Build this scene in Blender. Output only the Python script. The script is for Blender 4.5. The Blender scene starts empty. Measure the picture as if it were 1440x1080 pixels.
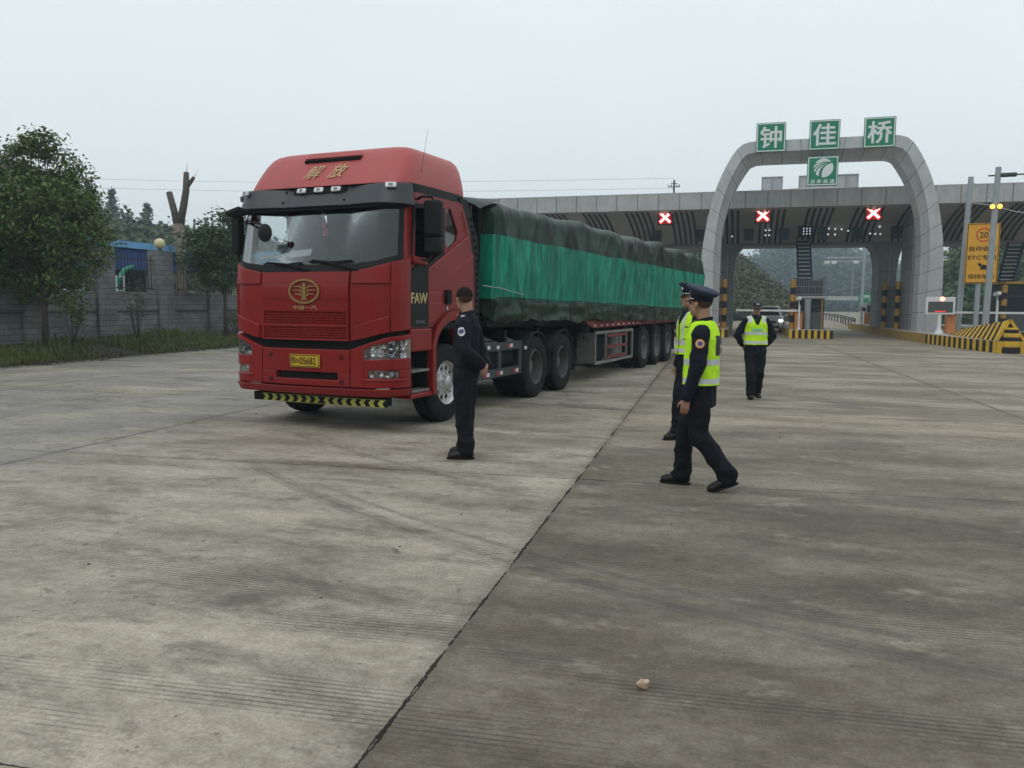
import bpy, bmesh, math, random
from mathutils import Vector, Matrix, noise, Euler
R = math.radians
random.seed(7)
scene = bpy.context.scene

# ---------------------------------------------------------------- camera
CAM_H, F_PX, PITCH, ROLL, YAW = 1.6, 1130.0, math.atan(113 / 1130.0), R(0.4), R(16.0)
cam_data = bpy.data.cameras.new('camera')
cam_data.sensor_width = 36.0
cam_data.lens = F_PX / 1440 * 36
cam_data.clip_start = 0.1
cam_data.clip_end = 5000
cam = bpy.data.objects.new('camera', cam_data)
scene.collection.objects.link(cam)
rt0 = Vector((math.cos(YAW), math.sin(YAW), 0))
hd = Vector((-math.sin(YAW), math.cos(YAW), 0))
fw = hd * math.cos(PITCH) - Vector((0, 0, math.sin(PITCH)))
up0 = hd * math.sin(PITCH) + Vector((0, 0, math.cos(PITCH)))
rt = rt0 * math.cos(ROLL) + up0 * math.sin(ROLL)
up = up0 * math.cos(ROLL) - rt0 * math.sin(ROLL)
mw = Matrix((rt, up, -fw)).transposed().to_4x4()
mw.translation = Vector((0, 0, CAM_H))
cam.matrix_world = mw
scene.camera = cam

# ---------------------------------------------------------------- sky, sun, exposure
SUN_EL, SUN_ROT = R(52), R(200)
world = bpy.data.worlds.new('World')
scene.world = world
world.use_nodes = True
wn, wl = world.node_tree.nodes, world.node_tree.links
bg = wn['Background']
sky = wn.new('ShaderNodeTexSky')
sky.sky_type = 'NISHITA'
sky.sun_disc = False
sky.sun_elevation = SUN_EL
sky.sun_rotation = SUN_ROT
sky.dust_density = 4
# overcast: an almost even cloud deck in front of the clear sky
tc = wn.new('ShaderNodeTexCoord')
sep = wn.new('ShaderNodeSeparateXYZ')
wl.new(tc.outputs['Generated'], sep.inputs[0])
ramp = wn.new('ShaderNodeValToRGB')
ramp.color_ramp.elements[0].position = 0.0
ramp.color_ramp.elements[0].color = (9.4, 10.1, 10.3, 1)
ramp.color_ramp.elements[1].position = 0.55
ramp.color_ramp.elements[1].color = (9.0, 9.75, 9.95, 1)
wl.new(sep.outputs['Z'], ramp.inputs[0])
wnz = wn.new('ShaderNodeTexNoise')
wnz.inputs['Scale'].default_value = 1.1
wnz.inputs['Detail'].default_value = 4
wl.new(tc.outputs['Generated'], wnz.inputs['Vector'])
mr = wn.new('ShaderNodeMapRange')
mr.inputs[1].default_value = 0.25; mr.inputs[2].default_value = 0.75
mr.inputs[3].default_value = 0.93
mr.inputs[4].default_value = 1.06
wl.new(wnz.outputs[0], mr.inputs[0])
mul = wn.new('ShaderNodeMix'); mul.data_type = 'RGBA'; mul.blend_type = 'MULTIPLY'
mul.inputs[0].default_value = 1
wl.new(ramp.outputs[0], mul.inputs[6]); wl.new(mr.outputs[0], mul.inputs[7])
mixw = wn.new('ShaderNodeMix'); mixw.data_type = 'RGBA'
mixw.inputs[0].default_value = 0.93
wl.new(sky.outputs[0], mixw.inputs[6]); wl.new(mul.outputs[2], mixw.inputs[7])
wl.new(mixw.outputs[2], bg.inputs[0])
bg.inputs[1].default_value = 0.1

sun_data = bpy.data.lights.new('sun', 'SUN')
sun_data.energy = 0.5
sun_data.angle = R(40)
sun_data.color = (1.0, 0.97, 0.93)
sun = bpy.data.objects.new('sun', sun_data)
scene.collection.objects.link(sun)
sun.rotation_euler = (R(90) - SUN_EL, 0, math.pi - SUN_ROT)

scene.view_settings.view_transform = 'Standard'
scene.view_settings.look = 'None'
scene.view_settings.exposure = 0.0
scene.view_settings.gamma = 1.0
scene.view_settings.use_curve_mapping = False

# ---------------------------------------------------------------- materials
def mat(name, col, rough=0.6, metal=0.0, var=0.12, vscale=3.0, bump=0.0, bscale=40.0, coat=0.0, emit=None, dirt=0.0, dirt_col=(0.05, 0.045, 0.035), spec=0.5, stretch=None):
    m = bpy.data.materials.new(name)
    m.use_nodes = True
    n, l = m.node_tree.nodes, m.node_tree.links
    b = n['Principled BSDF']
    b.inputs['Roughness'].default_value = rough
    b.inputs['Metallic'].default_value = metal
    b.inputs['Specular IOR Level'].default_value = spec
    if coat:
        b.inputs['Coat Weight'].default_value = coat
        b.inputs['Coat Roughness'].default_value = 0.08
    if emit:
        b.inputs['Base Color'].default_value = (*col, 1)
        b.inputs['Emission Color'].default_value = (*emit[:3], 1)
        b.inputs['Emission Strength'].default_value = emit[3]
        return m
    t = n.new('ShaderNodeTexCoord')
    vec = t.outputs['Object']
    if stretch:
        mp = n.new('ShaderNodeMapping'); mp.inputs['Scale'].default_value = stretch
        l.new(vec, mp.inputs[0]); vec = mp.outputs[0]
    nz = n.new('ShaderNodeTexNoise')
    nz.inputs['Scale'].default_value = vscale
    nz.inputs['Detail'].default_value = 5
    l.new(vec, nz.inputs['Vector'])
    r = n.new('ShaderNodeMapRange')
    r.inputs[1].default_value = 0.25; r.inputs[2].default_value = 0.75
    r.inputs[3].default_value = 1 - var; r.inputs[4].default_value = 1 + var
    l.new(nz.outputs[0], r.inputs[0])
    mx = n.new('ShaderNodeMix'); mx.data_type = 'RGBA'; mx.blend_type = 'MULTIPLY'; mx.inputs[0].default_value = 1
    mx.inputs[6].default_value = (*col, 1)
    l.new(r.outputs[0], mx.inputs[7])
    out = mx.outputs[2]
    if dirt:
        nz2 = n.new('ShaderNodeTexNoise'); nz2.inputs['Scale'].default_value = vscale * 2.3; nz2.inputs['Detail'].default_value = 8
        nz2.inputs['Roughness'].default_value = 0.7
        l.new(vec, nz2.inputs['Vector'])
        r2 = n.new('ShaderNodeMapRange'); r2.inputs[1].default_value = 0.45; r2.inputs[2].default_value = 0.75
        r2.inputs[3].default_value = 0; r2.inputs[4].default_value = dirt
        l.new(nz2.outputs[0], r2.inputs[0])
        m2 = n.new('ShaderNodeMix'); m2.data_type = 'RGBA'
        l.new(r2.outputs[0], m2.inputs[0]); l.new(out, m2.inputs[6]); m2.inputs[7].default_value = (*dirt_col, 1)
        out = m2.outputs[2]
        r3 = n.new('ShaderNodeMapRange'); r3.inputs[3].default_value = rough * 0.85; r3.inputs[4].default_value = min(1, rough * 1.25 + 0.1)
        l.new(nz2.outputs[0], r3.inputs[0]); l.new(r3.outputs[0], b.inputs['Roughness'])
    l.new(out, b.inputs['Base Color'])
    if bump:
        nb = n.new('ShaderNodeTexNoise'); nb.inputs['Scale'].default_value = bscale; nb.inputs['Detail'].default_value = 4
        l.new(vec, nb.inputs['Vector'])
        bp = n.new('ShaderNodeBump'); bp.inputs['Strength'].default_value = bump; bp.inputs['Distance'].default_value = 0.02
        l.new(nb.outputs[0], bp.inputs['Height']); l.new(bp.outputs[0], b.inputs['Normal'])
    return m

def leafmat(name, cols, rough=0.55, transl=True):
    """colour picked leaf by leaf"""
    m = bpy.data.materials.new(name); m.use_nodes = True
    n, l = m.node_tree.nodes, m.node_tree.links
    b = n['Principled BSDF']; b.inputs['Roughness'].default_value = rough
    b.inputs['Specular IOR Level'].default_value = 0.3
    g = n.new('ShaderNodeNewGeometry')
    r = n.new('ShaderNodeValToRGB'); r.color_ramp.interpolation = 'LINEAR'
    e = r.color_ramp.elements
    while len(e) < len(cols): e.new(0.5)
    for i, c in enumerate(cols):
        e[i].position = i / (len(cols) - 1); e[i].color = (*c, 1)
    l.new(g.outputs['Random Per Island'], r.inputs[0])
    l.new(r.outputs[0], b.inputs['Base Color'])
    return m

M = {}
M['truck_red'] = mat('truck_red', (0.25, 0.0085, 0.008), 0.34, var=0.14, vscale=1.2, coat=0.12, spec=0.35, dirt=0.30, dirt_col=(0.10, 0.035, 0.026))
M['red_skylit'] = mat('red_skylit', (0.45, 0.065, 0.060), 0.42, var=0.12, vscale=1.5, coat=0.15, dirt=0.25, dirt_col=(0.34, 0.13, 0.12))  # lighter red: sky reflection on the roof deflector put into the colour
M['black_plastic'] = mat('black_plastic', (0.012, 0.013, 0.015), 0.5, var=0.2, vscale=4, dirt=0.2, dirt_col=(0.03, 0.028, 0.025), spec=0.22)
M['visor_black'] = mat('visor_black', (0.035, 0.038, 0.045), 0.42, var=0.15, vscale=3)
M['dark'] = mat('dark', (0.008, 0.008, 0.009), 0.8, spec=0.22)
M['chassis'] = mat('chassis', (0.010, 0.0105, 0.011), 0.7, var=0.3, dirt=0.5, dirt_col=(0.028, 0.026, 0.023), spec=0.22)
M['chassis_grey'] = mat('chassis_grey', (0.035, 0.042, 0.046), 0.6, var=0.2, dirt=0.4)
M['plate_grey'] = mat('plate_grey', (0.22, 0.23, 0.26), 0.5, metal=0.4, dirt=0.3)
M['rubber'] = mat('rubber', (0.012, 0.012, 0.013), 0.8, var=0.25, vscale=6, dirt=0.5, dirt_col=(0.032, 0.030, 0.027), bump=0.15, bscale=60, spec=0.22)
M['alloy'] = mat('alloy', (0.62, 0.62, 0.62), 0.32, metal=0.85, dirt=0.35, dirt_col=(0.12, 0.1, 0.08))
M['steel_rim'] = mat('steel_rim', (0.16, 0.16, 0.155), 0.55, metal=0.5, dirt=0.55, dirt_col=(0.05, 0.04, 0.03))
M['steel_pale'] = mat('steel_pale', (0.24, 0.235, 0.225), 0.55, metal=0.3, dirt=0.7, dirt_col=(0.10, 0.07, 0.05))
M['gold'] = mat('gold', (0.62, 0.40, 0.16), 0.3, metal=0.8, var=0.1)
M['gold_dull'] = mat('gold_dull', (0.55, 0.41, 0.19), 0.5, var=0.15)
M['chrome'] = mat('chrome', (0.85, 0.86, 0.88), 0.12, metal=1.0, var=0.05)
M['lamp_white'] = mat('lamp_white', (0.82, 0.83, 0.84), 0.3)
M['yellow_plate'] = mat('yellow_plate', (0.62, 0.40, 0.02), 0.5, dirt=0.3)
M['ink'] = mat('ink', (0.010, 0.010, 0.010), 0.7, spec=0.2)
M['reflect_yellow'] = mat('reflect_yellow', (0.45, 0.45, 0.09), 0.5, dirt=0.4)
M['reflect_red'] = mat('reflect_red', (0.42, 0.04, 0.05), 0.4)
M['reflect_white'] = mat('reflect_white', (0.7, 0.7, 0.7), 0.4)
M['amber'] = mat('amber', (0.55, 0.17, 0.02), 0.3)
M['trailer_red'] = mat('trailer_red', (0.22, 0.04, 0.045), 0.6, dirt=0.5, dirt_col=(0.10, 0.07, 0.06), spec=0.22)
M['paper_blue'] = mat('paper_blue', (0.10, 0.50, 0.85), 0.6)
M['paper_white'] = mat('paper_white', (0.75, 0.75, 0.72), 0.7)
M['paper_red'] = mat('paper_red', (0.62, 0.14, 0.07), 0.7)
M['charm_red'] = mat('charm_red', (0.55, 0.02, 0.03), 0.6)
M['seat'] = mat('seat', (0.014, 0.015, 0.017), 0.85, spec=0.22)
M['interior'] = mat('interior', (0.022, 0.024, 0.027), 0.85, spec=0.22)
# people
M['skin'] = mat('skin', (0.40, 0.22, 0.15), 0.55, var=0.08, vscale=12)
M['hair'] = mat('hair', (0.019, 0.015, 0.012), 0.85, spec=0.12, var=0.3, vscale=30, bump=0.6, bscale=160)
M['hair_fade'] = mat('hair_fade', (0.085, 0.054, 0.040), 0.85, spec=0.12, var=0.4, vscale=60, bump=0.5, bscale=200)
M['navy'] = mat('navy', (0.010, 0.012, 0.021), 0.85, var=0.25, vscale=9, bump=0.12, bscale=40, spec=0.2)
M['black_cloth'] = mat('black_cloth', (0.0095, 0.0105, 0.016), 0.85, var=0.25, vscale=9, bump=0.12, bscale=40, spec=0.2)
M['trousers'] = mat('trousers', (0.008, 0.009, 0.013), 0.85, var=0.25, vscale=8, bump=0.12, bscale=35, spec=0.2)
M['cap_blue'] = mat('cap_blue', (0.022, 0.032, 0.065), 0.8, var=0.15, vscale=12)
M['shoe'] = mat('shoe', (0.008, 0.008, 0.008), 0.4, spec=0.3)
M['hivis'] = mat('hivis', (0.58, 0.98, 0.03), 0.75, spec=0.2, var=0.12, vscale=7, bump=0.2, bscale=25)
M['tape'] = mat('tape', (0.62, 0.65, 0.66), 0.4, var=0.1, vscale=18)
M['panel_black'] = mat('panel_black', (0.02, 0.021, 0.026), 0.6)
M['badge_orange'] = mat('badge_orange', (0.72, 0.30, 0.05), 0.6)
M['badge_white'] = mat('badge_white', (0.68, 0.68, 0.72), 0.6)
M['badge_purple'] = mat('badge_purple', (0.09, 0.06, 0.16), 0.6)
M['lips'] = mat('lips', (0.28, 0.11, 0.09), 0.5)
M['eye'] = mat('eye', (0.02, 0.015, 0.012), 0.2)
# place
M['panel'] = mat('panel', (0.48, 0.495, 0.505), 0.42, metal=0.15, var=0.10, vscale=2.2, dirt=0.35, dirt_col=(0.20, 0.20, 0.20), stretch=(1, 1, 0.35))
M['panel_dim'] = mat('panel_dim', (0.43, 0.435, 0.43), 0.5, metal=0.1, var=0.12, vscale=2.2, dirt=0.40, dirt_col=(0.16, 0.155, 0.15), stretch=(1, 1, 0.35))
M['seam'] = mat('seam', (0.03, 0.03, 0.035), 0.8)
M['soffit'] = mat('soffit', (0.42, 0.40, 0.37), 0.6, var=0.1, vscale=1.0)
M['soffit_slot'] = mat('soffit_slot', (0.012, 0.012, 0.013), 0.7)
M['column'] = mat('column', (0.20, 0.205, 0.205), 0.5, var=0.1, dirt=0.2)
M['sign_green'] = mat('sign_green', (0.0, 0.21, 0.105), 0.5, var=0.05)
M['sign_white'] = mat('sign_white', (0.72, 0.77, 0.76), 0.5, var=0.05)
M['sign_yellow'] = mat('sign_yellow', (0.72, 0.36, 0.02), 0.5, var=0.08)
M['sign_red'] = mat('sign_red', (0.58, 0.06, 0.03), 0.5)
M['galv'] = mat('galv', (0.33, 0.36, 0.38), 0.45, metal=0.3, var=0.08)
M['white_paint'] = mat('white_paint', (0.68, 0.69, 0.70), 0.5, dirt=0.15)
M['orange_paint'] = mat('orange_paint', (0.62, 0.22, 0.06), 0.5, dirt=0.15)
M['hazard_yellow'] = mat('hazard_yellow', (0.66, 0.40, 0.015), 0.5, dirt=0.25)
M['post_yellow'] = mat('post_yellow', (0.42, 0.22, 0.02), 0.55, dirt=0.4)
M['hazard_black'] = mat('hazard_black', (0.020, 0.016, 0.018), 0.6, spec=0.22)
M['kerb_yellow'] = mat('kerb_yellow', (0.36, 0.22, 0.03), 0.7, dirt=0.5, dirt_col=(0.15, 0.11, 0.05), vscale=1.5)
M['island_top'] = mat('island_top', (0.40, 0.385, 0.36), 0.8, dirt=0.3)
M['glass_dark'] = mat('glass_dark', (0.02, 0.025, 0.03), 0.08, spec=0.8)
M['led_red'] = mat('led_red', (0.5, 0.02, 0.02), 0.5, emit=(1.0, 0.035, 0.03, 1.6))
M['led_glow'] = mat('led_glow', (0.3, 0.01, 0.01), 0.5, emit=(0.75, 0.02, 0.03, 0.16))  # dim red glow round the cross, not a lamp of its own
M['led_core'] = mat('led_core', (0.9, 0.6, 0.6), 0.5, emit=(1.0, 0.62, 0.58, 2.2))
M['led_white'] = mat('led_white', (0.9, 0.9, 0.9), 0.5, emit=(0.85, 0.92, 1.0, 0.75))
M['lamp_red'] = mat('lamp_red', (0.9, 0.3, 0.2), 0.5, emit=(1.0, 0.42, 0.30, 2.2))
M['lamp_amber'] = mat('lamp_amber', (0.9, 0.5, 0.1), 0.5, emit=(1.0, 0.50, 0.06, 2.6))
M['headlamp'] = mat('headlamp', (0.9, 0.9, 0.9), 0.3, emit=(1.0, 0.98, 0.92, 2.5))
M['stair_blue'] = mat('stair_blue', (0.02, 0.04, 0.06), 0.5)
M['stair_tread'] = mat('stair_tread', (0.42, 0.45, 0.46), 0.6)
M['booth'] = mat('booth', (0.07, 0.075, 0.075), 0.6, dirt=0.2)
M['car_white'] = mat('car_white', (0.72, 0.73, 0.74), 0.3, coat=0.5, var=0.03)
M['bark'] = mat('bark', (0.085, 0.065, 0.05), 0.9, var=0.3, vscale=8, bump=0.6, bscale=25)
M['bark_pale'] = mat('bark_pale', (0.19, 0.15, 0.11), 0.9, var=0.45, vscale=2.5, bump=0.7, bscale=20, dirt=0.4, dirt_col=(0.07, 0.055, 0.045))
M['blue_roof'] = mat('blue_roof', (0.16, 0.40, 0.70), 0.5, dirt=0.35, dirt_col=(0.07, 0.13, 0.25), vscale=1.5)
M['blue_wall'] = mat('blue_wall', (0.02, 0.065, 0.24), 0.5, dirt=0.2)
M['globe'] = mat('globe', (0.70, 0.62, 0.36), 0.4)
M['iron'] = mat('iron', (0.03, 0.03, 0.03), 0.6)
M['machine_green'] = mat('machine_green', (0.02, 0.28, 0.15), 0.5, dirt=0.25)
M['stone'] = mat('stone', (0.58, 0.42, 0.30), 0.8, var=0.3, vscale=30)
M['cable'] = mat('cable', (0.05, 0.05, 0.05), 0.7)
M['rope'] = mat('rope', (0.42, 0.44, 0.42), 0.8)
M['rope_dark'] = mat('rope_dark', (0.02, 0.03, 0.025), 0.9)
M['leaf_tree'] = leafmat('leaf_tree', [(0.036, 0.078, 0.016), (0.064, 0.135, 0.024), (0.092, 0.172, 0.032), (0.13, 0.205, 0.042), (0.052, 0.105, 0.022), (0.15, 0.11, 0.036)])
M['leaf_dark'] = leafmat('leaf_dark', [(0.030, 0.060, 0.019), (0.052, 0.098, 0.029), (0.078, 0.128, 0.037), (0.040, 0.076, 0.024)])
M['leaf_pine'] = leafmat('leaf_pine', [(0.010, 0.026, 0.016), (0.018, 0.040, 0.022), (0.026, 0.052, 0.026)])
M['leaf_wood'] = leafmat('leaf_wood', [(0.032, 0.062, 0.020), (0.048, 0.085, 0.026), (0.064, 0.098, 0.028), (0.085, 0.088, 0.030), (0.037, 0.066, 0.022)])
M['leaf_autumn'] = leafmat('leaf_autumn', [(0.040, 0.060, 0.022), (0.085, 0.088, 0.026), (0.14, 0.115, 0.036), (0.06, 0.080, 0.026), (0.036, 0.060, 0.022)])
M['leaf_hill'] = leafmat('leaf_hill', [(0.022, 0.038, 0.020), (0.034, 0.052, 0.025), (0.028, 0.045, 0.024)])
M['grass'] = leafmat('grass', [(0.055, 0.085, 0.018), (0.09, 0.13, 0.028), (0.15, 0.175, 0.05), (0.07, 0.095, 0.022), (0.20, 0.165, 0.075)])
M['litter'] = leafmat('litter', [(0.06, 0.035, 0.02), (0.10, 0.055, 0.03), (0.14, 0.085, 0.045), (0.05, 0.03, 0.02)])
M['soil'] = mat('soil', (0.045, 0.042, 0.026), 0.95, var=0.4, vscale=1.2, bump=0.4, bscale=12)
M['hill_ground'] = mat('hill_ground', (0.035, 0.048, 0.024), 0.95, var=0.4, vscale=0.1)

# net sheet and tarpaulin: woven, dusty, a little shiny
M['tarp_dark'] = mat('tarp_dark', (0.010, 0.032, 0.018), 0.36, var=0.6, vscale=1.3, bump=0.6, bscale=5, dirt=0.5, dirt_col=(0.034, 0.050, 0.038), spec=0.2, stretch=(1, 1.8, 0.35))
M['tarp_green'] = mat('tarp_green', (0.002, 0.235, 0.140), 0.45, spec=0.22, var=0.40, vscale=2.2, bump=0.45, bscale=8, dirt=0.55, dirt_col=(0.006, 0.085, 0.055), stretch=(1, 2.0, 0.30))

def fold_shading(m, lo, hi, slant, sc=(1.0, 7.0, 0.9)):  # lit and shaded folds put into the cloth colour as slanted bands
    n, l = m.node_tree.nodes, m.node_tree.links
    b = n['Principled BSDF']; src = b.inputs['Base Color'].links[0].from_socket
    t = n.new('ShaderNodeTexCoord'); mp = n.new('ShaderNodeMapping'); mp.inputs['Rotation'].default_value = (slant, 0, 0); mp.inputs['Scale'].default_value = sc
    l.new(t.outputs['Object'], mp.inputs[0])
    z = n.new('ShaderNodeTexNoise'); z.inputs['Scale'].default_value = 1.0; z.inputs['Detail'].default_value = 6; z.inputs['Roughness'].default_value = 0.65; z.inputs['Distortion'].default_value = 0.6
    l.new(mp.outputs[0], z.inputs['Vector'])
    r = n.new('ShaderNodeMapRange'); r.inputs[1].default_value = 0.36; r.inputs[2].default_value = 0.64; r.inputs[3].default_value = lo; r.inputs[4].default_value = hi
    l.new(z.outputs[0], r.inputs[0])
    mx = n.new('ShaderNodeMix'); mx.data_type = 'RGBA'; mx.blend_type = 'MULTIPLY'; mx.inputs[0].default_value = 1
    l.new(src, mx.inputs[6]); l.new(r.outputs[0], mx.inputs[7]); l.new(mx.outputs[2], b.inputs['Base Color'])
fold_shading(M['tarp_green'], 0.50, 1.45, 0.30)
fold_shading(M['tarp_dark'], 0.45, 1.6, -0.35, (1.0, 4.5, 1.0))

# windscreen: mirrors the sky, lets the cab show faintly
def glass(name, tint, refl, rcol=(1, 1, 1)):
    m = bpy.data.materials.new(name); m.use_nodes = True
    n, l = m.node_tree.nodes, m.node_tree.links
    n.remove(n['Principled BSDF'])
    o = n['Material Output']
    tr = n.new('ShaderNodeBsdfTransparent'); tr.inputs[0].default_value = (*tint, 1)
    gl = n.new('ShaderNodeBsdfGlossy'); gl.inputs['Roughness'].default_value = 0.03; gl.inputs[0].default_value = (*rcol, 1)
    lw = n.new('ShaderNodeLayerWeight'); lw.inputs[0].default_value = 0.25
    rg = n.new('ShaderNodeMapRange'); rg.inputs[3].default_value = refl; rg.inputs[4].default_value = 0.75
    l.new(lw.outputs['Fresnel'], rg.inputs[0])
    mx = n.new('ShaderNodeMixShader')
    l.new(rg.outputs[0], mx.inputs[0]); l.new(tr.outputs[0], mx.inputs[1]); l.new(gl.outputs[0], mx.inputs[2])
    l.new(mx.outputs[0], o.inputs[0])
    return m
M['windscreen'] = glass('windscreen', (0.82, 0.86, 0.87), 0.025)
M['side_glass'] = glass('side_glass', (0.45, 0.50, 0.50), 0.12)
M['lens'] = glass('lens', (0.9, 0.92, 0.93), 0.08)

def lens_reflector():
    m = mat('reflector', (0.8, 0.82, 0.84), 0.12, metal=1.0, var=0.1)
    n, l = m.node_tree.nodes, m.node_tree.links
    t = n.new('ShaderNodeTexCoord'); v = n.new('ShaderNodeTexVoronoi'); v.inputs['Scale'].default_value = 16
    l.new(t.outputs['Object'], v.inputs['Vector'])
    b = n.new('ShaderNodeBump'); b.inputs['Strength'].default_value = 1.0; b.inputs['Distance'].default_value = 0.05
    l.new(v.outputs['Distance'], b.inputs['Height']); l.new(b.outputs[0], n['Principled BSDF'].inputs['Normal'])
    return m
M['reflector'] = lens_reflector()

# ---------------------------------------------------------------- helpers
def link(o, parent=None):
    scene.collection.objects.link(o)
    if parent: o.parent = parent
    return o

def tag(o, label=None, cat=None, group=None, kind=None):
    if label: o['label'] = label
    if cat: o['category'] = cat
    if group: o['group'] = group
    if kind: o['kind'] = kind
    return o

def thing(name, label, cat, loc=(0, 0, 0), rz=0.0, group=None):
    o = bpy.data.objects.new(name, None)
    o.empty_display_size = 0.2
    link(o); o.location = loc; o.rotation_euler = (0, 0, rz)
    return tag(o, label, cat, group)

def copy_tree(o, parent=None):
    c = o.copy(); scene.collection.objects.link(c)
    if parent: c.parent = parent
    for ch in list(o.children): copy_tree(ch, c)
    return c

class MB:
    def __init__(s): s.v = []; s.f = []; s.m = []
    def add(s, vs, fs, mi=0):
        k = len(s.v); s.v += [tuple(v) for v in vs]
        s.f += [tuple(i + k for i in f) for f in fs]; s.m += [mi] * len(fs)
        return s
    def box(s, c, d, mi=0, rot=None, taper=None):
        x, y, z = d[0] / 2, d[1] / 2, d[2] / 2
        vs = [Vector((a * x, b * y, e * z)) for e in (-1, 1) for a, b in ((-1, -1), (1, -1), (1, 1), (-1, 1))]
        if taper:
            for i in range(4, 8): vs[i].x *= taper[0]; vs[i].y *= taper[1]
        if rot is not None:
            if not hasattr(rot, 'to_4x4'): rot = Euler(rot)
            mt = rot.to_matrix() if hasattr(rot, 'to_matrix') and not isinstance(rot, Matrix) else rot
            vs = [mt @ v for v in vs]
        c = Vector(c)
        return s.add([v + c for v in vs], [(0, 3, 2, 1), (4, 5, 6, 7), (0, 1, 5, 4), (1, 2, 6, 5), (2, 3, 7, 6), (3, 0, 4, 7)], mi)
    def bar(s, p, q, w, h=None, mi=0):
        p, q = Vector(p), Vector(q); d = q - p
        rot = d.to_track_quat('Y', 'Z').to_matrix()
        return s.box((p + q) / 2, (w, d.length, h or w), mi, rot)
    def tube(s, pts, r, n=10, mi=0, cap=True):
        pts = [Vector(p) for p in pts]
        rs = r if isinstance(r, (list, tuple)) else [r] * len(pts)
        vs, fs = [], []
        ref = None
        for i, p in enumerate(pts):
            d = (pts[min(i + 1, len(pts) - 1)] - pts[max(i - 1, 0)]).normalized()
            if ref is None:
                ref = d.orthogonal().normalized()
            a = (ref - d * ref.dot(d)).normalized(); b = d.cross(a); ref = a
            for k in range(n):
                t = 2 * math.pi * k / n
                vs.append(p + (a * math.cos(t) + b * math.sin(t)) * rs[i])
        for i in range(len(pts) - 1):
            for k in range(n):
                k2 = (k + 1) % n
                fs.append((i * n + k, i * n + k2, (i + 1) * n + k2, (i + 1) * n + k))
        if cap:
            fs.append(tuple(range(n - 1, -1, -1))); fs.append(tuple((len(pts) - 1) * n + k for k in range(n)))
        return s.add(vs, fs, mi)
    def lathe(s, prof, c=(0, 0, 0), axis='Z', n=32, mi=0, cap=True):
        """prof: (r, h) pairs along the axis"""
        vs, fs = [], []
        c = Vector(c)
        for r, h in prof:
            for k in range(n):
                t = 2 * math.pi * k / n
                a, b = r * math.cos(t), r * math.sin(t)
                vs.append(c + Vector({'Z': (a, b, h), 'X': (h, a, b), 'Y': (b, h, a)}[axis]))
        for i in range(len(prof) - 1):
            for k in range(n):
                k2 = (k + 1) % n
                fs.append((i * n + k, i * n + k2, (i + 1) * n + k2, (i + 1) * n + k))
        if cap and prof[0][0] > 1e-4: fs.append(tuple(range(n - 1, -1, -1)))
        if cap and prof[-1][0] > 1e-4: fs.append(tuple((len(prof) - 1) * n + k for k in range(n)))
        return s.add(vs, fs, mi)
    def ell(s, c, r, mi=0, nu=20, nv=12, rot=None):
        vs, fs = [], []
        mt = Euler(rot).to_matrix() if rot else None
        c = Vector(c)
        for i in range(nv + 1):
            th = math.pi * i / nv
            for k in range(nu):
                ph = 2 * math.pi * k / nu
                p = Vector((r[0] * math.sin(th) * math.cos(ph), r[1] * math.sin(th) * math.sin(ph), -r[2] * math.cos(th)))
                vs.append(c + (mt @ p if mt else p))
        for i in range(nv):
            for k in range(nu):
                k2 = (k + 1) % nu
                fs.append((i * nu + k, i * nu + k2, (i + 1) * nu + k2, (i + 1) * nu + k))
        return s.add(vs, fs, mi)
    def cap(s, p, q, r0, r1, n=14, m=5, mi=0):
        """capsule with two radii"""
        p, q = Vector(p), Vector(q); d = (q - p); L = d.length; d.normalize()
        pts, rs = [], []
        for i in range(m + 1):
            t = -math.pi / 2 + math.pi / 2 * i / m
            pts.append(p + d * r0 * math.sin(t)); rs.append(max(1e-4, r0 * math.cos(t)))
        for i in range(m + 1):
            t = math.pi / 2 * i / m
            pts.append(q + d * r1 * math.sin(t)); rs.append(max(1e-4, r1 * math.cos(t)))
        ref = d.orthogonal().normalized(); b = d.cross(ref)
        vs, fs = [], []
        for c, r in zip(pts, rs):
            for k in range(n):
                t = 2 * math.pi * k / n
                vs.append(c + (ref * math.cos(t) + b * math.sin(t)) * r)
        for i in range(len(pts) - 1):
            for k in range(n):
                k2 = (k + 1) % n
                fs.append((i * n + k, i * n + k2, (i + 1) * n + k2, (i + 1) * n + k))
        fs.append(tuple(range(n - 1, -1, -1))); fs.append(tuple((len(pts) - 1) * n + k for k in range(n)))
        return s.add(vs, fs, mi)
    def loft(s, rings, n=24, mi=0, power=2.0):
        """rings: (cx, cy, cz, rx, ry) closed body of superellipse sections"""
        vs, fs = [], []
        for cx, cy, cz, rx, ry in rings:
            for k in range(n):
                t = 2 * math.pi * k / n
                ct, st = math.cos(t), math.sin(t)
                e = 2.0 / power
                vs.append((cx + rx * math.copysign(abs(ct) ** e, ct), cy + ry * math.copysign(abs(st) ** e, st), cz))
        for i in range(len(rings) - 1):
            for k in range(n):
                k2 = (k + 1) % n
                fs.append((i * n + k, i * n + k2, (i + 1) * n + k2, (i + 1) * n + k))
        fs.append(tuple(range(n - 1, -1, -1))); fs.append(tuple((len(rings) - 1) * n + k for k in range(n)))
        return s.add(vs, fs, mi)
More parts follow.
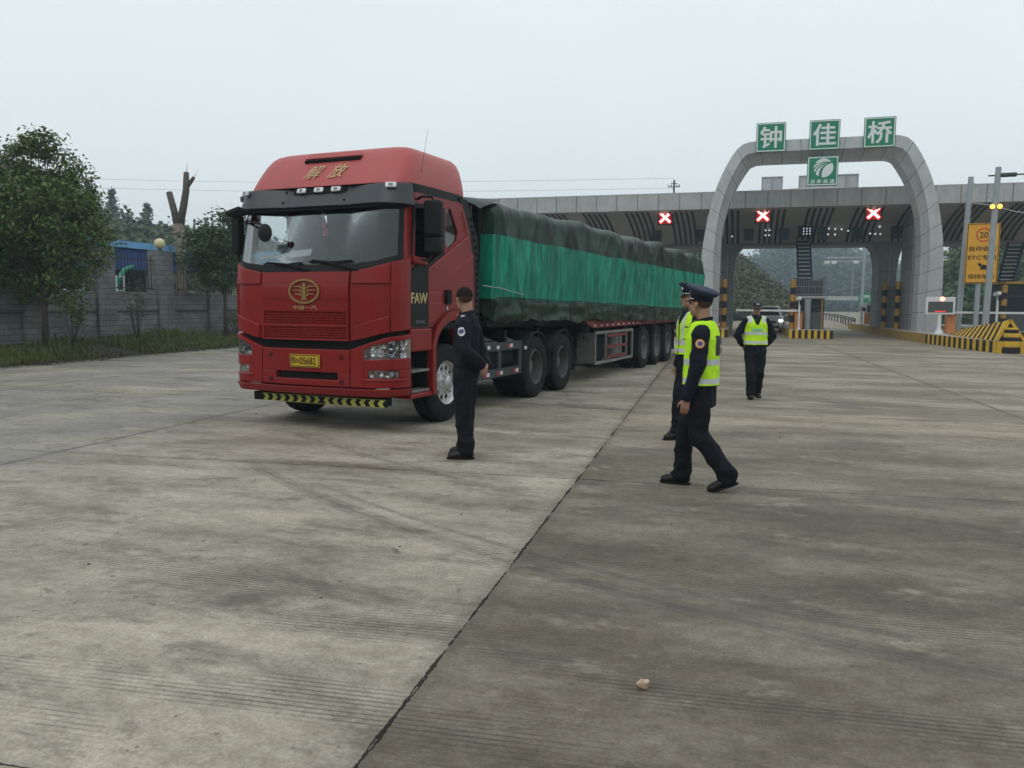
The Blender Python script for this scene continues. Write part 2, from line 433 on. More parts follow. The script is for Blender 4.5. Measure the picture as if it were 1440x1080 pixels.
    def prism(s, poly, a0, a1, axis='X', mi=0, bottom=None):
        """polygon extruded along an axis; poly in the two other axes (X:(y,z) Y:(x,z) Z:(x,y))"""
        f = {'X': lambda u, v, w: (w, u, v), 'Y': lambda u, v, w: (u, w, v), 'Z': lambda u, v, w: (u, v, w)}[axis]
        n = len(poly)
        vs = [f(u, v, a0) for u, v in poly] + [f(u, v, a1) for u, v in poly]
        fs = [tuple(range(n - 1, -1, -1)), tuple(range(n, 2 * n))] + [(i, (i + 1) % n, n + (i + 1) % n, n + i) for i in range(n)]
        return s.add(vs, fs, mi)
    def transform(s, mt, start=0):
        for i in range(start, len(s.v)): s.v[i] = tuple(mt @ Vector(s.v[i]))
        return s
    def mesh(s, name='mesh'):
        me = bpy.data.meshes.new(name)
        me.from_pydata(s.v, [], s.f)
        me.polygons.foreach_set('material_index', s.m)
        me.update()
        return me
    def build(s, name, mats, parent=None, smooth=False, bevel=0.0, seg=2, fix=True, angle=40):
        me = s.mesh(name)
        if fix:
            b = bmesh.new(); b.from_mesh(me); bmesh.ops.recalc_face_normals(b, faces=b.faces); b.to_mesh(me); b.free()
        return mobj(name, me, mats, parent, smooth, bevel, seg, angle)

def mobj(name, me, mats, parent=None, smooth=False, bevel=0.0, seg=2, angle=40):
    if not isinstance(mats, (list, tuple)): mats = [mats]
    for m in mats: me.materials.append(M[m] if isinstance(m, str) else m)
    o = bpy.data.objects.new(name, me)
    link(o, parent)
    if smooth or bevel:
        for p in me.polygons: p.use_smooth = True
        if smooth != 'all':
            me.set_sharp_from_angle(angle=R(angle))
    if bevel:
        md = o.modifiers.new('bevel', 'BEVEL'); md.width = bevel; md.segments = seg; md.limit_method = 'ANGLE'; md.angle_limit = R(40)
        md.harden_normals = False
    return o

def evaluated(o):
    dg = bpy.context.evaluated_depsgraph_get()
    return bpy.data.meshes.new_from_object(o.evaluated_get(dg), depsgraph=dg)

def remesh(mb, voxel, smooth=4, fac=0.5):
    o = bpy.data.objects.new('tmp', mb.mesh()); scene.collection.objects.link(o)
    md = o.modifiers.new('r', 'REMESH'); md.mode = 'VOXEL'; md.voxel_size = voxel
    if smooth:
        sm = o.modifiers.new('s', 'SMOOTH'); sm.iterations = smooth; sm.factor = fac
    me = evaluated(o)
    bpy.data.objects.remove(o)
    return me

def text_mb(body, w=None, h=None, depth=0.01, shear=0.0, res=3, bold=0.0):
    """writing as a mesh in the XY plane, centred, scaled to width and/or height"""
    c = bpy.data.curves.new('text', 'FONT'); c.body = body; c.extrude = 0.0; c.resolution_u = res; c.shear = shear
    c.offset = bold
    o = bpy.data.objects.new('tmp', c); scene.collection.objects.link(o)
    me = evaluated(o)
    bpy.data.objects.remove(o)
    vs = [v.co.copy() for v in me.vertices]
    if not vs: return MB()
    x0, x1 = min(v.x for v in vs), max(v.x for v in vs); y0, y1 = min(v.y for v in vs), max(v.y for v in vs)
    sx = w / (x1 - x0) if w else None; sy = h / (y1 - y0) if h else None
    sx = sx or sy; sy = sy or sx
    b = MB()
    vs = [((v.x - (x0 + x1) / 2) * sx, (v.y - (y0 + y1) / 2) * sy, 0) for v in vs]
    b.add(vs, [tuple(p.vertices) for p in me.polygons])
    # edges of the outline become thin walls
    cnt = {}
    for p in me.polygons:
        for e in p.edge_keys: cnt[e] = cnt.get(e, 0) + 1
    k = len(vs)
    b.v += [(x, y, -depth) for x, y, z in vs]
    for e, c_ in cnt.items():
        if c_ == 1: b.f.append((e[0], e[1], e[1] + k, e[0] + k)); b.m.append(0)
    bpy.data.meshes.remove(me)
    return b

def plate_mb(loops, depth):
    """flat plate with holes, XY plane, from z=-depth to 0"""
    c = bpy.data.curves.new('plate', 'CURVE'); c.dimensions = '2D'; c.fill_mode = 'BOTH'; c.extrude = depth / 2
    for lp in loops:
        sp = c.splines.new('POLY'); sp.points.add(len(lp) - 1); sp.use_cyclic_u = True
        for i, q in enumerate(lp): sp.points[i].co = (q[0], q[1], 0, 1)
    o = bpy.data.objects.new('tmp', c); scene.collection.objects.link(o)
    me = evaluated(o)
    bpy.data.objects.remove(o)
    b = MB()
    b.add([(v.co.x, v.co.y, v.co.z - depth / 2) for v in me.vertices], [tuple(p.vertices) for p in me.polygons])
    bpy.data.meshes.remove(me)
    return b

FRONT = Matrix(((1, 0, 0), (0, 0, -1), (0, 1, 0))).to_4x4()      # XY drawing -> faces -Y
RIGHT = Matrix(((0, 0, 1), (1, 0, 0), (0, 1, 0))).to_4x4()        # XY drawing -> faces +X
def at(mt, x, y, z):
    m = mt.copy(); m.translation = Vector((x, y, z)); return m
def circle(cx, cy, r, n=24, ry=None):
    ry = ry or r
    return [(cx + r * math.cos(2 * math.pi * i / n), cy + ry * math.sin(2 * math.pi * i / n)) for i in range(n)]
def lerp_list(tab, s):
    if not isinstance(tab, (list, tuple)): return tab
    if s <= tab[0][0]: return tab[0][1]
    for (a, u), (b, v) in zip(tab, tab[1:]):
        if s <= b: return u + (v - u) * (s - a) / (b - a)
    return tab[-1][1]
def rnd(a, b): return random.uniform(a, b)

# ================================================================ GROUND
def concrete():
    m = bpy.data.materials.new('concrete'); m.use_nodes = True
    n, l = m.node_tree.nodes, m.node_tree.links
    b = n['Principled BSDF']
    def N(t, **k):
        x = n.new(t)
        for a, v in k.items(): setattr(x, a, v)
        return x
    def math_(op, a, c=None, d=None, clamp=False):
        x = N('ShaderNodeMath', operation=op); x.use_clamp = clamp
        for i, v in enumerate((a, c, d)):
            if v is None: continue
            if isinstance(v, (int, float)): x.inputs[i].default_value = v
            else: l.new(v, x.inputs[i])
        return x.outputs[0]
    def rng(v, a, c, d=0.0, e=1.0, smooth=True):
        x = N('ShaderNodeMapRange'); x.interpolation_type = 'SMOOTHSTEP' if smooth else 'LINEAR'
        l.new(v, x.inputs[0])
        for i, q in enumerate((a, c, d, e)): x.inputs[i + 1].default_value = q
        return x.outputs[0]
    def nz(vec, sc, det=5, ro=0.55, dist=0.0):
        x = N('ShaderNodeTexNoise'); x.inputs['Scale'].default_value = sc; x.inputs['Detail'].default_value = det
        x.inputs['Roughness'].default_value = ro; x.inputs['Distortion'].default_value = dist
        l.new(vec, x.inputs['Vector']); return x.outputs[0]
    def mapp(vec, scale, rot=0.0):
        x = N('ShaderNodeMapping'); x.inputs['Scale'].default_value = scale; x.inputs['Rotation'].default_value = (0, 0, rot)
        l.new(vec, x.inputs[0]); return x.outputs[0]
    def mix(f, a, c, blend='MIX'):
        x = N('ShaderNodeMix'); x.data_type = 'RGBA'; x.blend_type = blend
        for i, v in ((0, f), (6, a), (7, c)):
            if isinstance(v, (int, float)): x.inputs[i].default_value = v
            elif isinstance(v, tuple): x.inputs[i].default_value = (*v, 1)
            else: l.new(v, x.inputs[i])
        return x.outputs[2]
    geo = N('ShaderNodeNewGeometry'); P = geo.outputs['Position']
    sp = N('ShaderNodeSeparateXYZ'); l.new(P, sp.inputs[0])
    X, Y = sp.outputs[0], sp.outputs[1]
    xr = math_('ADD', X, math_('MULTIPLY', Y, 0.037))
    yr = math_('SUBTRACT', Y, math_('MULTIPLY', X, 0.07))
    u = math_('DIVIDE', math_('ADD', xr, 1.15), 5.55)
    v = math_('DIVIDE', math_('SUBTRACT', yr, 7.25), 5.03)
    iu, iv = math_('FLOOR', u), math_('FLOOR', v)
    cmb = N('ShaderNodeCombineXYZ'); l.new(iu, cmb.inputs[0]); l.new(iv, cmb.inputs[1])
    wn_ = N('ShaderNodeTexWhiteNoise'); wn_.noise_dimensions = '2D'; l.new(cmb.outputs[0], wn_.inputs['Vector'])
    tint = wn_.outputs['Value']
    # distance to the nearest joint, a wavering broken edge
    wob = math_('ADD', math_('MULTIPLY', math_('SUBTRACT', nz(P, 3.0, 4, 0.6), 0.5), 0.05), math_('MULTIPLY', math_('SUBTRACT', nz(P, 22, 6, 0.75), 0.5), 0.030))
    fu = math_('ABSOLUTE', math_('SUBTRACT', math_('FRACT', math_('ADD', u, 0.5)), 0.5))
    du = math_('MULTIPLY', fu, 5.55)
    du = math_('ABSOLUTE', math_('ADD', du, wob))
    fv = math_('ABSOLUTE', math_('SUBTRACT', math_('FRACT', math_('ADD', v, 0.5)), 0.5))
    dv = math_('ABSOLUTE', math_('ADD', math_('MULTIPLY', fv, 5.03), math_('MULTIPLY', wob, 0.5)))
    wid = rng(nz(P, 2.3, 5, 0.7), 0.38, 0.72, 0.0035, 0.0145)
    ju = math_('LESS_THAN', du, wid)
    jv = math_('LESS_THAN', dv, math_('MULTIPLY', wid, 0.8))
    joint = math_('MAXIMUM', ju, jv)
    halo = math_('MAXIMUM', rng(du, 0.02, 0.10, 1, 0), math_('MULTIPLY', rng(dv, 0.01, 0.05, 1, 0), 0.5))
    # colours
    left = math_('LESS_THAN', u, 0.0)
    light = mix(rng(nz(mapp(P, (0.42, 1.0, 1), 0.08), 1.2, 10, 0.70), 0.32, 0.70), (0.195, 0.182, 0.150), (0.395, 0.374, 0.318))
    darkc = mix(rng(nz(mapp(P, (0.45, 1.0, 1), 0.1), 0.9, 10, 0.68), 0.36, 0.70), (0.102, 0.092, 0.074), (0.225, 0.209, 0.172))
    far = rng(yr, 7.2, 12.5)
    darkf = mix(far, darkc, mix(rng(nz(mapp(P, (0.4, 1.2, 1), 0.1), 0.9, 9, 0.68), 0.36, 0.66), (0.175, 0.160, 0.128), (0.325, 0.300, 0.244)))
    col = mix(left, darkf, light)
    col = mix(0.55, col, mix(tint, (0.78, 0.78, 0.78), (1.18, 1.17, 1.14)), 'MULTIPLY')
    # damp at the far left, its blue grey sheen put into the colour
    dl = math_('MULTIPLY', rng(xr, -5.6, -7.2), rng(nz(P, 0.35, 3), 0.25, 0.6))
    col = mix(math_('MULTIPLY', dl, 0.65), col, (0.185, 0.190, 0.195))
    # long smeared stains
    st = rng(nz(mapp(P, (0.55, 1.2, 1), 0.16), 0.8, 10, 0.70, 0.5), 0.51, 0.68)
    col = mix(math_('MULTIPLY', st, 0.66), col, (0.078, 0.070, 0.060))
    st2 = rng(nz(mapp(P, (0.6, 1.3, 1), -0.15), 2.0, 10, 0.74, 0.4), 0.525, 0.63)
    col = mix(math_('MULTIPLY', st2, 0.42), col, (0.085, 0.073, 0.060))
    pale = rng(nz(mapp(P, (0.7, 1.2, 1), 0.3), 1.7, 10, 0.72), 0.55, 0.68)
    col = mix(math_('MULTIPLY', pale, 0.35), col, (0.42, 0.395, 0.335))
    fine = nz(P, 55, 4, 0.7)
    mid = nz(P, 11, 8, 0.78)
    col = mix(1.0, col, mix(rng(mid, 0.34, 0.66), (0.85, 0.84, 0.82), (1.14, 1.145, 1.15)), 'MULTIPLY')
    col = mix(1.0, col, mix(rng(fine, 0.3, 0.7), (0.84, 0.84, 0.84), (1.16, 1.16, 1.16)), 'MULTIPLY')
    blot = math_('MULTIPLY', rng(nz(mapp(P, (0.8, 1.3, 1), 0.2), 3.6, 7, 0.66, 0.5), 0.60, 0.67), rng(nz(P, 0.55, 3), 0.40, 0.62))
    col = mix(math_('MULTIPLY', blot, 0.55), col, (0.062, 0.056, 0.048))
    spk = rng(nz(P, 13, 3, 0.6), 0.67, 0.72)
    col = mix(math_('MULTIPLY', spk, 0.6), col, (0.05, 0.047, 0.04))
    # old tyre tracks: dark sweeping bands
    def band(a, bb, c, w, lo, hi, strength):
        yy = math_('ADD', math_('ADD', math_('MULTIPLY', X, bb), a), math_('MULTIPLY', math_('MULTIPLY', X, X), c))
        d = math_('ABSOLUTE', math_('SUBTRACT', Y, yy))
        k = math_('MULTIPLY', rng(d, w * 0.35, w, 1, 0), rng(nz(P, 2.2, 8, 0.7), 0.22, 0.62))
        k = math_('MULTIPLY', k, rng(math_('SINE', math_('MULTIPLY', d, 95.0)), -1.0, 0.4, 0.45, 1.0))
        k = math_('MULTIPLY', k, math_('MULTIPLY', rng(X, lo - 0.5, lo + 0.5), rng(X, hi + 0.5, hi - 0.8)))
        return math_('MULTIPLY', k, strength)
    for a, bb, c, w, lo, hi, s_ in ((4.13, -0.33, 0.055, 0.13, -4.6, 2.4, 0.52), (4.38, -0.33, 0.055, 0.05, -3.5, 1.4, 0.4), (5.6, -0.42, 0.03, 0.10, -5.2, -1.6, 0.35), (8.9, -0.10, 0.0, 0.35, -6.5, -2.0, 0.45), (9.6, -0.12, 0.0, 0.3, -7, -1.8, 0.35)):
        col = mix(band(a, bb, c, w, lo, hi, s_), col, (0.060, 0.060, 0.060))
    # brushed grooves across the slabs, worn away in patches
    ga = math_('ADD', yr, math_('MULTIPLY', nz(P, 0.6, 2), 0.03))
    gs = math_('SINE', math_('MULTIPLY', ga, 2 * math.pi / 0.034))
    gpatch = math_('MULTIPLY', rng(nz(mapp(P, (0.35, 1.6, 1), 0.05), 0.9, 5, 0.6), 0.46, 0.62), rng(Y, 7.5, 4.2))
    gl = math_('MULTIPLY', rng(gs, 0.25, 0.9), gpatch)
    col = mix(math_('MULTIPLY', gl, 0.62), col, (0.05, 0.047, 0.041))
    col = mix(math_('MULTIPLY', halo, 0.30), col, (0.09, 0.083, 0.07))
    col = mix(math_('MULTIPLY', joint, 0.93), col, (0.012, 0.011, 0.010))
    col = mix(1.0, col, (1.21, 1.15, 1.11), 'MULTIPLY')
    l.new(col, b.inputs['Base Color'])
    b.inputs['Specular IOR Level'].default_value = 0.14
    ro = math_('SUBTRACT', 0.74, math_('MULTIPLY', math_('MAXIMUM', math_('MULTIPLY', st, 0.22), math_('MULTIPLY', dl, 0.22)), 1.0))
    l.new(ro, b.inputs['Roughness'])
    h = math_('SUBTRACT', math_('MULTIPLY', fine, 0.25), math_('ADD', math_('MULTIPLY', gl, 0.35), math_('MULTIPLY', joint, 1.5)))
    bp = N('ShaderNodeBump'); bp.inputs['Strength'].default_value = 0.55; bp.inputs['Distance'].default_value = 0.012
    l.new(h, bp.inputs['Height']); l.new(bp.outputs[0], b.inputs['Normal'])
    return m
M['concrete'] = concrete()

g = MB()
g.add([(-420, -60, 0), (420, -60, 0), (420, 620, 0), (-420, 620, 0)], [(0, 1, 2, 3)])
tag(g.build('concrete_plaza', 'concrete'), kind='structure', label='wide stained concrete toll plaza with slab joints and brushed grooves')

# verge bank on the left, rising to the wall
vb = MB()
nx, ny = 14, 60
for j in range(ny + 1):
    y = 4 + j * 0.75
    for i in range(nx + 1):
        t = i / nx
        edge = -17.0 + 0.12 * noise.noise((0, y * 0.7, 0)) - 0.02 * (y - 15)
        x = edge + (-21.0 - edge) * t
        z = 0.006 + 0.42 * min(1, t * 2.2) ** 0.8 + 0.05 * noise.noise((x, y, 3)) * min(1, t * 6) if t > 0 else -0.02
        vb.v.append((x, y, z))
for j in range(ny):
    for i in range(nx):
        a = j * (nx + 1) + i
        vb.f.append((a, a + nx + 1, a + nx + 2, a + 1)); vb.m.append(0)
tag(vb.build('grass_verge_bank', 'soil', smooth='all'), kind='structure', label='low earth bank between the concrete and the block wall')
def verge_z(x, y):
    t = (x + 17.0 + 0.02 * (y - 15)) / (-4.0)
    return 0.42 * min(1, max(0, t) * 2.2) ** 0.8

# ground beyond the wall and far land
lf = MB()
lf.add([(-420, -60, 0.30), (-21, -60, 0.30), (-21, 620, 0.30), (-420, 620, 0.30)], [(0, 1, 2, 3)])
lf.add([(-21, -60, 0.30), (-21, -60, -0.1), (-21, 4, -0.1), (-21, 4, 0.30)], [(0, 1, 2, 3)])
tag(lf.build('field', 'hill_ground'), kind='structure', label='land behind the wall')

# ================================================================ TOLL GATE
GX = 3.28      # centre line of the arch
def resample(pts, step):
    """smooth polyline, about evenly spaced"""
    pts = [Vector((p[0], p[1])) for p in pts]
    dense = []
    for i in range(len(pts) - 1):
        p0, p1, p2, p3 = pts[max(i - 1, 0)], pts[i], pts[i + 1], pts[min(i + 2, len(pts) - 1)]
        for k in range(20):
            t = k / 20
            dense.append(0.5 * ((2 * p1) + (p2 - p0) * t + (2 * p0 - 5 * p1 + 4 * p2 - p3) * t * t + (3 * p1 - p0 - 3 * p2 + p3) * t ** 3))
    dense.append(pts[-1])
    L = [0]
    for a, b in zip(dense, dense[1:]): L.append(L[-1] + (b - a).length)
    def f(u):
        d = u * L[-1]
        for i in range(len(L) - 1):
            if L[i + 1] >= d:
                k = (d - L[i]) / max(1e-9, L[i + 1] - L[i]); return dense[i].lerp(dense[i + 1], k)
        return dense[-1]
    return f, L[-1]
half_o = [(5.42, 0.42), (5.40, 3.0), (5.34, 4.4), (5.17, 5.6), (4.95, 6.65), (4.6, 7.72), (4.1, 8.72), (3.75, 9.16), (3.35, 9.36), (2.4, 9.40), (0, 9.40)]
half_m = [(4.79, 0.42), (4.79, 3.0), (4.78, 4.4), (4.68, 5.5), (4.5, 6.5), (4.15, 7.55), (3.7, 8.45), (3.42, 8.77), (3.15, 8.86), (2.3, 8.88), (0, 8.88)]
half_i = [(4.50, 0.42), (4.50, 3.0), (4.49, 4.4), (4.40, 5.5), (4.17, 6.5), (3.82, 7.4), (3.45, 8.05), (3.2, 8.40), (2.95, 8.50), (2.2, 8.52), (0, 8.52)]
fo, Lo = resample(half_o, 1); fm, _ = resample(half_m, 1); fi, _ = resample(half_i, 1)
def both(f, u):  # u 0..2 along the whole arch
    p = f(u if u <= 1 else 2 - u)
    return (GX - p.x if u <= 1 else GX + p.x, p.y)
arch = thing('gate_arch', 'tall grey panelled arch over the toll lanes carrying green name boards', 'arch', (GX, 42, 0))
ab = MB()
us = []
NP = 26
for i in range(NP):
    a, b = 2 * i / NP, 2 * (i + 1) / NP
    e = 0.011 / Lo
    for k in range(4): us.append((a + e + (b - a - 2 * e) * k / 3, 0 if k < 3 else 1))
us[-1] = (2.0, 0)
secs = []
for u, mi in us:
    o_, m_, i_ = both(fo, u), both(fm, u), both(fi, u)
    secs.append([(o_[0], 41.0, o_[1]), (m_[0], 41.0, m_[1]), (m_[0] * 0.985 + i_[0] * 0.015, 41.015, m_[1] * 0.985 + i_[1] * 0.015), (i_[0], 41.4, i_[1]), (i_[0], 42.7, i_[1]), (o_[0], 42.7, o_[1])])
for s_ in secs: ab.v += [(x - GX, y - 42, z) for x, y, z in s_]
for j in range(len(secs) - 1):
    for k in range(6):
        k2 = (k + 1) % 6
        ab.f.append((j * 6 + k, j * 6 + k2, j * 6 + 6 + k2, j * 6 + 6 + k)); ab.m.append(1 if (us[j][1] == 1 or k == 1) else 0)
ab.build('arch_frame', ['panel', 'seam'], arch, smooth=True, angle=25)
for sx in (-1, 1):   # back ribs of the legs
    b = MB(); b.box((sx * 4.95, 3.2, 3.35), (0.75, 2.9, 5.86))
    for k in range(5): b.box((sx * 4.95, 3.2, 1.2 + k * 1.12), (0.756, 2.906, 0.022), 1)
    b.build('back_rib', ['column', 'seam'], arch)

canopy = thing('toll_canopy', 'long grey toll canopy with slotted curved soffit behind the arch', 'canopy', (GX, 50, 0))
cx0, cx1 = -19.5, 19.0
fb = MB()
fb.box(((cx0 + cx1) / 2, -6.45, 6.985), (cx1 - cx0, 0.1, 0.87))
fb.box(((cx0 + cx1) / 2, 6.45, 6.985), (cx1 - cx0, 0.1, 0.87))
fb.box(((cx0 + cx1) / 2, 0, 7.405), (cx1 - cx0, 12.79, 0.03))
fb.box((cx0 + 0.05, 0, 6.985), (0.1, 12.78, 0.80)); fb.box((cx1 - 0.05, 0, 6.985), (0.1, 12.78, 0.80))
x = cx0 + 0.7
while x < cx1:
    fb.box((x, -6.502, 6.985), (0.025, 0.012, 0.868), 1); x += 1.1
fb.box(((cx0 + cx1) / 2, -6.503, 7.40), (cx1 - cx0, 0.016, 0.05), 0)
fb.build('fascia', ['panel_dim', 'seam'], canopy)
def soff(t, side=-1, off=0.0):   # t 0..1 from the fascia down to the beam
    a = t * math.pi / 2
    n = Vector((5.0 * math.cos(a) * 0.3, -1.4)) if False else None
    return (side * (6.38 - (5.0 - off) * (0.5 * math.sin(a) + 0.5 * t)), 5.1 + (1.44 - off) * (0.5 * math.cos(a) + 0.5 * (1 - t)) - (off if t > 0 else 0) * 0.5)
sb = MB()
NS = 14
for side in (-1, 1):
    k0 = len(sb.v)
    for i in range(NS + 1):
        y, z = soff(i / NS, side)
        sb.v += [(cx0 + 0.12, y, z), (cx1 - 0.12, y, z)]
    for i in range(NS):
        a = k0 + 2 * i
        sb.f.append((a, a + 1, a + 3, a + 2)); sb.m.append(0)
sb.build('soffit', 'soffit', canopy, smooth='all')
bb = MB(); bb.box(((cx0 + cx1) / 2, 0, 5.06), (cx1 - cx0 - 0.3, 2.8, 0.12))
bb.box(((cx0 + cx1) / 2, -1.42, 5.07), (cx1 - cx0 - 0.3, 0.06, 0.16), 0)
bb.build('edge_beam', 'column', canopy)
sl = MB()
gx_ = cx0 + 0.6
while gx_ < cx1 - 1.4:
    for q in range(5):
        x0 = gx_ + q * 0.29; k0 = len(sl.v)
        for i in range(NS + 1):
            y, z = soff(0.02 + 0.96 * i / NS, -1, 0.03)
            sl.v += [(x0, y, z), (x0 + 0.13, y, z)]
        for i in range(NS):
            a = k0 + 2 * i; sl.f.append((a, a + 1, a + 3, a + 2)); sl.m.append(0)
    gx_ += 2.32
sl.build('soffit_slots', 'soffit_slot', canopy, smooth='all')
def column(x0, x1, y0, y1, m_='column'):
    b = MB(); xc = (x0 + x1) / 2; w = (x1 - x0) / 2
    prof = [(-w, 0.42), (-w, 3.6), (-w - 0.06, 4.2), (-w - 0.2, 4.7), (-w - 0.45, 5.0), (w + 0.45, 5.0), (w + 0.2, 4.7), (w + 0.06, 4.2), (w, 3.6), (w, 0.42)]
    b.prism([(xc - GX + p, z) for p, z in prof], y0 - 50, y1 - 50, 'Y')
    b.box((xc - GX + w * 0.15, y0 - 50 - 0.03, 2.6), (0.05, 0.06, 4.3), 1)
    for k in range(3): b.box((xc - GX, y0 - 50 - 0.001, 1.3 + 1.1 * k), (2 * w - 0.004, 0.006, 0.02), 2)
    b.build('column', [m_, 'galv', 'seam'], canopy)
column(-1.55, -0.62, 48.8, 51.2); column(7.1, 8.02, 48.8, 51.2); column(-8.6, -7.7, 48.8, 51.2); column(15.2, 16.1, 48.8, 51.2)
for x0, x1, z1 in ((-2.58, -1.54, 8.45), (-0.69, 2.22, 8.45)):
    b = MB(); w = x1 - x0; xc = (x0 + x1) / 2
    b.box((xc, -3.6, (7.45 + z1) / 2), (w, 0.5, z1 - 7.45), 0)
    for k in range(int(w / 0.5) + 1):
        b.box((x0 + k * w / int(w / 0.5), -3.87, (7.45 + z1) / 2), (0.05, 0.04, z1 - 7.43), 1)
    for z in (7.5, z1): b.box((xc, -3.87, z), (w + 0.06, 0.05, 0.05), 1)
    b.build('roof_screen', ['panel', 'galv'], canopy)
b = MB(); b.loft([(0, -3.4, 7.42, 3.2, 2.4), (0, -3.4, 7.62, 2.9, 2.1), (0, -3.4, 7.72, 1.8, 1.2)], 32); b.build('roof_dome', 'panel_dim', canopy, smooth=True)

# name boards
def board(name, label, x0, x1, z0, z1, y):
    t = thing(name, label, 'sign board', (GX + (x0 + x1) / 2, y, z0))
    w, h = x1 - x0, z1 - z0
    b = MB(); b.box((0, 0, h / 2), (w, 0.10, h)); b.build('panel', 'sign_green', t, bevel=0.012)
    fr = plate_mb([[(-w / 2 + .03, .03), (w / 2 - .03, .03), (w / 2 - .03, h - .03), (-w / 2 + .03, h - .03)], [(-w / 2 + .075, .075), (w / 2 - .075, .075), (w / 2 - .075, h - .075), (-w / 2 + .075, h - .075)]], 0.006)
    fr.transform(at(FRONT, 0, -0.057, 0)); fr.build('border', 'sign_white', t)
    bk = MB()
    for s in (-1, 1): bk.box((s * w * 0.3, 0.09, h / 2), (0.06, 0.08, h * 0.98))
    bk.box((0, 0.10, h / 2), (w * 0.62, 0.06, 0.06))
    bk.build('rear_frame', 'galv', t)
    return t, w, h
for ch, x0, x1, what in (('钟', -3.0, -1.66, 'leftmost'), ('佳', -0.62, 0.72, 'middle'), ('桥', 1.74, 3.08, 'rightmost')):
    t, w, h = board('name_board', 'green square board with one white character, %s of the three on the arch' % what, x0, x1, 8.84, 10.2, 40.9)
    tag(t, group='green name boards on the arch')
    big = MB()
    for i_, (ox, oz) in enumerate(((-0.016, -0.012), (0.016, -0.012), (-0.016, 0.012), (0.016, 0.012), (0, 0))):
        tm = text_mb(ch, h=0.98, depth=0.008, bold=0.004); tm.transform(at(FRONT, ox, -0.062 - 0.0012 * i_, h / 2 + oz)); big.add(tm.v, tm.f)
    big.build('lettering', 'sign_white', t)
t, w, h = board('emblem_board', 'green square board with round white striped emblem below the arch beam', -0.65, 0.72, 7.2, 8.55, 40.95)
# round emblem with swept stripes
lg = MB()
def arcpts(c, r, a0, a1, n=14): return [(c[0] + r * math.cos(R(a0 + (a1 - a0) * i / n)), c[1] + r * math.sin(R(a0 + (a1 - a0) * i / n))) for i in range(n + 1)]
def stripe(poly):
    p = plate_mb([poly], 0.008); lg.add(p.v, p.f)
rr = 0.43
def rim(a): return (rr * math.cos(R(a)), rr * math.sin(R(a)))
def qb(p, c, q, n=10): return [((1 - t) ** 2 * p[0] + 2 * t * (1 - t) * c[0] + t * t * q[0], (1 - t) ** 2 * p[1] + 2 * t * (1 - t) * c[1] + t * t * q[1]) for t in [i / n for i in range(n + 1)]]
stripe(qb(rim(262), (-0.12, 0.10), rim(30), 14) + arcpts((0, 0), rr, 30, -98, 24)[1:-1])                 # big leaf
stripe(qb(rim(243), (-0.22, 0.13), rim(36), 14) + list(reversed(qb(rim(220), (-0.28, 0.12), rim(36), 14)))[1:])
stripe(qb(rim(208), (-0.27, 0.17), rim(44), 14) + list(reversed(qb(rim(193), (-0.27, 0.20), rim(44), 14)))[1:])
stripe(qb(rim(181), (-0.20, 0.26), rim(52), 14) + list(reversed(qb(rim(163), (-0.14, 0.30), rim(52), 14)))[1:])
stripe(qb(rim(150), (0.05, 0.30), rim(40), 14) + arcpts((0, 0), rr, 40, 150, 16)[1:-1])
lg.transform(at(FRONT, 0.03, -0.060, h / 2 + 0.14)); lg.build('emblem', 'sign_white', t)
tm = text_mb('湖 南 高 速', w=1.08, h=0.19, depth=0.006, bold=0.01); tm.transform(at(FRONT, 0, -0.060, 0.20)); tm.build('lettering', 'sign_white', t)

# lane signals: red crosses under the canopy
def lane_signal(rel, label):
    t = thing('lane_signal', label, 'traffic signal', (GX + rel, 44.35, 6.25), 0, 'red cross lane signals')
    b = MB(); b.box((0, 0.08, 0), (0.82, 0.16, 0.80)); b.box((0, 0.10, 0.55), (0.07, 0.07, 0.4)); b.build('housing', 'hazard_black', t, bevel=0.02)
    def X(w, l, y):
        q = MB()
        for s in (-1, 1): q.box((0, 0, 0), (w, 0.012, l), 0, Euler((0, R(47 * s), 0)))
        for i in range(8, 16): pass
        q.transform(Matrix.Translation((0, y, 0)))
        for i in range(8, 16): q.v[i] = (q.v[i][0], q.v[i][1] - 0.003, q.v[i][2])
        return q
    q = MB(); q.box((0, -0.004, 0), (0.66, 0.008, 0.66)); q.build('red_glow', 'led_glow', t)  # glow round the cross put in as a dim emissive plate
    X(0.19, 0.80, -0.014).build('red_cross', 'led_red', t)  # broad red bars stand for the glow round the core
    X(0.115, 0.72, -0.026).build('cross_core', 'led_core', t)
    return t
lane_signal(-7.51, 'red lit cross signal under the canopy left of the arch')
lane_signal(-2.5, 'red lit cross signal inside the arch above the lane with the white car')
lane_signal(2.8, 'red lit cross signal inside the arch nearest its right leg')

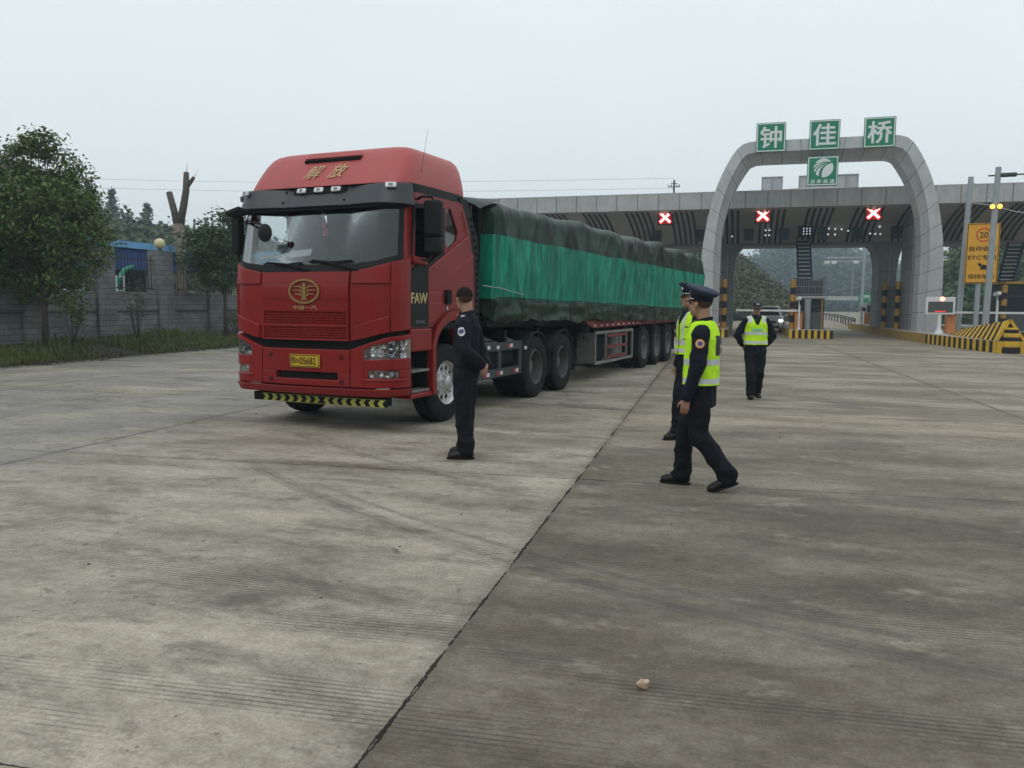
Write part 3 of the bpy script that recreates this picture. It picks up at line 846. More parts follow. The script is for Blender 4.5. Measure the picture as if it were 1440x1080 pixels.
def hang_panel(rel, y=47.2, label=''):
    t = thing('hanging_display', label, 'display panel', (GX + rel, y, 5.18), 0, 'dark hanging displays under the canopy')
    b = MB(); b.box((0, 0, 0.46), (0.55, 0.22, 0.92)); b.box((0, 0, 1.02), (0.06, 0.06, 0.22)); b.build('case', 'booth', t, bevel=0.02)
    q = MB(); q.box((0, -0.114, 0.46), (0.48, 0.012, 0.84)); q.build('screen', 'stair_blue', t)
for i, r_ in enumerate((-8.25, -5.75, -3.17, -1.3, 0.70, 2.43, 4.36)):
    hang_panel(r_, label='unlit dark display hung under the curved canopy soffit')
dl = None
for rx, z in ((-4.06, 5.42), (-2.28, 5.72), (-2.28, 5.45), (-2.08, 5.72), (-2.08, 5.45), (0.98, 5.75), (1.3, 5.72), (1.62, 5.70), (1.95, 5.62), (0.95, 5.45), (1.3, 5.43), (3.05, 5.45), (3.3, 5.43), (3.55, 5.42), (3.5, 5.8), (5.05, 5.45)):
    if dl is None:
        b = MB(); b.lathe([(0.001, -0.02), (0.042, -0.02), (0.046, 0.03), (0.04, 0.06)], axis='Y', n=12); dl = b.build('canopy_lamp', 'led_white')
        o = dl
    else:
        o = dl.copy(); scene.collection.objects.link(o)
    tag(o, 'tiny lit white lamp under the canopy', 'lamp', 'small white lamps under the canopy')
    o.location = (GX + rx, 47.0, z)

# islands
def striped_front(t, x0, x1, y, z0, z1, n, nm='hazard_stripes'):
    b = MB(); w = (x1 - x0) / n
    for i in range(n): b.box((x0 + (i + 0.5) * w, y, (z0 + z1) / 2), (w, 0.03, z1 - z0), i % 2)
    b.build(nm, ['hazard_yellow', 'hazard_black'], t)
def island(label, x0, x1, y0, y1, n):
    t = thing('traffic_island', label, 'traffic island', ((x0 + x1) / 2, y0, 0), 0, 'raised islands between the toll lanes')
    w = x1 - x0; b = MB(); b.box((0, (y1 - y0) / 2 + 0.02, 0.20), (w, y1 - y0, 0.40), 0); b.build('kerb', 'kerb_yellow', t)
    b = MB(); b.box((0, (y1 - y0) / 2 + 0.02, 0.41), (w - 0.06, y1 - y0 - 0.06, 0.024), 0); b.build('top', 'island_top', t)
    striped_front(t, -w / 2, w / 2, 0, 0, 0.405, n)
    return t
island('raised island with yellow and black striped end under the stair booth', 2.17, 4.20, 41.9, 59, 14)
island('raised island with striped end beside the left arch leg', -2.9, -0.74, 41.3, 59, 14)
island('raised island carrying the toll booth at the right edge', 12.0, 14.3, 44.0, 60, 14)

ri = thing('long_traffic_island', 'long raised island with yellow kerb and striped nose at the right', 'traffic island', (8.9, 40, 0))
poly = [(8.5, 31.55), (8.2, 33.8), (7.92, 36.2), (7.66, 38.7), (7.46, 41.3), (7.25, 48), (7.19, 62), (10.0, 62), (10.0, 36), (9.75, 33), (9.4, 31.55)]
pl = [(x - 8.9, y - 40) for x, y in poly]
b = MB(); b.prism(pl, 0, 0.40, 'Z'); b.build('kerb', 'kerb_yellow', ri)
b = MB(); b.prism([(x * 0.97, y * 0.995) for x, y in pl], 0.39, 0.42, 'Z'); b.build('top', 'island_top', ri)
b = MB()
seg = []
def edge_strip(p, q, n, z0, z1, off=0.012, start=0):
    p, q = Vector(p), Vector(q); d = (q - p); nrm = Vector((-d.y, d.x)).normalized()
    if nrm.x > 0: nrm = -nrm
    for i in range(n):
        a, c = p.lerp(q, i / n) + nrm * off, p.lerp(q, (i + 1) / n) + nrm * off
        b.add([(a.x, a.y, z0), (c.x, c.y, z0), (c.x, c.y, z1), (a.x, a.y, z1)], [(0, 1, 2, 3)], (i + start) % 2)
edge_strip(pl[0], pl[1], 8, 0.002, 0.41); edge_strip(pl[1], pl[2], 9, 0.002, 0.41); edge_strip(pl[2], pl[3], 9, 0.002, 0.41, start=1)
for i in range(5):
    w = 0.9 / 5; b.add([(-0.4 + i * w, -8.462, 0.002), (-0.4 + (i + 1) * w, -8.462, 0.002), (-0.4 + (i + 1) * w, -8.462, 0.41), (-0.4 + i * w, -8.462, 0.41)], [(0, 1, 2, 3)], i % 2)
b.build('hazard_stripes', ['hazard_yellow', 'hazard_black'], ri)

# sloping crash block with diagonal stripes on the island nose
cb = thing('crash_block', 'sloping yellow and black striped crash block on the island nose', 'crash barrier', (8.95, 31.7, 0.42))
b = MB()
NW = 22
def sec(t):   # left foot, ridge, right foot
    y = 5.6 * t; zt = 0.74 - 0.5 * t
    return Vector((-0.44 - 0.28 * t, y, 0.004)), Vector((-0.05 - 0.25 * t, y, zt)), Vector((0.44, y, 0.004))
for i in range(NW):
    a, c = i / NW, (i + 1) / NW
    sk = 1.6 / NW
    l0, r0, q0 = sec(a); l1, r1, q1 = sec(c)
    _, r0s, _ = sec(min(1, a + sk)); _, r1s, _ = sec(min(1, c + sk))
    b.add([l0, l1, r1s, r0s], [(0, 1, 2, 3)], i % 2)
    b.add([q0, q1, r1s, r0s], [(0, 3, 2, 1)], i % 2)
_, r_, _ = sec(0); l0, _, q0 = sec(0); _, r2, _ = sec(1.6 / NW)
b.add([l0, r_, r2], [(0, 1, 2)], 0); b.add([q0, r2, r_], [(0, 1, 2)], 0)
l1, rr1, q1 = sec(1); b.add([l1, q1, rr1], [(0, 1, 2)], 1)
b.add([l0, q0, r_], [(0, 1, 2)], 1)
b.build('wedge', ['hazard_yellow', 'hazard_black'], cb, fix=False)
b = MB()
for s in (-1, 1): b.bar(Vector((s * 0.42, -0.03, 0.02)), Vector((-0.05, -0.03, 0.74)), 0.03, 0.09)
b.build('edge_band', 'hazard_yellow', cb)
b = MB()
for i, z in enumerate((-0.41, -0.2, 0.0, 0.14, 0.28, 0.40)):
    z1 = (-0.2, 0.0, 0.14, 0.28, 0.40, 0.47)[i]
    b.lathe([(0.30 - 0.02 * i, z), (0.31 - 0.02 * i, (z + z1) / 2), (0.29 - 0.02 * i, z1)], (0.0, -0.06, 0), n=20, mi=(1, 0)[i % 2])
b.build('bumper_drum', ['hazard_yellow', 'hazard_black'], cb, smooth=True)

# posts, barriers, cabinets
def striped_post(x, y, label, h=2.42, w=0.26, z0=0.42):
    t = thing('striped_post', label, 'bollard post', (x, y, z0), 0, 'yellow and black posts guarding the islands')
    b = MB(); n = 7
    for i in range(n): b.lathe([(w / 2, h * i / n), (w / 2, h * (i + 1) / n)], n=16, mi=(0 if i % 2 == 0 else 1))
    b.build('post', ['post_yellow', 'hazard_black'], t, smooth=True)
    b = MB(); b.lathe([(w / 2, h + 0.002), (w / 2 * 0.8, h + 0.05), (0.001, h + 0.07)], n=16); b.build('post_cap', 'post_yellow', t, smooth=True)
striped_post(2.32, 42.6, 'yellow and black post at the corner of the stair booth')
striped_post(-0.98, 42.4, 'yellow and black post nearest the left lane on the island by the arch leg')
striped_post(-1.28, 42.8, 'yellow and black post hugging the left arch leg')
striped_post(7.68, 46.0, 'bright yellow banded post in front of the small booth by the column')
striped_post(6.98 + 0.42, 48.3, 'dark banded post at the foot of the right column')
striped_post(12.2, 44.6, 'banded post at the corner of the right edge booth', h=2.2)

def barrier(x, y, d, L, label, z0=0.42, tilt=0.0):
    t = thing('barrier_gate', label, 'barrier', (x, y, z0), 0, 'lane barriers')
    b = MB(); b.box((0, 0, 0.43), (0.36, 0.34, 0.84)); b.build('cabinet', 'orange_paint', t, bevel=0.02)
    b = MB(); b.box((0, 0, 0.87), (0.40, 0.38, 0.05)); b.build('cabinet_lid', 'orange_paint', t, bevel=0.01)
    b = MB(); b.box((d * L / 2, -0.23, 0.93 + tilt * L / 2), (L, 0.05, 0.09)); b.build('boom', 'white_paint', t)
    b = MB(); b.box((0, -0.21, 0.93), (0.2, 0.08, 0.2)); b.build('boom_mount', 'hazard_black', t, bevel=0.01)
barrier(2.62, 42.45, -1, 3.0, 'orange barrier cabinet at the stair booth with white boom lowered left')
barrier(8.78, 39.6, 1, 3.3, 'orange barrier cabinet beside the grey pole with white boom lowered right')
barrier(7.75, 57.0, -1, 3.6, 'far orange barrier cabinet past the column with white boom')
def camera_post(x, y, h, label, z0=0.42, cam_=True):
    t = thing('camera_post', label, 'camera post', (x, y, z0), 0, 'white camera posts')
    b = MB(); b.lathe([(0.09, 0), (0.09, 0.04), (0.055, 0.06), (0.05, h)], n=12); b.build('post', 'white_paint', t, smooth=True)
    b = MB(); b.box((-0.06, -0.1, h + 0.06), (0.16, 0.34, 0.15), 0, Euler((R(-12), 0, R(20)))); b.build('camera', 'white_paint', t, bevel=0.02)
    b = MB(); b.box((0.1, 0.0, h - 0.12), (0.2, 0.2, 0.22)); b.build('light_box', 'hazard_black', t, bevel=0.02)
camera_post(2.62, 42.1, 1.45, 'white camera post in front of the orange barrier cabinet')
camera_post(10.75, 40.2, 1.7, 'white camera post between grey pole and right booth')
camera_post(7.3, 56.0, 1.1, 'far white camera post past the column')

t = thing('traffic_cone', 'small red and white striped cone on the left island beside the post', 'traffic cone', (-1.28, 41.75, 0.42))
b = MB()
for i in range(5): b.lathe([(0.15 - 0.022 * i, 0.03 + 0.12 * i), (0.15 - 0.022 * (i + 1), 0.03 + 0.12 * (i + 1))], n=16, mi=i % 2)
b.box((0, 0, 0.015), (0.36, 0.36, 0.03), 0); b.build('cone', ['reflect_red', 'reflect_white'], t, smooth=True)
def display(x, y, w, h, z, label, lit=True):
    t = thing('lane_display', label, 'display board', (x, y, 0.42), 0, 'fee display boards')
    b = MB(); b.lathe([(0.20, 0), (0.16, 0.06), (0.09, 0.25), (0.075, z)], n=14); b.build('stand', 'white_paint', t, smooth=True)
    b = MB()
    b.box((0, 0.02, z + h / 2), (w, 0.18, h)); b.build('case', 'white_paint', t, bevel=0.02)
    b = MB(); b.box((0, -0.075, z + h * 0.42), (w * 0.84, 0.012, h * 0.62)); b.build('screen', 'booth', t)
    if lit:
        b = MB(); b.ell((0.06, -0.09, z + h * 0.89), (0.10, 0.05, 0.10), 0, 14, 8); b.build('red_lamp', 'lamp_red', t, smooth='all')
        b = MB()
        for i in range(9): b.box((-0.18 + i * 0.05, -0.085, z + h * 0.16 + 0.012 * (i % 2)), (0.052, 0.008, 0.035 - 0.01 * (i % 3)))
        b.build('lit_text', 'led_red', t)
display(8.26, 39.2, 1.17, 0.76, 0.84, 'white fee display board with red lamp beside the arch leg')
display(7.95, 55.6, 1.0, 0.62, 0.75, 'far white display board past the column', False)

# booths
def booth(x0, x1, y0, y1, z1, label, roof='island_top', extra=None):
    xc = (x0 + x1) / 2; w = x1 - x0; d = y1 - y0
    t = thing('toll_booth', label, 'toll booth', (xc, y0, 0.42))
    H_ = z1 - 0.42
    b = MB(); b.box((0, d / 2, 0.42), (w, d, 0.84)); b.build('lower_wall', 'booth', t, bevel=0.015)
    b = MB(); b.box((0, d / 2, (0.86 + H_ - 0.1) / 2), (w - 0.06, d - 0.06, H_ - 0.1 - 0.86)); b.build('glazing', 'glass_dark', t)
    b = MB()
    for sx in (-1, 1):
        for sy in (0, 1): b.box((sx * (w / 2 - 0.03), sy * d + (0.03 if sy == 0 else -0.03), (0.85 + H_ - 0.1) / 2), (0.07, 0.07, H_ - 0.1 - 0.85))
    b.box((0, 0.03, (0.85 + H_) / 2), (0.05, 0.05, H_ - 0.95)); b.box((0, 0.02, H_ * 0.72), (w - 0.08, 0.05, 0.05))
    for sx in (-1, 1): b.box((sx * (w / 2 - 0.03), d / 2, H_ - 0.13), (0.06, d - 0.08, 0.05))
    b.build('window_frame', 'chassis_grey', t)
    b = MB(); b.box((0, d / 2, H_ - 0.03), (w + 0.2, d + 0.2, 0.12)); b.build('roof', roof, t, bevel=0.015)
    return t, w, d, H_
t, w, d, H_ = booth(2.5, 3.85, 43.0, 46.2, 2.05, 'dark stair booth with railed roof on the middle island')
b = MB()
for i in range(13):
    b.box((-w / 2 + i * w / 12, 0.0, H_ + 0.5), (0.022, 0.022, 0.92))
for z in (H_ + 0.12, H_ + 0.5, H_ + 0.95):
    b.box((0, 0.0, z), (w, 0.035, 0.035))
for sx in (-1, 1):
    for i in range(9): b.box((sx * w / 2, 0.3 + i * 0.33, H_ + 0.5), (0.022, 0.022, 0.92))
    b.box((sx * w / 2, d / 2, H_ + 0.95), (0.035, d, 0.035))
b.build('roof_railing', 'plate_grey', t)
b = MB(); b.box((0, 0.9, H_ + 0.42), (w * 0.92, 0.9, 0.8)); b.build('roof_unit', 'chassis_grey', t, bevel=0.02)
b = MB()
for i in range(10): b.box((w * 0.22, 0.3 + i * 0.28, 0.05 + i * 0.165), (w * 0.42, 0.27, 0.03))
b.build('inner_steps', 'chassis_grey', t)
b = MB(); b.lathe([(0.16, 0.0), (0.16, H_ - 0.12)], (-0.12, -0.10, 0), n=16); b.build('blue_column', 'galv', t, smooth=True)
b = MB(); b.box((w * 0.42, -0.02, 0.8), (0.05, 0.05, 1.6)); b.build('yellow_edge', 'post_yellow', t)
t, w, d, H_ = booth(12.45, 14.2, 45.2, 48.6, 2.82, 'dark toll booth with yellow roof edge at the right side of the photo', 'post_yellow')
t, w, d, H_ = booth(8.06, 8.95, 46.6, 48.7, 2.75, 'small dark booth between the right column and the arch leg', 'booth')
b = MB(); b.box((0.1, -0.02, 0.45), (0.4, 0.05, 0.55)); b.build('red_door_panel', 'trailer_red', t)

def stair(x, y0, y1, z0, z1, w, n, label, dx=0.0):
    t = thing('roof_stair', label, 'stair', (x, y0, z0), 0, 'steel stairs up to the canopy')
    b = MB()
    for s in (-1, 1): b.bar((s * w / 2, 0, 0), (s * w / 2 + dx, y1 - y0, z1 - z0), 0.07, 0.24)
    b.build('stringers', 'stair_blue', t)
    b = MB()
    for i in range(n):
        k = (i + 0.5) / n
        b.box((dx * k, (y1 - y0) * k, (z1 - z0) * k), (w - 0.075, 0.16, 0.04))
    b.build('treads', 'stair_tread', t)
    b = MB()
    for i in range(n):
        k = (i + 0.5) / n
        b.box((dx * k, (y1 - y0) * k + 0.1, (z1 - z0) * k - 0.1), (w - 0.08, 0.02, 0.13))
    b.build('risers', 'stair_blue', t)
stair(3.05, 44.6, 48.2, 2.1, 5.35, 0.68, 15, 'blue steel stair rising from the stair booth roof to the canopy')
stair(12.75, 46.5, 48.0, 2.9, 4.9, 0.7, 10, 'dark steel stair above the booth at the right edge', dx=0.75)
b = MB(); b.box((0, 0, 0.27), (0.78, 0.12, 0.62)); lb = thing('stair_light_board', 'black board with lit white dots above the blue stair', 'display panel', (3.05, 46.6, 5.3)); b.build('board', 'hazard_black', lb)
b = MB()
for i in range(3):
    for j in range(3): b.box((-0.1 + i * 0.16, -0.066, 0.15 + j * 0.14), (0.05, 0.01, 0.07))
b.build('lit_dots', 'led_white', lb)

# grey poles and the yellow sign
t = thing('light_pole', 'grey steel pole beside the yellow sign, the one farther left', 'pole', (9.2, 40.1, 0.42))
b = MB(); b.tube([(0, 0, 0), (0.08, 0, 3.5), (0.17, 0, 6.85)], [0.13, 0.12, 0.11], 16); b.build('shaft', 'galv', t, smooth=True)
b = MB(); b.box((0, 0, 0.02), (0.34, 0.34, 0.04)); b.build('base_plate', 'galv', t)
b = MB(); b.tube([(0.13, 0, 5.75), (1.0, 0, 5.6), (2.0, 0, 5.3), (3.2, 0, 5.12)], 0.022, 8); b.tube([(0.17, 0, 6.7), (0.8, 0, 6.1), (1.3, 0, 5.55)], 0.014, 6); b.build('bracket_arm', 'galv', t, smooth=True)
t = thing('signal_pole', 'grey steel pole with amber flashers standing in front of the yellow sign', 'pole', (9.22, 35.95, 0.42))
b = MB(); b.tube([(0, 0, 0), (0.06, 0, 3.3), (0.12, 0, 6.6)], [0.125, 0.115, 0.105], 16); b.build('shaft', 'galv', t, smooth=True)
b = MB(); b.box((0, 0, 0.02), (0.34, 0.34, 0.04)); b.build('base_plate', 'galv', t)
b = MB(); b.tube([(-0.22, 0, 6.28), (3.0, 0, 6.34)], 0.03, 8); b.tube([(0.18, 0, 6.29), (0.75, 0, 6.30)], 0.085, 12); b.build('cross_arm', 'chassis_grey', t, smooth=True)
for s in (-1, 1):
    b = MB(); b.lathe([(0.001, -0.2), (0.075, -0.19), (0.095, -0.12)], (0.09 + s * 0.13, 0, 5.08), axis='Y', n=16); fl = b.build('flasher_lens', 'lamp_amber', t, smooth=True)
    b = MB(); b.lathe([(0.098, -0.13), (0.11, -0.05), (0.06, 0.0)], (0.09 + s * 0.13, 0, 5.08), axis='Y', n=16); b.build('flasher_case', 'chassis_grey', t, smooth=True)

t = thing('traffic_sign', 'tall yellow sign board with 20 limit and black lettering', 'road sign', (9.72, 39.0, 0.42))
b = MB(); b.lathe([(0.10, 0), (0.10, 4.6)], (-0.05, 0.12, 0), n=16); b.build('post', 'galv', t, smooth=True)
b = MB(); b.box((0, 0, 3.46), (1.27, 0.05, 2.55)); b.build('board', 'sign_yellow', t, bevel=0.01)
w, h = 1.27, 2.55
fr = plate_mb([[(-w / 2 + .02, .02), (w / 2 - .02, .02), (w / 2 - .02, h - .02), (-w / 2 + .02, h - .02)], [(-w / 2 + .05, .05), (w / 2 - .05, .05), (w / 2 - .05, h - .05), (-w / 2 + .05, h - .05)]], 0.004)
fr.transform(at(FRONT, 0, -0.031, 3.46 - h / 2)); fr.build('border', 'ink', t)
rg_ = plate_mb([circle(0, 0, 0.30, 36), circle(0, 0, 0.245, 36)], 0.004); rg_.transform(at(FRONT, 0.02, -0.031, 4.24)); rg_.build('red_ring', 'sign_red', t)
for body, wd, hh, x, z in (('20', 0.32, 0.25, 0.02, 4.24), ('自动收费', 1.02, 0.22, 0, 3.66), ('ETC专用', 1.06, 0.22, 0, 3.29), ('保持车距', 1.02, 0.21, 0, 2.48)):
    tm = text_mb(body, wd, hh, 0.004, bold=0.012); tm.transform(at(FRONT, x, -0.031, z)); tm.build('lettering', 'ink', t)
ar = plate_mb([[(-0.17, 0.16), (-0.09, 0.17), (0.02, 0.03), (0.01, 0.15), (0.07, 0.08), (0.17, 0.06), (0.16, -0.12), (-0.12, -0.12), (-0.04, -0.04), (-0.17, 0.08)]], 0.004)
ar.transform(at(FRONT, 0.03, -0.031, 2.89)); ar.build('arrow', 'ink', t)

# beyond the gate
t = thing('camera_gantry', 'grey pole with double arm carrying cameras beyond the gate', 'gantry', (10.5, 81, 0))
b = MB(); b.tube([(0, 0, 0), (0, 0, 7.3)], [0.15, 0.11], 12); b.build('mast', 'galv', t, smooth=True)
b = MB(); b.tube([(0.1, 0, 6.05), (-3.2, 0, 6.05)], 0.06, 8); b.tube([(0.1, 0, 5.72), (-3.2, 0, 5.72)], 0.05, 8); b.tube([(0, 0, 7.2), (-1.8, 0, 6.1)], 0.02, 6); b.build('arm', 'galv', t, smooth=True)
for xx_ in (-3.2, -2.6, -0.7):
    b = MB(); b.box((xx_, -0.1, 5.62), (0.42, 0.5, 0.26)); b.build('camera', 'white_paint', t, bevel=0.03)
b = MB(); b.tube([(-0.9, 0, 5.6), (-0.9, 0, 1.0)], 0.05, 8); b.build('cable_post', 'galv', t)
t = thing('direction_sign', 'small green direction sign beyond the gate by the far column', 'road sign', (12.6, 92, 0))
b = MB()
for s in (-0.7, 0.7): b.lathe([(0.06, 0), (0.06, 3.2)], (s, 0.1, 0), n=8)
b.build('posts', 'galv', t); b = MB(); b.box((0, 0, 2.45), (2.1, 0.06, 1.0)); b.build('board', 'sign_green', t)
b = MB(); b.box((0, -0.034, 2.45), (1.9, 0.006, 0.05)); b.box((-0.4, -0.034, 2.65), (0.9, 0.006, 0.14)); b.box((0.4, -0.034, 2.22), (0.7, 0.006, 0.14)); b.build('markings', 'sign_white', t)
gr = thing('guard_rail', 'grey steel guard rail along the road past the toll gate', 'guard rail', (7.6, 62.5, 0))
gp = [(0, 0), (0.5, 8), (1.2, 20), (1.6, 34), (1.8, 60)]
b = MB()
for z in (0.55, 0.72):
    b.tube([(x, y, z) for x, y in gp], 0.055, 6)
b.build('rail', 'chassis_grey', gr, smooth=True)
b = MB()
for i in range(16):
    y = i * 3.9; x = lerp_list([(q[1], q[0]) for q in gp], y); b.box((x + 0.08, y, 0.36), (0.1, 0.1, 0.72))
b.build('posts', 'chassis_grey', gr)
t = thing('overpass', 'pale low overpass crossing the misty valley beyond the gate', 'bridge', (22, 230, 0))
b = MB(); b.box((0, 0, 3.4), (46, 6, 0.6)); b.build('deck', 'island_top', t)
b = MB(); b.box((0, -2.9, 3.9), (46, 0.2, 0.4)); b.build('parapet', 'island_top', t)
for xx_ in (-16, -4, 8, 19):
    b = MB(); b.lathe([(0.8, 0), (0.8, 3.12)], (xx_, 0, 0), n=14); b.build('pier', 'island_top', t, smooth=True)

# white car waiting behind the far officer
car = thing('white_car', 'white car with lit headlamp waiting behind the lowered boom', 'car', (1.45, 50.2, 0))
cs = [(-0.0, 0.30, 0.62), (0.06, 0.28, 0.86), (0.9, 0.30, 0.98), (1.0, 0.3, 1.02)]
b = MB()
b.loft([(0, 2.1, 0.24, 0.86, 2.05), (0, 2.1, 0.55, 0.92, 2.12), (0, 2.1, 0.85, 0.91, 2.08), (0, 2.15, 0.98, 0.86, 1.98), (0, 2.2, 1.0, 0.80, 1.9)], 48, 0, 4.5); b.build('body', 'car_white', car, smooth=True)
b = MB(); b.loft([(0, 2.35, 0.99, 0.80, 1.40), (0, 2.45, 1.30, 0.72, 1.10), (0, 2.5, 1.50, 0.64, 0.9)], 40, 0, 4.0); b.build('windows', 'glass_dark', car, smooth=True)
b = MB(); b.loft([(0, 2.5, 1.49, 0.66, 0.93), (0, 2.5, 1.56, 0.60, 0.8)], 40, 0, 4.0); b.build('roof', 'car_white', car, smooth=True)
for s in (-1, 1):
    b = MB(); b.bar((s * 0.80, 0.98, 0.99), (s * 0.64, 1.58, 1.5), 0.06); b.build('windscreen_pillar', 'car_white', car)
    b = MB(); b.ell((s * 0.64, 0.10, 0.70), (0.17, 0.07, 0.085)); b.build('headlight', 'headlamp', car, smooth='all')
    b = MB(); b.box((s * 1.0, 1.15, 1.02), (0.2, 0.12, 0.13)); b.build('mirror', 'car_white', car, bevel=0.03)
    for y in (0.9, 3.4):
        b = MB(); b.lathe([(0.19, -0.1), (0.31, -0.1), (0.31, 0.1), (0.19, 0.1)], (s * 0.82, y, 0.31), axis='X', n=24); b.build('wheel', 'rubber', car, smooth=True)
b = MB(); b.box((0, 0.02, 0.62), (0.8, 0.08, 0.15)); b.box((0, 0.0, 0.34), (1.2, 0.08, 0.16)); b.build('grille', 'hazard_black', car, bevel=0.02)
b = MB(); b.box((0, -0.06, 0.47), (0.44, 0.015, 0.14)); b.build('number_plate', 'paper_blue', car)

# ================================================================ TRUCK
TR_O = Vector((-5.069, 10.378, 0)); TR_RZ = R(-8)
tk = thing('tractor_truck', 'red tractor truck with gold emblem and yellow number plate pulling the covered trailer', 'truck', TR_O, TR_RZ)
HW = 1.27
FA, FR_ = 0.93, 0.34
L1, L2 = FA, FA + FR_ * math.pi / 2
def cabpt(s, z, off=0.0):
    a = abs(s); sg = 1 if s >= 0 else -1
    if a <= L1:
        x, y = a, -1.44 + 0.055 * (a / FA) ** 2; n = Vector((0.11 * a / FA, -1))
    elif a <= L2:
        t = (a - L1) / FR_; x, y = FA + FR_ * math.sin(t), -1.385 + FR_ * (1 - math.cos(t)); n = Vector((math.sin(t) + 0.11 * math.cos(t), -math.cos(t)))
    else:
        x, y = HW, -1.385 + FR_ + (a - L2); n = Vector((1, 0))
    n.normalize()
    # rake of the front, less towards the sides
    if z > 2.05: dy = 0.05 + (z - 2.05) * 0.40
    elif z > 1.75: dy = (z - 1.75) / 0.30 * 0.05
    else: dy = 0
    k = 1 - 0.72 * min(1, max(0, (a - 0.5) / (L2 - 0.5)))
    if z > 2.05: x *= 1 - (z - 2.05) * 0.045
    return Vector(((x + n.x * off) * sg, y + dy * k + n.y * off, z))
def patch(s0, s1, zb, zt, off=0.0, thick=0.04, ns=None, nz=6, mi=0, b=None, offtop=None):
    b = b or MB()
    ns = ns or max(4, int((s1 - s0) / 0.06))
    k0 = len(b.v)
    for lay in (0, 1):
        for i in range(ns + 1):
            s = s0 + (s1 - s0) * i / ns
            z0, z1 = lerp_list(zb, s), lerp_list(zt, s)
            for j in range(nz + 1):
                o_ = off if offtop is None else off + (offtop - off) * j / nz
                b.v.append(tuple(cabpt(s, z0 + (z1 - z0) * j / nz, o_ - (thick if lay else 0))))
    S = (ns + 1) * (nz + 1)
    def q(l, i, j): return k0 + l * S + i * (nz + 1) + j
    fs = []
    for i in range(ns):
        for j in range(nz):
            fs.append((q(0, i, j), q(0, i + 1, j), q(0, i + 1, j + 1), q(0, i, j + 1)))
            fs.append((q(1, i, j), q(1, i, j + 1), q(1, i + 1, j + 1), q(1, i + 1, j)))
    for i in range(ns):
        fs.append((q(0, i, 0), q(1, i, 0), q(1, i + 1, 0), q(0, i + 1, 0)))
        fs.append((q(0, i, nz), q(0, i + 1, nz), q(1, i + 1, nz), q(1, i, nz)))
    for j in range(nz):
        fs.append((q(0, 0, j), q(0, 0, j + 1), q(1, 0, j + 1), q(1, 0, j)))
        fs.append((q(0, ns, j), q(1, ns, j), q(1, ns, j + 1), q(0, ns, j + 1)))
    b.f += fs; b.m += [mi] * len(fs)
    return b
def mirror_tab(t): return sorted([(-s, z) for s, z in t if s > 0] + list(t))
def onfront(mb, s, z, off=0.02, parent=None):
    """lay a flat drawing on the cab front"""
    p = cabpt(s, z, off); dz = (cabpt(s, z + 0.02, off) - cabpt(s, z - 0.02, off)).normalized(); dx = (cabpt(s + 0.02, z, off) - cabpt(s - 0.02, z, off)).normalized()
    nn = dx.cross(dz)
    mt = Matrix((dx, dz, nn)).transposed().to_4x4(); mt.translation = p
    return mb.transform(mt)

SE = L2 + 0.0
# front panels above the bumper
gap_top = mirror_tab([(0, 1.13), (0.64, 1.13), (0.80, 1.15), (1.15, 1.24), (SE, 1.28)])
pan_top = mirror_tab([(0, 1.975), (0.68, 1.975), (0.95, 2.02), (1.2, 2.09), (SE, 2.15)])
bump_top = mirror_tab([(0, 1.02), (0.66, 1.02), (0.85, 1.085), (1.15, 1.185), (SE, 1.215)])
fp = patch(-0.66, 0.66, 1.13, 1.975, 0.025, 0.05)
# opening frame for the grille is set into the panel: lower part recessed
fp = patch(-0.66, 0.66, 1.49, 1.975, 0.03, 0.06, b=MB())
patch(-0.66, -0.635, 1.13, 1.49, 0.03, 0.06, ns=2, b=fp); patch(0.635, 0.66, 1.13, 1.49, 0.03, 0.06, ns=2, b=fp)
patch(-0.635, 0.635, 1.300, 1.325, 0.03, 0.05, b=fp); patch(-0.635, 0.635, 1.130, 1.145, 0.03, 0.05, b=fp)
bonnet = fp.build('front_panel', 'truck_red', tk, bevel=0.006)
b = MB(); patch(-0.64, 0.64, 1.635, 1.642, 0.036, 0.012, nz=1, b=b); patch(-0.66, 0.66, 1.845, 1.852, 0.034, 0.01, nz=1, b=b); b.build('panel_crease', 'truck_red', tk)
b = MB(); patch(-0.64, 0.64, 1.14, 1.50, -0.012, 0.02, b=b); b.build('grille_backing', 'dark', tk)
# honeycomb mesh, two bands
gm = MB()
for zlo, zhi in ((1.148, 1.298), (1.328, 1.488)):
    rows = 5; dz = (zhi - zlo) / rows; cols = 36
    for j in range(rows + 1):
        z = zlo + j * dz
        patch(-0.635, 0.635, z - 0.0065, z + 0.0065, 0.020, 0.02, ns=24, nz=1, b=gm)
    for j in range(rows):
        for i in range(cols):
            s = -0.635 + (i + (0.5 if j % 2 else 0.0) + 0.25) * 1.27 / cols
            if abs(s) > 0.63: continue
            patch(s - 0.006, s + 0.006, zlo + j * dz, zlo + (j + 1) * dz, 0.018, 0.02, ns=1, nz=1, b=gm)
gm.build('grille', 'truck_red', tk)
for sg in (-1, 1):
    def P(a, c, zb, zt, off, th=0.05, b=None, nz=6):
        s0, s1 = (a, c) if sg > 0 else (-c, -a)
        return patch(s0, s1, zb, zt, off, th, b=b, nz=nz)
    b = P(0.668, SE, gap_top, pan_top, 0.010)
    P(0.70, 1.17, mirror_tab([(0.7, 1.83), (1.17, 1.85)]) if False else 1.83, pan_top, 0.035, 0.03, b=b)
    P(0.72, 1.17, gap_top, mirror_tab([(0.72, 1.31), (1.17, 1.44)]), 0.035, 0.03, b=b)
    P(1.19, SE, gap_top, pan_top, 0.035, 0.03, b=b)
    b.build('corner_panel', 'truck_red', tk, bevel=0.008)
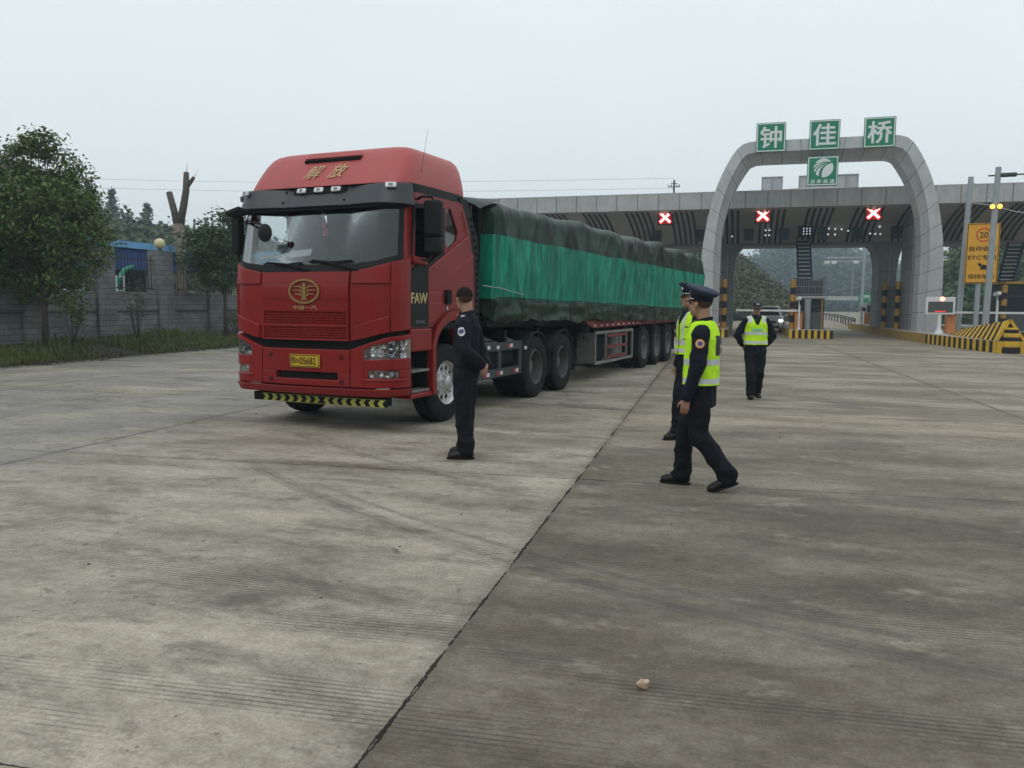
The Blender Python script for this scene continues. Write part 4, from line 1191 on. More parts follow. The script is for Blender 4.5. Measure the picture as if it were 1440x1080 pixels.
# black gap band
b = patch(-SE - 0.05, SE + 0.05, 0.98, mirror_tab([(0, 1.16), (0.7, 1.16), (1.15, 1.27), (SE, 1.31)]), -0.035, 0.05); b.build('gap_band', 'dark', tk)
# bumper: centre, two ends, lip
b = MB()
IN0, IN1 = -0.44, 0.50
patch(-0.67, 0.67, 0.735, bump_top, 0.035, 0.07, b=b, nz=4)
patch(-0.67, 0.67, 0.565, 0.645, 0.035, 0.07, b=b, nz=3)
patch(-0.67, IN0, 0.645, 0.735, 0.035, 0.07, b=b, nz=2); patch(IN1, 0.67, 0.645, 0.735, 0.035, 0.07, b=b, nz=2)
bumper = b.build('bumper', 'truck_red', tk, bevel=0.008)
b = patch(-0.5, 0.56, 0.62, 0.76, -0.02, 0.03); b.build('intake', 'dark', bumper)
for s in (-0.52, 0.56):
    for z in (0.93, 0.62):
        b = MB(); b.lathe([(0.028, -0.006), (0.028, 0.003), (0.016, 0.003), (0.015, -0.004)], (0, 0, 0), n=16); onfront(b, s, z, 0.037); b.build('tow_cap', 'black_plastic', bumper, smooth=True)
hl_top = mirror_tab([(0.88, 1.005), (1.02, 1.075), (1.2, 1.115), (1.44, 1.150)])
hl_bot = mirror_tab([(0.88, 0.925), (1.44, 0.945)])
for sg in (-1, 1):
    def P(a, c, zb, zt, off, th=0.05, b=None, nz=4):
        s0, s1 = (a, c) if sg > 0 else (-c, -a)
        return patch(s0, s1, zb, zt, off, th, b=b, nz=nz)
    b = MB()
    P(0.68, 0.86, 0.565, bump_top, 0.035, 0.07, b=b)
    P(0.86, SE, mirror_tab([(0.86, 1.025), (1.02, 1.095), (1.2, 1.135), (SE, 1.165)]), bump_top, 0.04, 0.08, b=b, nz=2)
    P(0.86, SE, 0.785, mirror_tab([(0.86, 0.91), (SE, 0.93)]), 0.035, 0.07, b=b, nz=2)
    P(0.86, 0.92, 0.685, 0.785, 0.035, 0.07, b=b, nz=2); P(1.29, SE, 0.685, 0.785, 0.035, 0.07, b=b, nz=2)
    P(0.86, SE, 0.565, 0.685, 0.035, 0.07, b=b, nz=2)
    P(0.84, 1.36, 0.655, 0.672, 0.05, 0.02, b=b, nz=1)
    be = b.build('bumper_end', 'truck_red', tk, bevel=0.007)
    b = P(0.86, SE, 0.91, mirror_tab([(0.86, 1.03), (1.02, 1.10), (1.2, 1.14), (SE, 1.17)]), -0.02, 0.02); hb = b.build('headlight', 'reflector', tk)
    b = P(0.86, SE, mirror_tab([(0.86, 0.908), (SE, 0.928)]), mirror_tab([(0.86, 1.027), (1.02, 1.097), (1.2, 1.137), (SE, 1.167)]), 0.030, 0.006); b.build('lens', 'lens', hb)
    b = MB()
    for s, z, r in ((1.06, 1.0, 0.055), (1.2, 1.03, 0.062)):
        q = MB(); q.lathe([(r, 0.0), (r * 0.95, 0.012), (r * 0.7, -0.01), (r * 0.4, 0.005), (0.001, 0.02)], n=20); onfront(q, sg * s, z, -0.004); b.add(q.v, q.f)
    b.build('lamp_bowl', 'chrome', hb, smooth=True)
    b = MB(); P(1.30, 1.32, 0.93, 1.14, 0.0, 0.02, b=b); b.build('lamp_divider', 'black_plastic', hb)
    b = P(0.91, 1.30, 0.69, 0.78, -0.01, 0.02); fg = b.build('fog_light', 'reflector', tk)
    b = P(0.92, 1.29, 0.688, 0.782, 0.025, 0.005); b.build('lens', 'lens', fg)
    b = P(1.10, 1.115, 0.69, 0.78, 0.015, 0.02); b.build('lamp_divider', 'black_plastic', fg)
    b = MB(); b.lathe([(0.035, 0), (0.03, 0.008), (0.001, 0.012)], n=16); onfront(b, sg * 1.2, 0.735, 0.0); b.build('bulb', 'lamp_white', fg, smooth=True)
b = MB()
patch(-SE, SE, mirror_tab([(0, 0.455), (1.1, 0.455), (SE, 0.47)]), 0.548, 0.02, 0.09, b=b, nz=4, offtop=0.062); b.build('bumper_lip', 'truck_red', tk, bevel=0.008)
# centre seams read as gaps; number plate
npl = MB(); npl.box((0, 0, 0), (0.46, 0.16, 0.012)); onfront(npl, 0.035, 0.872, 0.05); npl = npl.build('number_plate', 'yellow_plate', tk, bevel=0.003)
q = plate_mb([[(-.222, -.072), (.222, -.072), (.222, .072), (-.222, .072)], [(-.214, -.064), (.214, -.064), (.214, .064), (-.214, .064)]], 0.002); onfront(q, 0.035, 0.872, 0.0585); q.build('plate_border', 'ink', npl)
tm = text_mb('鄂N', w=0.125, h=0.085, depth=0.002, bold=0.01); onfront(tm, -0.115, 0.872, 0.0585); tm.build('lettering', 'ink', npl)
tm = text_mb('05682', w=0.245, h=0.088, depth=0.002, bold=0.01); onfront(tm, 0.085, 0.872, 0.0585); tm.build('lettering', 'ink', npl)
# emblem: oval ring, upright bar and swept wings
em = plate_mb([circle(0, 0, 0.235, 48, 0.155), circle(0, 0, 0.208, 48, 0.128)], 0.015)
onfront(em, 0.035, 1.735, 0.050); em = em.build('emblem', 'gold', tk, bevel=0.004)
q = MB()
def bar2(poly):
    p = plate_mb([poly], 0.012); q.add(p.v, p.f)
bar2([(-0.028, 0.10), (0.028, 0.10), (0.022, 0.07), (0.022, -0.07), (0.05, -0.108), (-0.05, -0.108), (-0.022, -0.07), (-0.022, 0.07)])
for sg in (-1, 1):
    for z0, z1, L in ((0.050, 0.066, 0.175), (0.005, 0.020, 0.19), (-0.042, -0.026, 0.15)):
        bar2([(sg * 0.03, z0 - 0.03), (sg * 0.075, z0), (sg * L, z0 + 0.004), (sg * (L - 0.03), z1), (sg * 0.06, z1 + 0.0), (sg * 0.03, z1 - 0.022)])
onfront(q, 0.035, 1.735, 0.046); q.build('emblem_bars', 'gold', em)
tm = text_mb('中国一汽', w=0.36, h=0.05, depth=0.003); onfront(tm, 0.035, 1.535, 0.036); tm.build('lettering', 'gold_dull', bonnet)
# chevron strip under the bumper
cv = MB(); cv.box((0.17, -1.33, 0.372), (1.92, 0.02, 0.10)); cv = cv.build('chevron_board', 'ink', tk)
q = MB()
nc = 7; cw = 0.94 / nc
for sg in (-1, 1):
    for i in range(nc):
        x = sg * (0.03 + i * cw)
        p = plate_mb([[(x, 0), (x + sg * 0.035, 0.042), (x + sg * 0.098, 0.042), (x + sg * 0.065, 0), (x + sg * 0.098, -0.042), (x + sg * 0.035, -0.042)]], 0.004); q.add(p.v, p.f)
for z in (-0.047, 0.047): q.box((0, z, -0.002), (1.90, 0.005, 0.004))
q.transform(at(FRONT, 0.17, -1.343, 0.372)); q.build('chevrons', 'reflect_yellow', cv)
b = MB(); b.box((0.1, -1.22, 0.40), (2.0, 0.10, 0.13)); b.box((-0.86, -1.29, 0.375), (0.16, 0.05, 0.11)); b.build('under_bar', 'dark', tk)

# windscreen and its black surround
ws_b = mirror_tab([(0, 2.06), (0.7, 2.065), (1.0, 2.10), (1.30, 2.18)]); ws_t = mirror_tab([(0, 2.83), (1.30, 2.83)])
b = patch(-1.32, 1.32, ws_b, ws_t, 0.0, 0.006, nz=10); b.build('windscreen', 'windscreen', tk, smooth=True)
b = MB(); patch(-SE + 0.03, SE - 0.03, mirror_tab([(0, 1.955), (0.68, 1.955), (1.0, 2.0), (1.3, 2.10), (SE, 2.16)]), mirror_tab([(0, 2.065), (0.7, 2.07), (1.0, 2.105), (1.3, 2.185), (SE, 2.23)]), 0.004, 0.03, b=b, nz=2)
for sg in (-1, 1):
    s0, s1 = (1.27, 1.36) if sg > 0 else (-1.36, -1.27)
    patch(s0, s1, 2.14, 2.84, 0.004, 0.03, ns=3, b=b)
b.build('windscreen_surround', 'black_plastic', tk)
for sg in (-1, 1):   # A pillars
    s0, s1 = (1.352, 1.60) if sg > 0 else (-1.60, -1.352)
    b = patch(s0, s1, 2.12, 2.92, 0.012, 0.06, ns=8); b.build('pillar', 'truck_red', tk, bevel=0.01)
# wipers
for x0, x1, z1 in ((-0.62, 0.05, 2.10), (0.10, 0.78, 2.12)):
    b = MB(); p0, p1, p2 = cabpt(x1, 1.99, 0.03), cabpt((x0 + x1) / 2, 2.07, 0.045), cabpt(x0, z1, 0.03)
    b.tube([p0, p1, p2], [0.018, 0.014, 0.010], 8)
    pts = [cabpt(x0 + 0.62 * k / 8 - 0.05, z1 - 0.02 + 0.008 * math.sin(k), 0.022) for k in range(9)]
    b.tube(pts, 0.011, 6); b.build('wiper', 'dark', tk, smooth=True)
# sun visor
b = MB(); patch(-SE + 0.02, SE - 0.02, mirror_tab([(0, 2.80), (0.9, 2.80), (SE, 2.775)]), 3.05, 0.105, 0.05, b=b, nz=6, offtop=0.06)
vis = b.build('sun_visor', 'visor_black', tk, bevel=0.012)
b = MB(); patch(-SE + 0.04, SE - 0.04, 2.765, 2.80, 0.07, 0.10, b=b, nz=1); b.build('visor_underside', 'dark', tk)
b = patch(-0.42, 0.40, 2.975, 3.045, 0.088, 0.02); b.build('lamp_recess', 'dark', vis)
def rooflamp(s):
    q = MB(); q.box((0, 0, 0.012), (0.135, 0.062, 0.03)); onfront(q, s, 3.01, 0.092); o = q.build('marker_lamp', 'lamp_white', tk, bevel=0.008)
    q = MB(); q.box((0, 0, 0.03), (0.05, 0.028, 0.006)); onfront(q, s, 3.01, 0.092); q.build('lamp_core', 'plate_grey', o)
for s in (-0.28, 0.0, 0.27, 1.12, -1.12): rooflamp(s)
for s, z in ((-0.55, 3.01), (-0.55, 2.87), (0.42, 3.0), (0.42, 2.87), (1.2, 2.9)):
    q = MB(); q.lathe([(0.016, -0.01), (0.016, 0.004), (0.001, 0.006)], n=12); onfront(q, s, z, 0.097 if z < 2.9 else 0.074); q.build('screw_cap', 'dark', vis, smooth=True)

# roof deflector
b = MB()
b.loft([(0, -0.195, 3.065, 1.225, 0.885), (0, -0.185, 3.10, 1.225, 0.88), (0, -0.14, 3.25, 1.205, 0.82), (0, -0.095, 3.40, 1.17, 0.75), (0, -0.07, 3.49, 1.13, 0.695), (0, -0.06, 3.54, 1.08, 0.65), (0, -0.055, 3.572, 0.99, 0.58), (0, -0.05, 3.588, 0.6, 0.32)], 96, 0, 9.0)
dfl = b.build('roof_deflector', 'red_skylit', tk, smooth=True, angle=50)
b = MB(); b.box((0.02, -0.78, 3.447), (0.86, 0.16, 0.035), 0, Euler((R(20), 0, 0))); b.build('air_slot', 'dark', dfl)
b = MB()
b.prism([(-0.45, 0), (0.45, 0), (0.40, 0.085), (-0.40, 0.10)], 0, 0.022, 'Z')
b.transform(Matrix.Translation((0.02, -0.815, 3.452)) @ Matrix(((1, 0, 0), (0, 0.62, -0.78), (0, 0.78, 0.62))).to_4x4()); b.build('slot_lip', 'red_skylit', dfl, bevel=0.01)
for ch, xx_ in (('解', -0.17), ('放', 0.20)):
    tm = text_mb(ch, w=0.27, h=0.23, depth=0.003, shear=0.35)
    # the face leans back: from (y=-1.065, z=3.10) to (y=-0.96, z=3.25) to (-0.835, 3.40)
    d = Vector((0, 0.21, 0.285)).normalized(); nn = Vector((1, 0, 0)).cross(d)
    mt = Matrix((Vector((1, 0, 0)), d, nn)).transposed().to_4x4(); mt.translation = Vector((xx_, -0.958, 3.257)) + nn * 0.013
    tm.transform(mt); tm.build('lettering', 'gold_dull', dfl)
b = MB(); b.loft([(0, -0.24, 2.90, 1.26, 0.80), (0, -0.24, 3.07, 1.25, 0.80)], 48, 0, 8.0); b.build('roof_seal', 'black_plastic', tk, smooth=True)
b = MB(); b.tube([(1.20, -0.62, 3.1), (1.215, -0.58, 3.4), (1.24, -0.5, 3.78)], [0.004, 0.003, 0.0015], 5); b.build('aerial', 'iron', tk)

# cab sides with real openings
win = [(-0.97, 2.17), (-0.57, 2.06), (-0.17, 2.24), (-0.17, 2.80), (-0.24, 2.84), (-0.88, 2.79)]
qwin = [(-0.01, 2.31), (0.22, 2.44), (0.26, 2.56), (0.06, 2.85), (-0.06, 2.85), (-0.10, 2.40)]
side = [(-1.045, 1.28), (-0.57, 1.28), (-0.42, 1.30), (-0.22, 1.42), (0.1, 1.47), (0.4, 1.44), (0.62, 1.36), (0.76, 1.30), (0.76, 1.6), (0.72, 2.2), (0.62, 2.56), (0.42, 2.90), (0.36, 2.96), (-0.86, 2.96), (-1.0, 2.2), (-1.045, 2.1)]
for sg in (-1, 1):
    p = plate_mb([side, win, qwin], 0.05)
    mt = Matrix(((0, 0, sg), (1, 0, 0), (0, 1, 0))).to_4x4(); mt.translation = Vector((sg * 1.262, 0, 0))
    p.transform(mt); cs_ = p.build('cab_side', 'truck_red', tk, bevel=0.008)
    def sp(poly, off, th, nm, m_, par=tk, bv=0.006):
        q = plate_mb([poly], th); m2 = mt.copy(); m2.translation = Vector((sg * (1.262 + off), 0, 0)); q.transform(m2); return q.build(nm, m_, par, bevel=bv)
    # door skin, raised, with its diagonal shoulder
    door = [(-0.565, 1.345), (-0.44, 1.345), (-0.24, 1.47), (0.1, 1.525), (0.4, 1.50), (0.66, 1.40), (0.72, 1.40), (0.725, 1.75), (0.70, 2.26), (0.55, 2.52), (0.44, 2.50), (-0.02, 2.27), (-0.35, 2.125), (-0.565, 2.02)]
    dr = sp(door, 0.016, 0.016, 'door', 'truck_red', tk, 0.010)
    q = MB(); q.bar((sg * 1.280, -0.56, 2.035), (sg * 1.280, 0.54, 2.525), 0.012, 0.012); q.bar((sg * 1.280, 0.16, 2.06), (sg * 1.280, 0.70, 2.27), 0.010, 0.010); q.bar((sg * 1.279, 0.55, 2.53), (sg * 1.279, 0.38, 2.86), 0.012, 0.012); q.build('shoulder_crease', 'red_skylit', dr)
    q = MB(); q.box((sg * 1.279, 0.08, 1.60), (0.003, 1.26, 0.006)); q.box((sg * 1.2785, 0.08, 1.735), (0.003, 1.26, 0.008), 0) ; q.build('door_seam', 'red_skylit', dr)
    sp([(-1.03, 1.30), (-0.575, 1.30), (-0.575, 2.03), (-0.76, 2.10), (-1.03, 1.98)], 0.020, 0.018, 'corner_vane', 'black_plastic', tk, 0.006)
    tm = text_mb('FAW', w=0.40, h=0.135, depth=0.003, bold=0.02)
    if sg > 0: tm.transform(at(RIGHT, 1.284, -0.80, 1.66))
    else: tm.transform(Matrix.Translation((-1.284, -0.80, 1.66)) @ Matrix(((0, 0, -1), (-1, 0, 0), (0, 1, 0))).to_4x4())
    tm.build('lettering', 'gold_dull', tk.children[-1])
    tm = text_mb('JIEFANG', w=0.22, h=0.05, depth=0.003)
    if sg > 0: tm.transform(at(RIGHT, 1.284, -0.78, 1.36))
    else: tm.transform(Matrix.Translation((-1.284, -0.78, 1.36)) @ Matrix(((0, 0, -1), (-1, 0, 0), (0, 1, 0))).to_4x4())
    tm.build('lettering', 'plate_grey', tk.children[-1])
    q = MB(); q.box((sg * 1.30, -0.08, 1.68), (0.05, 0.13, 0.19)); q.build('door_handle', 'dark', dr, bevel=0.015)
    q = MB(); q.lathe([(0.022, 0), (0.022, 0.01), (0.001, 0.012)], (sg * 1.28, -0.08, 1.53), axis='X', n=14); q.build('door_lock', 'chrome', dr, smooth=True)
    # quarter glass; the main window is rolled down, its sill black
    sp(qwin, -0.02, 0.006, 'quarter_window', 'side_glass', tk, 0)
    qq = plate_mb([[(-1.0, 2.185), (-0.57, 2.03), (-0.13, 2.22), (-0.13, 2.83), (-0.24, 2.87), (-0.90, 2.82)], [(-0.95, 2.20), (-0.57, 2.09), (-0.19, 2.255), (-0.19, 2.79), (-0.25, 2.81), (-0.86, 2.77)]], 0.02); m2 = mt.copy(); m2.translation = Vector((sg * 1.274, 0, 0)); qq.transform(m2); qq.build('window_seal', 'black_plastic', tk)
    q = MB(); q.bar((sg * 1.285, -0.97, 2.13), (sg * 1.34, -0.72, 2.11), 0.07, 0.09); q.build('mirror_mount', 'truck_red', tk, bevel=0.015)
    # rear fairing strip
    sp([(0.30, 3.03), (0.54, 3.03), (0.86, 2.52), (0.93, 1.9), (0.93, 1.25), (0.76, 1.25), (0.76, 1.6), (0.72, 2.2), (0.62, 2.56), (0.42, 2.90)], -0.004, 0.03, 'side_fairing', 'black_plastic', tk, 0.006)
    q = MB()
    for i in range(16):
        q.box((sg * 1.262, 0.90 - 0.0 * i - (0.03 if i < 9 else 0.03 + 0.035 * (i - 9)), 1.35 + i * 0.095), (0.02, 0.05, 0.05))
    q.build('fairing_ribs', 'dark', tk)
    # wheel arch
    out = [(-0.50, 0.42), (-0.50, 1.06), (-0.43, 1.23), (-0.29, 1.37), (-0.08, 1.475), (0.12, 1.50), (0.36, 1.485), (0.58, 1.40), (0.72, 1.24), (0.78, 1.02), (0.80, 0.85)]
    inn = [(-0.415, 0.42), (-0.415, 1.03), (-0.35, 1.17), (-0.24, 1.27), (-0.06, 1.355), (0.12, 1.375), (0.32, 1.36), (0.50, 1.29), (0.62, 1.17), (0.68, 1.0), (0.70, 0.85)]
    q = plate_mb([out + inn[::-1]], 0.36); m2 = mt.copy(); m2.translation = Vector((sg * 1.305, 0, 0)); q.transform(m2); wa = q.build('wheel_arch', 'truck_red', tk, bevel=0.02, seg=3)
    q = MB(); q.box((sg * 1.31, 0.20, 1.435), (0.02, 0.14, 0.045)); q.build('side_marker', 'amber', wa, bevel=0.008)
    # steps between bumper and wheel arch
    q = MB(); q.box((sg * 1.19, -0.76, 1.135), (0.20, 0.52, 0.28)); q.box((sg * 1.18, -0.76, 0.435), (0.22, 0.54, 0.06)); q.box((sg * 1.10, -0.505, 0.72), (0.10, 0.03, 0.60)); q.build('step_frame', 'truck_red', tk, bevel=0.015)
    q = MB(); q.box((sg * 1.02, -0.76, 0.72), (0.08, 0.54, 0.62)); q.box((sg * 1.10, -0.52, 0.72), (0.24, 0.03, 0.55)); q.build('step_recess', 'dark', tk)
    for z in (0.745, 0.49):
        q = MB(); q.box((sg * 1.17, -0.76, z), (0.21, 0.44, 0.03)); q.build('step_tread', 'steel_pale', tk, bevel=0.005)
    # mirrors
    if sg > 0:
        q = MB(); q.box((1.47, -0.77, 2.64), (0.24, 0.12, 0.44)); mr_ = q.build('mirror', 'black_plastic', tk, bevel=0.035, seg=3)
        q = MB(); q.box((1.47, -0.76, 2.31), (0.24, 0.11, 0.20)); q.build('lower_mirror', 'black_plastic', mr_, bevel=0.03, seg=3)
        q = MB(); q.tube([(1.26, -0.80, 2.88), (1.36, -0.86, 2.90), (1.46, -0.80, 2.90), (1.48, -0.76, 2.83)], 0.017, 8); q.tube([(1.28, -0.85, 2.14), (1.42, -0.80, 2.13), (1.47, -0.76, 2.22)], 0.017, 8); q.build('mirror_arm', 'black_plastic', mr_, smooth=True)
    else:
        q = MB(); q.box((-1.44, -1.0, 2.50), (0.15, 0.13, 0.52)); mr_ = q.build('mirror', 'black_plastic', tk, bevel=0.035, seg=3)
        q = MB(); q.tube([(-1.24, -0.85, 2.84), (-1.34, -1.0, 2.86), (-1.45, -1.0, 2.72)], 0.018, 8); q.tube([(-1.24, -0.95, 2.14), (-1.4, -1.0, 2.15), (-1.44, -1.0, 2.26)], 0.018, 8); q.build('mirror_arm', 'black_plastic', mr_, smooth=True)
        q = MB(); q.tube([(-1.20, -1.02, 2.82), (-1.20, -1.20, 2.81), (-1.18, -1.32, 2.775)], 0.022, 8); q.box((-1.16, -1.30, 2.755), (0.24, 0.20, 0.05), 0, Euler((R(-12), R(-14), 0))); q.build('kerb_mirror', 'black_plastic', mr_, bevel=0.01)
        q = MB(); q.tube([(-1.20, -1.12, 2.64), (-0.95, -1.36, 2.64), (-0.66, -1.42, 2.58)], 0.012, 8); q.lathe([(0.001, -0.03), (0.09, -0.02), (0.115, 0.0), (0.105, 0.012), (0.001, 0.014)], (-0.60, -1.43, 2.47), axis='Y', n=24); q.build('round_mirror', 'black_plastic', mr_, smooth=True)
# cab rear wall, floor, roof inside, dashboard, seats
b = MB(); b.box((0, 0.72, 2.1), (2.46, 0.06, 1.75)); b.build('rear_wall', 'interior', tk)
b = MB(); b.box((0, -0.25, 1.30), (2.46, 1.9, 0.08)); b.box((0, -0.1, 2.95), (2.4, 1.5, 0.04)); b.build('cab_floor', 'interior', tk)
b = MB(); b.box((0, -0.98, 1.93), (2.36, 0.55, 0.30)); b.box((-0.55, -0.82, 2.05), (0.6, 0.3, 0.16)); b.build('dashboard', 'seat', tk, bevel=0.04)
for x in (-0.65, 0.65):
    b = MB(); b.box((x, 0.0, 1.62), (0.55, 0.52, 0.16)); b.box((x, 0.27, 2.02), (0.52, 0.16, 0.72)); b.box((x, 0.29, 2.48), (0.28, 0.12, 0.2)); b.build('cab_seat', 'seat', tk, bevel=0.04)
b = MB(); pts = [Vector((0.65 + 0.23 * math.cos(t * math.pi / 10), -0.62 + 0.14 * math.sin(t * math.pi / 10), 2.02 + 0.18 * math.sin(t * math.pi / 10))) for t in range(21)]
b.tube(pts, 0.016, 8); b.tube([(0.65, -0.62, 2.02), (0.65, -0.8, 1.85)], 0.03, 8); b.build('steering_wheel', 'dark', tk, smooth=True)
# inner shell behind the front so no light leaks
b = patch(-SE, SE, 0.60, 1.98, -0.06, 0.02); b.build('firewall', 'dark', tk)

# wheels: tyre, rim, hub
def tyre_mb(w=0.30, R_=0.525, r_=0.30):
    b = MB(); h = w / 2
    prof = [(r_, -h * 0.80), (r_ + 0.03, -h * 0.95), (R_ - 0.10, -h), (R_ - 0.035, -h * 0.93), (R_ - 0.006, -h * 0.80)]
    for k in range(4):
        a = -h * 0.78 + (1.56 * h) * k / 4; c = a + 1.56 * h / 4
        prof += [(R_, a + 0.006), (R_, c - 0.012), (R_ - 0.014, c - 0.009), (R_ - 0.014, c)]
    prof += [(R_ - 0.006, h * 0.80), (R_ - 0.035, h * 0.93), (R_ - 0.10, h), (r_ + 0.03, h * 0.95), (r_, h * 0.80)]
    b.lathe(prof, axis='X', n=48, cap=False); return b
def finish(o, loc, flip=False):
    o.location = loc
    if flip: o.rotation_euler = (0, 0, math.pi)
tyre_me = None
def wheel(parent, loc, flip, kind):
    """kind: front (polished, dished out), drive / trailer (deep steel dish)"""
    global tyre_me
    t = tyre_mb().build('wheel', 'rubber', parent, smooth=True, angle=30) if tyre_me is None else None
    if t is None:
        t = bpy.data.objects.new('wheel', tyre_me); link(t, parent)
    else: tyre_me = t.data
    finish(t, loc, flip)
    key = 'rim_' + kind
    if key not in RIM:
        b = MB()
        if kind == 'front':
            b.lathe([(0.305, 0.115), (0.292, 0.145), (0.283, 0.135), (0.262, 0.09), (0.255, 0.07)], axis='X', n=48, cap=False)
            holes = [circle(0.205 * math.cos(2 * math.pi * k / 10), 0.205 * math.sin(2 * math.pi * k / 10), 0.033, 16) for k in range(10)]
            p = plate_mb([circle(0, 0, 0.262, 48), circle(0, 0, 0.09, 24)] + holes, 0.012); p.transform(at(RIGHT, 0.085, 0, 0)); b.add(p.v, p.f)
            b.lathe([(0.165, 0.083), (0.150, 0.115), (0.10, 0.125), (0.095, 0.16), (0.06, 0.175), (0.001, 0.178)], axis='X', n=32, cap=False)
            for k in range(10):
                a = 2 * math.pi * (k + .5) / 10; b.lathe([(0.016, 0.11), (0.016, 0.14), (0.001, 0.145)], (0, 0.128 * math.cos(a), 0.128 * math.sin(a)), axis='X', n=8)
            b2 = MB(); b2.lathe([(0.30, 0.02), (0.001, 0.02)], axis='X', n=32)
        else:
            b.lathe([(0.305, 0.115), (0.290, 0.14), (0.280, 0.13), (0.270, 0.02), (0.255, -0.07), (0.18, -0.10), (0.14, -0.10)], axis='X', n=48, cap=False)
            b.lathe([(0.145, -0.10), (0.14, 0.0), (0.11, 0.03), (0.001, 0.04)], axis='X', n=24)
            for k in range(10):
                a = 2 * math.pi * k / 10; b.lathe([(0.016, -0.1), (0.016, -0.05), (0.001, -0.045)], (0, 0.17 * math.cos(a), 0.17 * math.sin(a)), axis='X', n=8)
            b2 = MB()
            for k in range(8):
                a = 2 * math.pi * (k + .5) / 8; b2.lathe([(0.028, -0.088), (0.001, -0.087)], (0, 0.222 * math.cos(a), 0.222 * math.sin(a)), axis='X', n=12)
        RIM[key] = (b.mesh(), b2.mesh())
        for me in RIM[key]:
            bb_ = bmesh.new(); bb_.from_mesh(me); bmesh.ops.recalc_face_normals(bb_, faces=bb_.faces); bb_.to_mesh(me); bb_.free()
        mm = {'front': 'alloy', 'drive': 'steel_rim', 'trailer': 'steel_pale'}[kind]
        RIM[key][0].materials.append(M[mm]); RIM[key][1].materials.append(M['dark'])
        for p in RIM[key][0].polygons: p.use_smooth = True
        RIM[key][0].set_sharp_from_angle(angle=R(30))
    for nm, me in (('rim', RIM[key][0]), ('rim_holes', RIM[key][1])):
        o = bpy.data.objects.new(nm, me); link(o, t)
RIM = {}
for sg in (1, -1): wheel(tk, (sg * 1.10, 0, 0.525), sg < 0, 'front')
for y in (3.18, 4.50):
    for sg in (1, -1):
        wheel(tk, (sg * 1.10, y, 0.525), sg < 0, 'drive'); wheel(tk, (sg * 0.76, y, 0.525), sg > 0, 'drive')
# chassis
b = MB()
for s in (-1, 1): b.box((s * 0.42, 1.9, 0.80), (0.09, 6.6, 0.28))
for y in (-0.9, 0.9, 2.4, 5.1): b.box((0, y, 0.80), (0.76, 0.12, 0.2))
b.build('chassis_frame', 'chassis', tk)
b = MB(); b.box((0, -0.2, 0.95), (0.9, 1.5, 0.6)); b.box((0, -0.2, 0.6), (0.5, 1.2, 0.4)); b.build('engine', 'dark', tk, bevel=0.05)
for y, r_ in ((0, 0.07), (3.18, 0.12), (4.50, 0.12)):
    b = MB(); b.tube([(-0.98, y, 0.525), (0.98, y, 0.525)], r_, 12)
    if y: b.ell((0, y, 0.525), (0.25, 0.28, 0.25))
    b.build('axle', 'chassis', tk, smooth=True)
b = MB(); b.box((0, 3.9, 1.03), (0.9, 1.0, 0.1)); b.lathe([(0.45, 1.06), (0.47, 1.10), (0.40, 1.13), (0.001, 1.13)], (0, 3.9, 0), n=24); b.build('fifth_wheel', 'chassis', tk)
# battery box frame with reflective tape on the near side
b = MB()
b.box((1.22, 1.72, 0.935), (0.06, 1.62, 0.13)); b.box((1.22, 1.72, 0.53), (0.06, 1.62, 0.13))
for y in (0.95, 1.70, 2.50): b.box((1.212, y, 0.73), (0.05, 0.12, 0.30))
b.box((1.02, 2.555, 0.73), (0.42, 0.05, 0.54))
b.build('side_guard', 'chassis_grey', tk, bevel=0.008)
b = MB(); b.box((0.98, 1.35, 0.78), (0.4, 0.7, 0.5)); b.lathe([(0.2, 1.75), (0.2, 2.35)], (0.98, 0, 0.75), axis='Y', n=20); b.build('battery_box', 'chassis', tk, bevel=0.02)
b = MB(); b.box((1.02, 1.42, 1.06), (0.42, 0.55, 0.012), 0, Euler((0, R(20), 0))); b.box((1.02, 2.30, 1.06), (0.42, 0.26, 0.012), 0, Euler((0, R(26), 0))); b.build('tread_plate', 'plate_grey', tk)
tape = [(1.22, 0.94, 0), (1.55, 0.93, 0), (2.05, 0.94, 1), (1.20, 0.53, 1), (1.68, 0.53, 1), (2.28, 0.53, 1)]
for y, z, two in tape:
    b = MB()
    if two: b.box((1.2535, y - 0.055, z), (0.006, 0.11, 0.055), 0)
    b.box((1.2535, y + 0.05, z), (0.006, 0.09, 0.055), 1); b.build('reflector_tape', ['reflect_red', 'reflect_white'], tk)
for sg in (-1, 1):
    b = MB(); n_ = 14
    for yc in (3.18, 4.50):
        k0 = len(b.v)
        for i in range(n_ + 1):
            a = R(200 - 220 * i / n_) if yc < 4 else R(160 - 180 * i / n_)
            for x in (0.60, 1.27):
                b.v.append((sg * x, yc + 0.60 * math.cos(a), 0.53 + 0.60 * math.sin(a)))
        for i in range(n_): b.f.append((k0 + 2 * i, k0 + 2 * i + 1, k0 + 2 * i + 3, k0 + 2 * i + 2)); b.m.append(0)
    mgd = b.build('mudguard', 'black_plastic', tk, smooth='all')
    sd = mgd.modifiers.new('solid', 'SOLIDIFY'); sd.thickness = 0.012
    q = MB(); q.box((sg * 1.275, 2.62, 0.88), (0.012, 0.09, 0.05)); q.build('reflector_tape', ['reflect_white'], tk)
b = MB(); b.tube([(0.55, 0.95, 3.0), (0.95, 1.05, 3.04), (1.08, 1.25, 3.0), (1.05, 1.3, 2.7), (1.0, 1.2, 1.6)], 0.075, 12); b.tube([(0.5, 0.95, 2.9), (0.9, 1.15, 2.9), (1.0, 1.28, 2.85)], 0.06, 10); b.build('air_intake_pipe', 'chassis', tk, smooth=True)

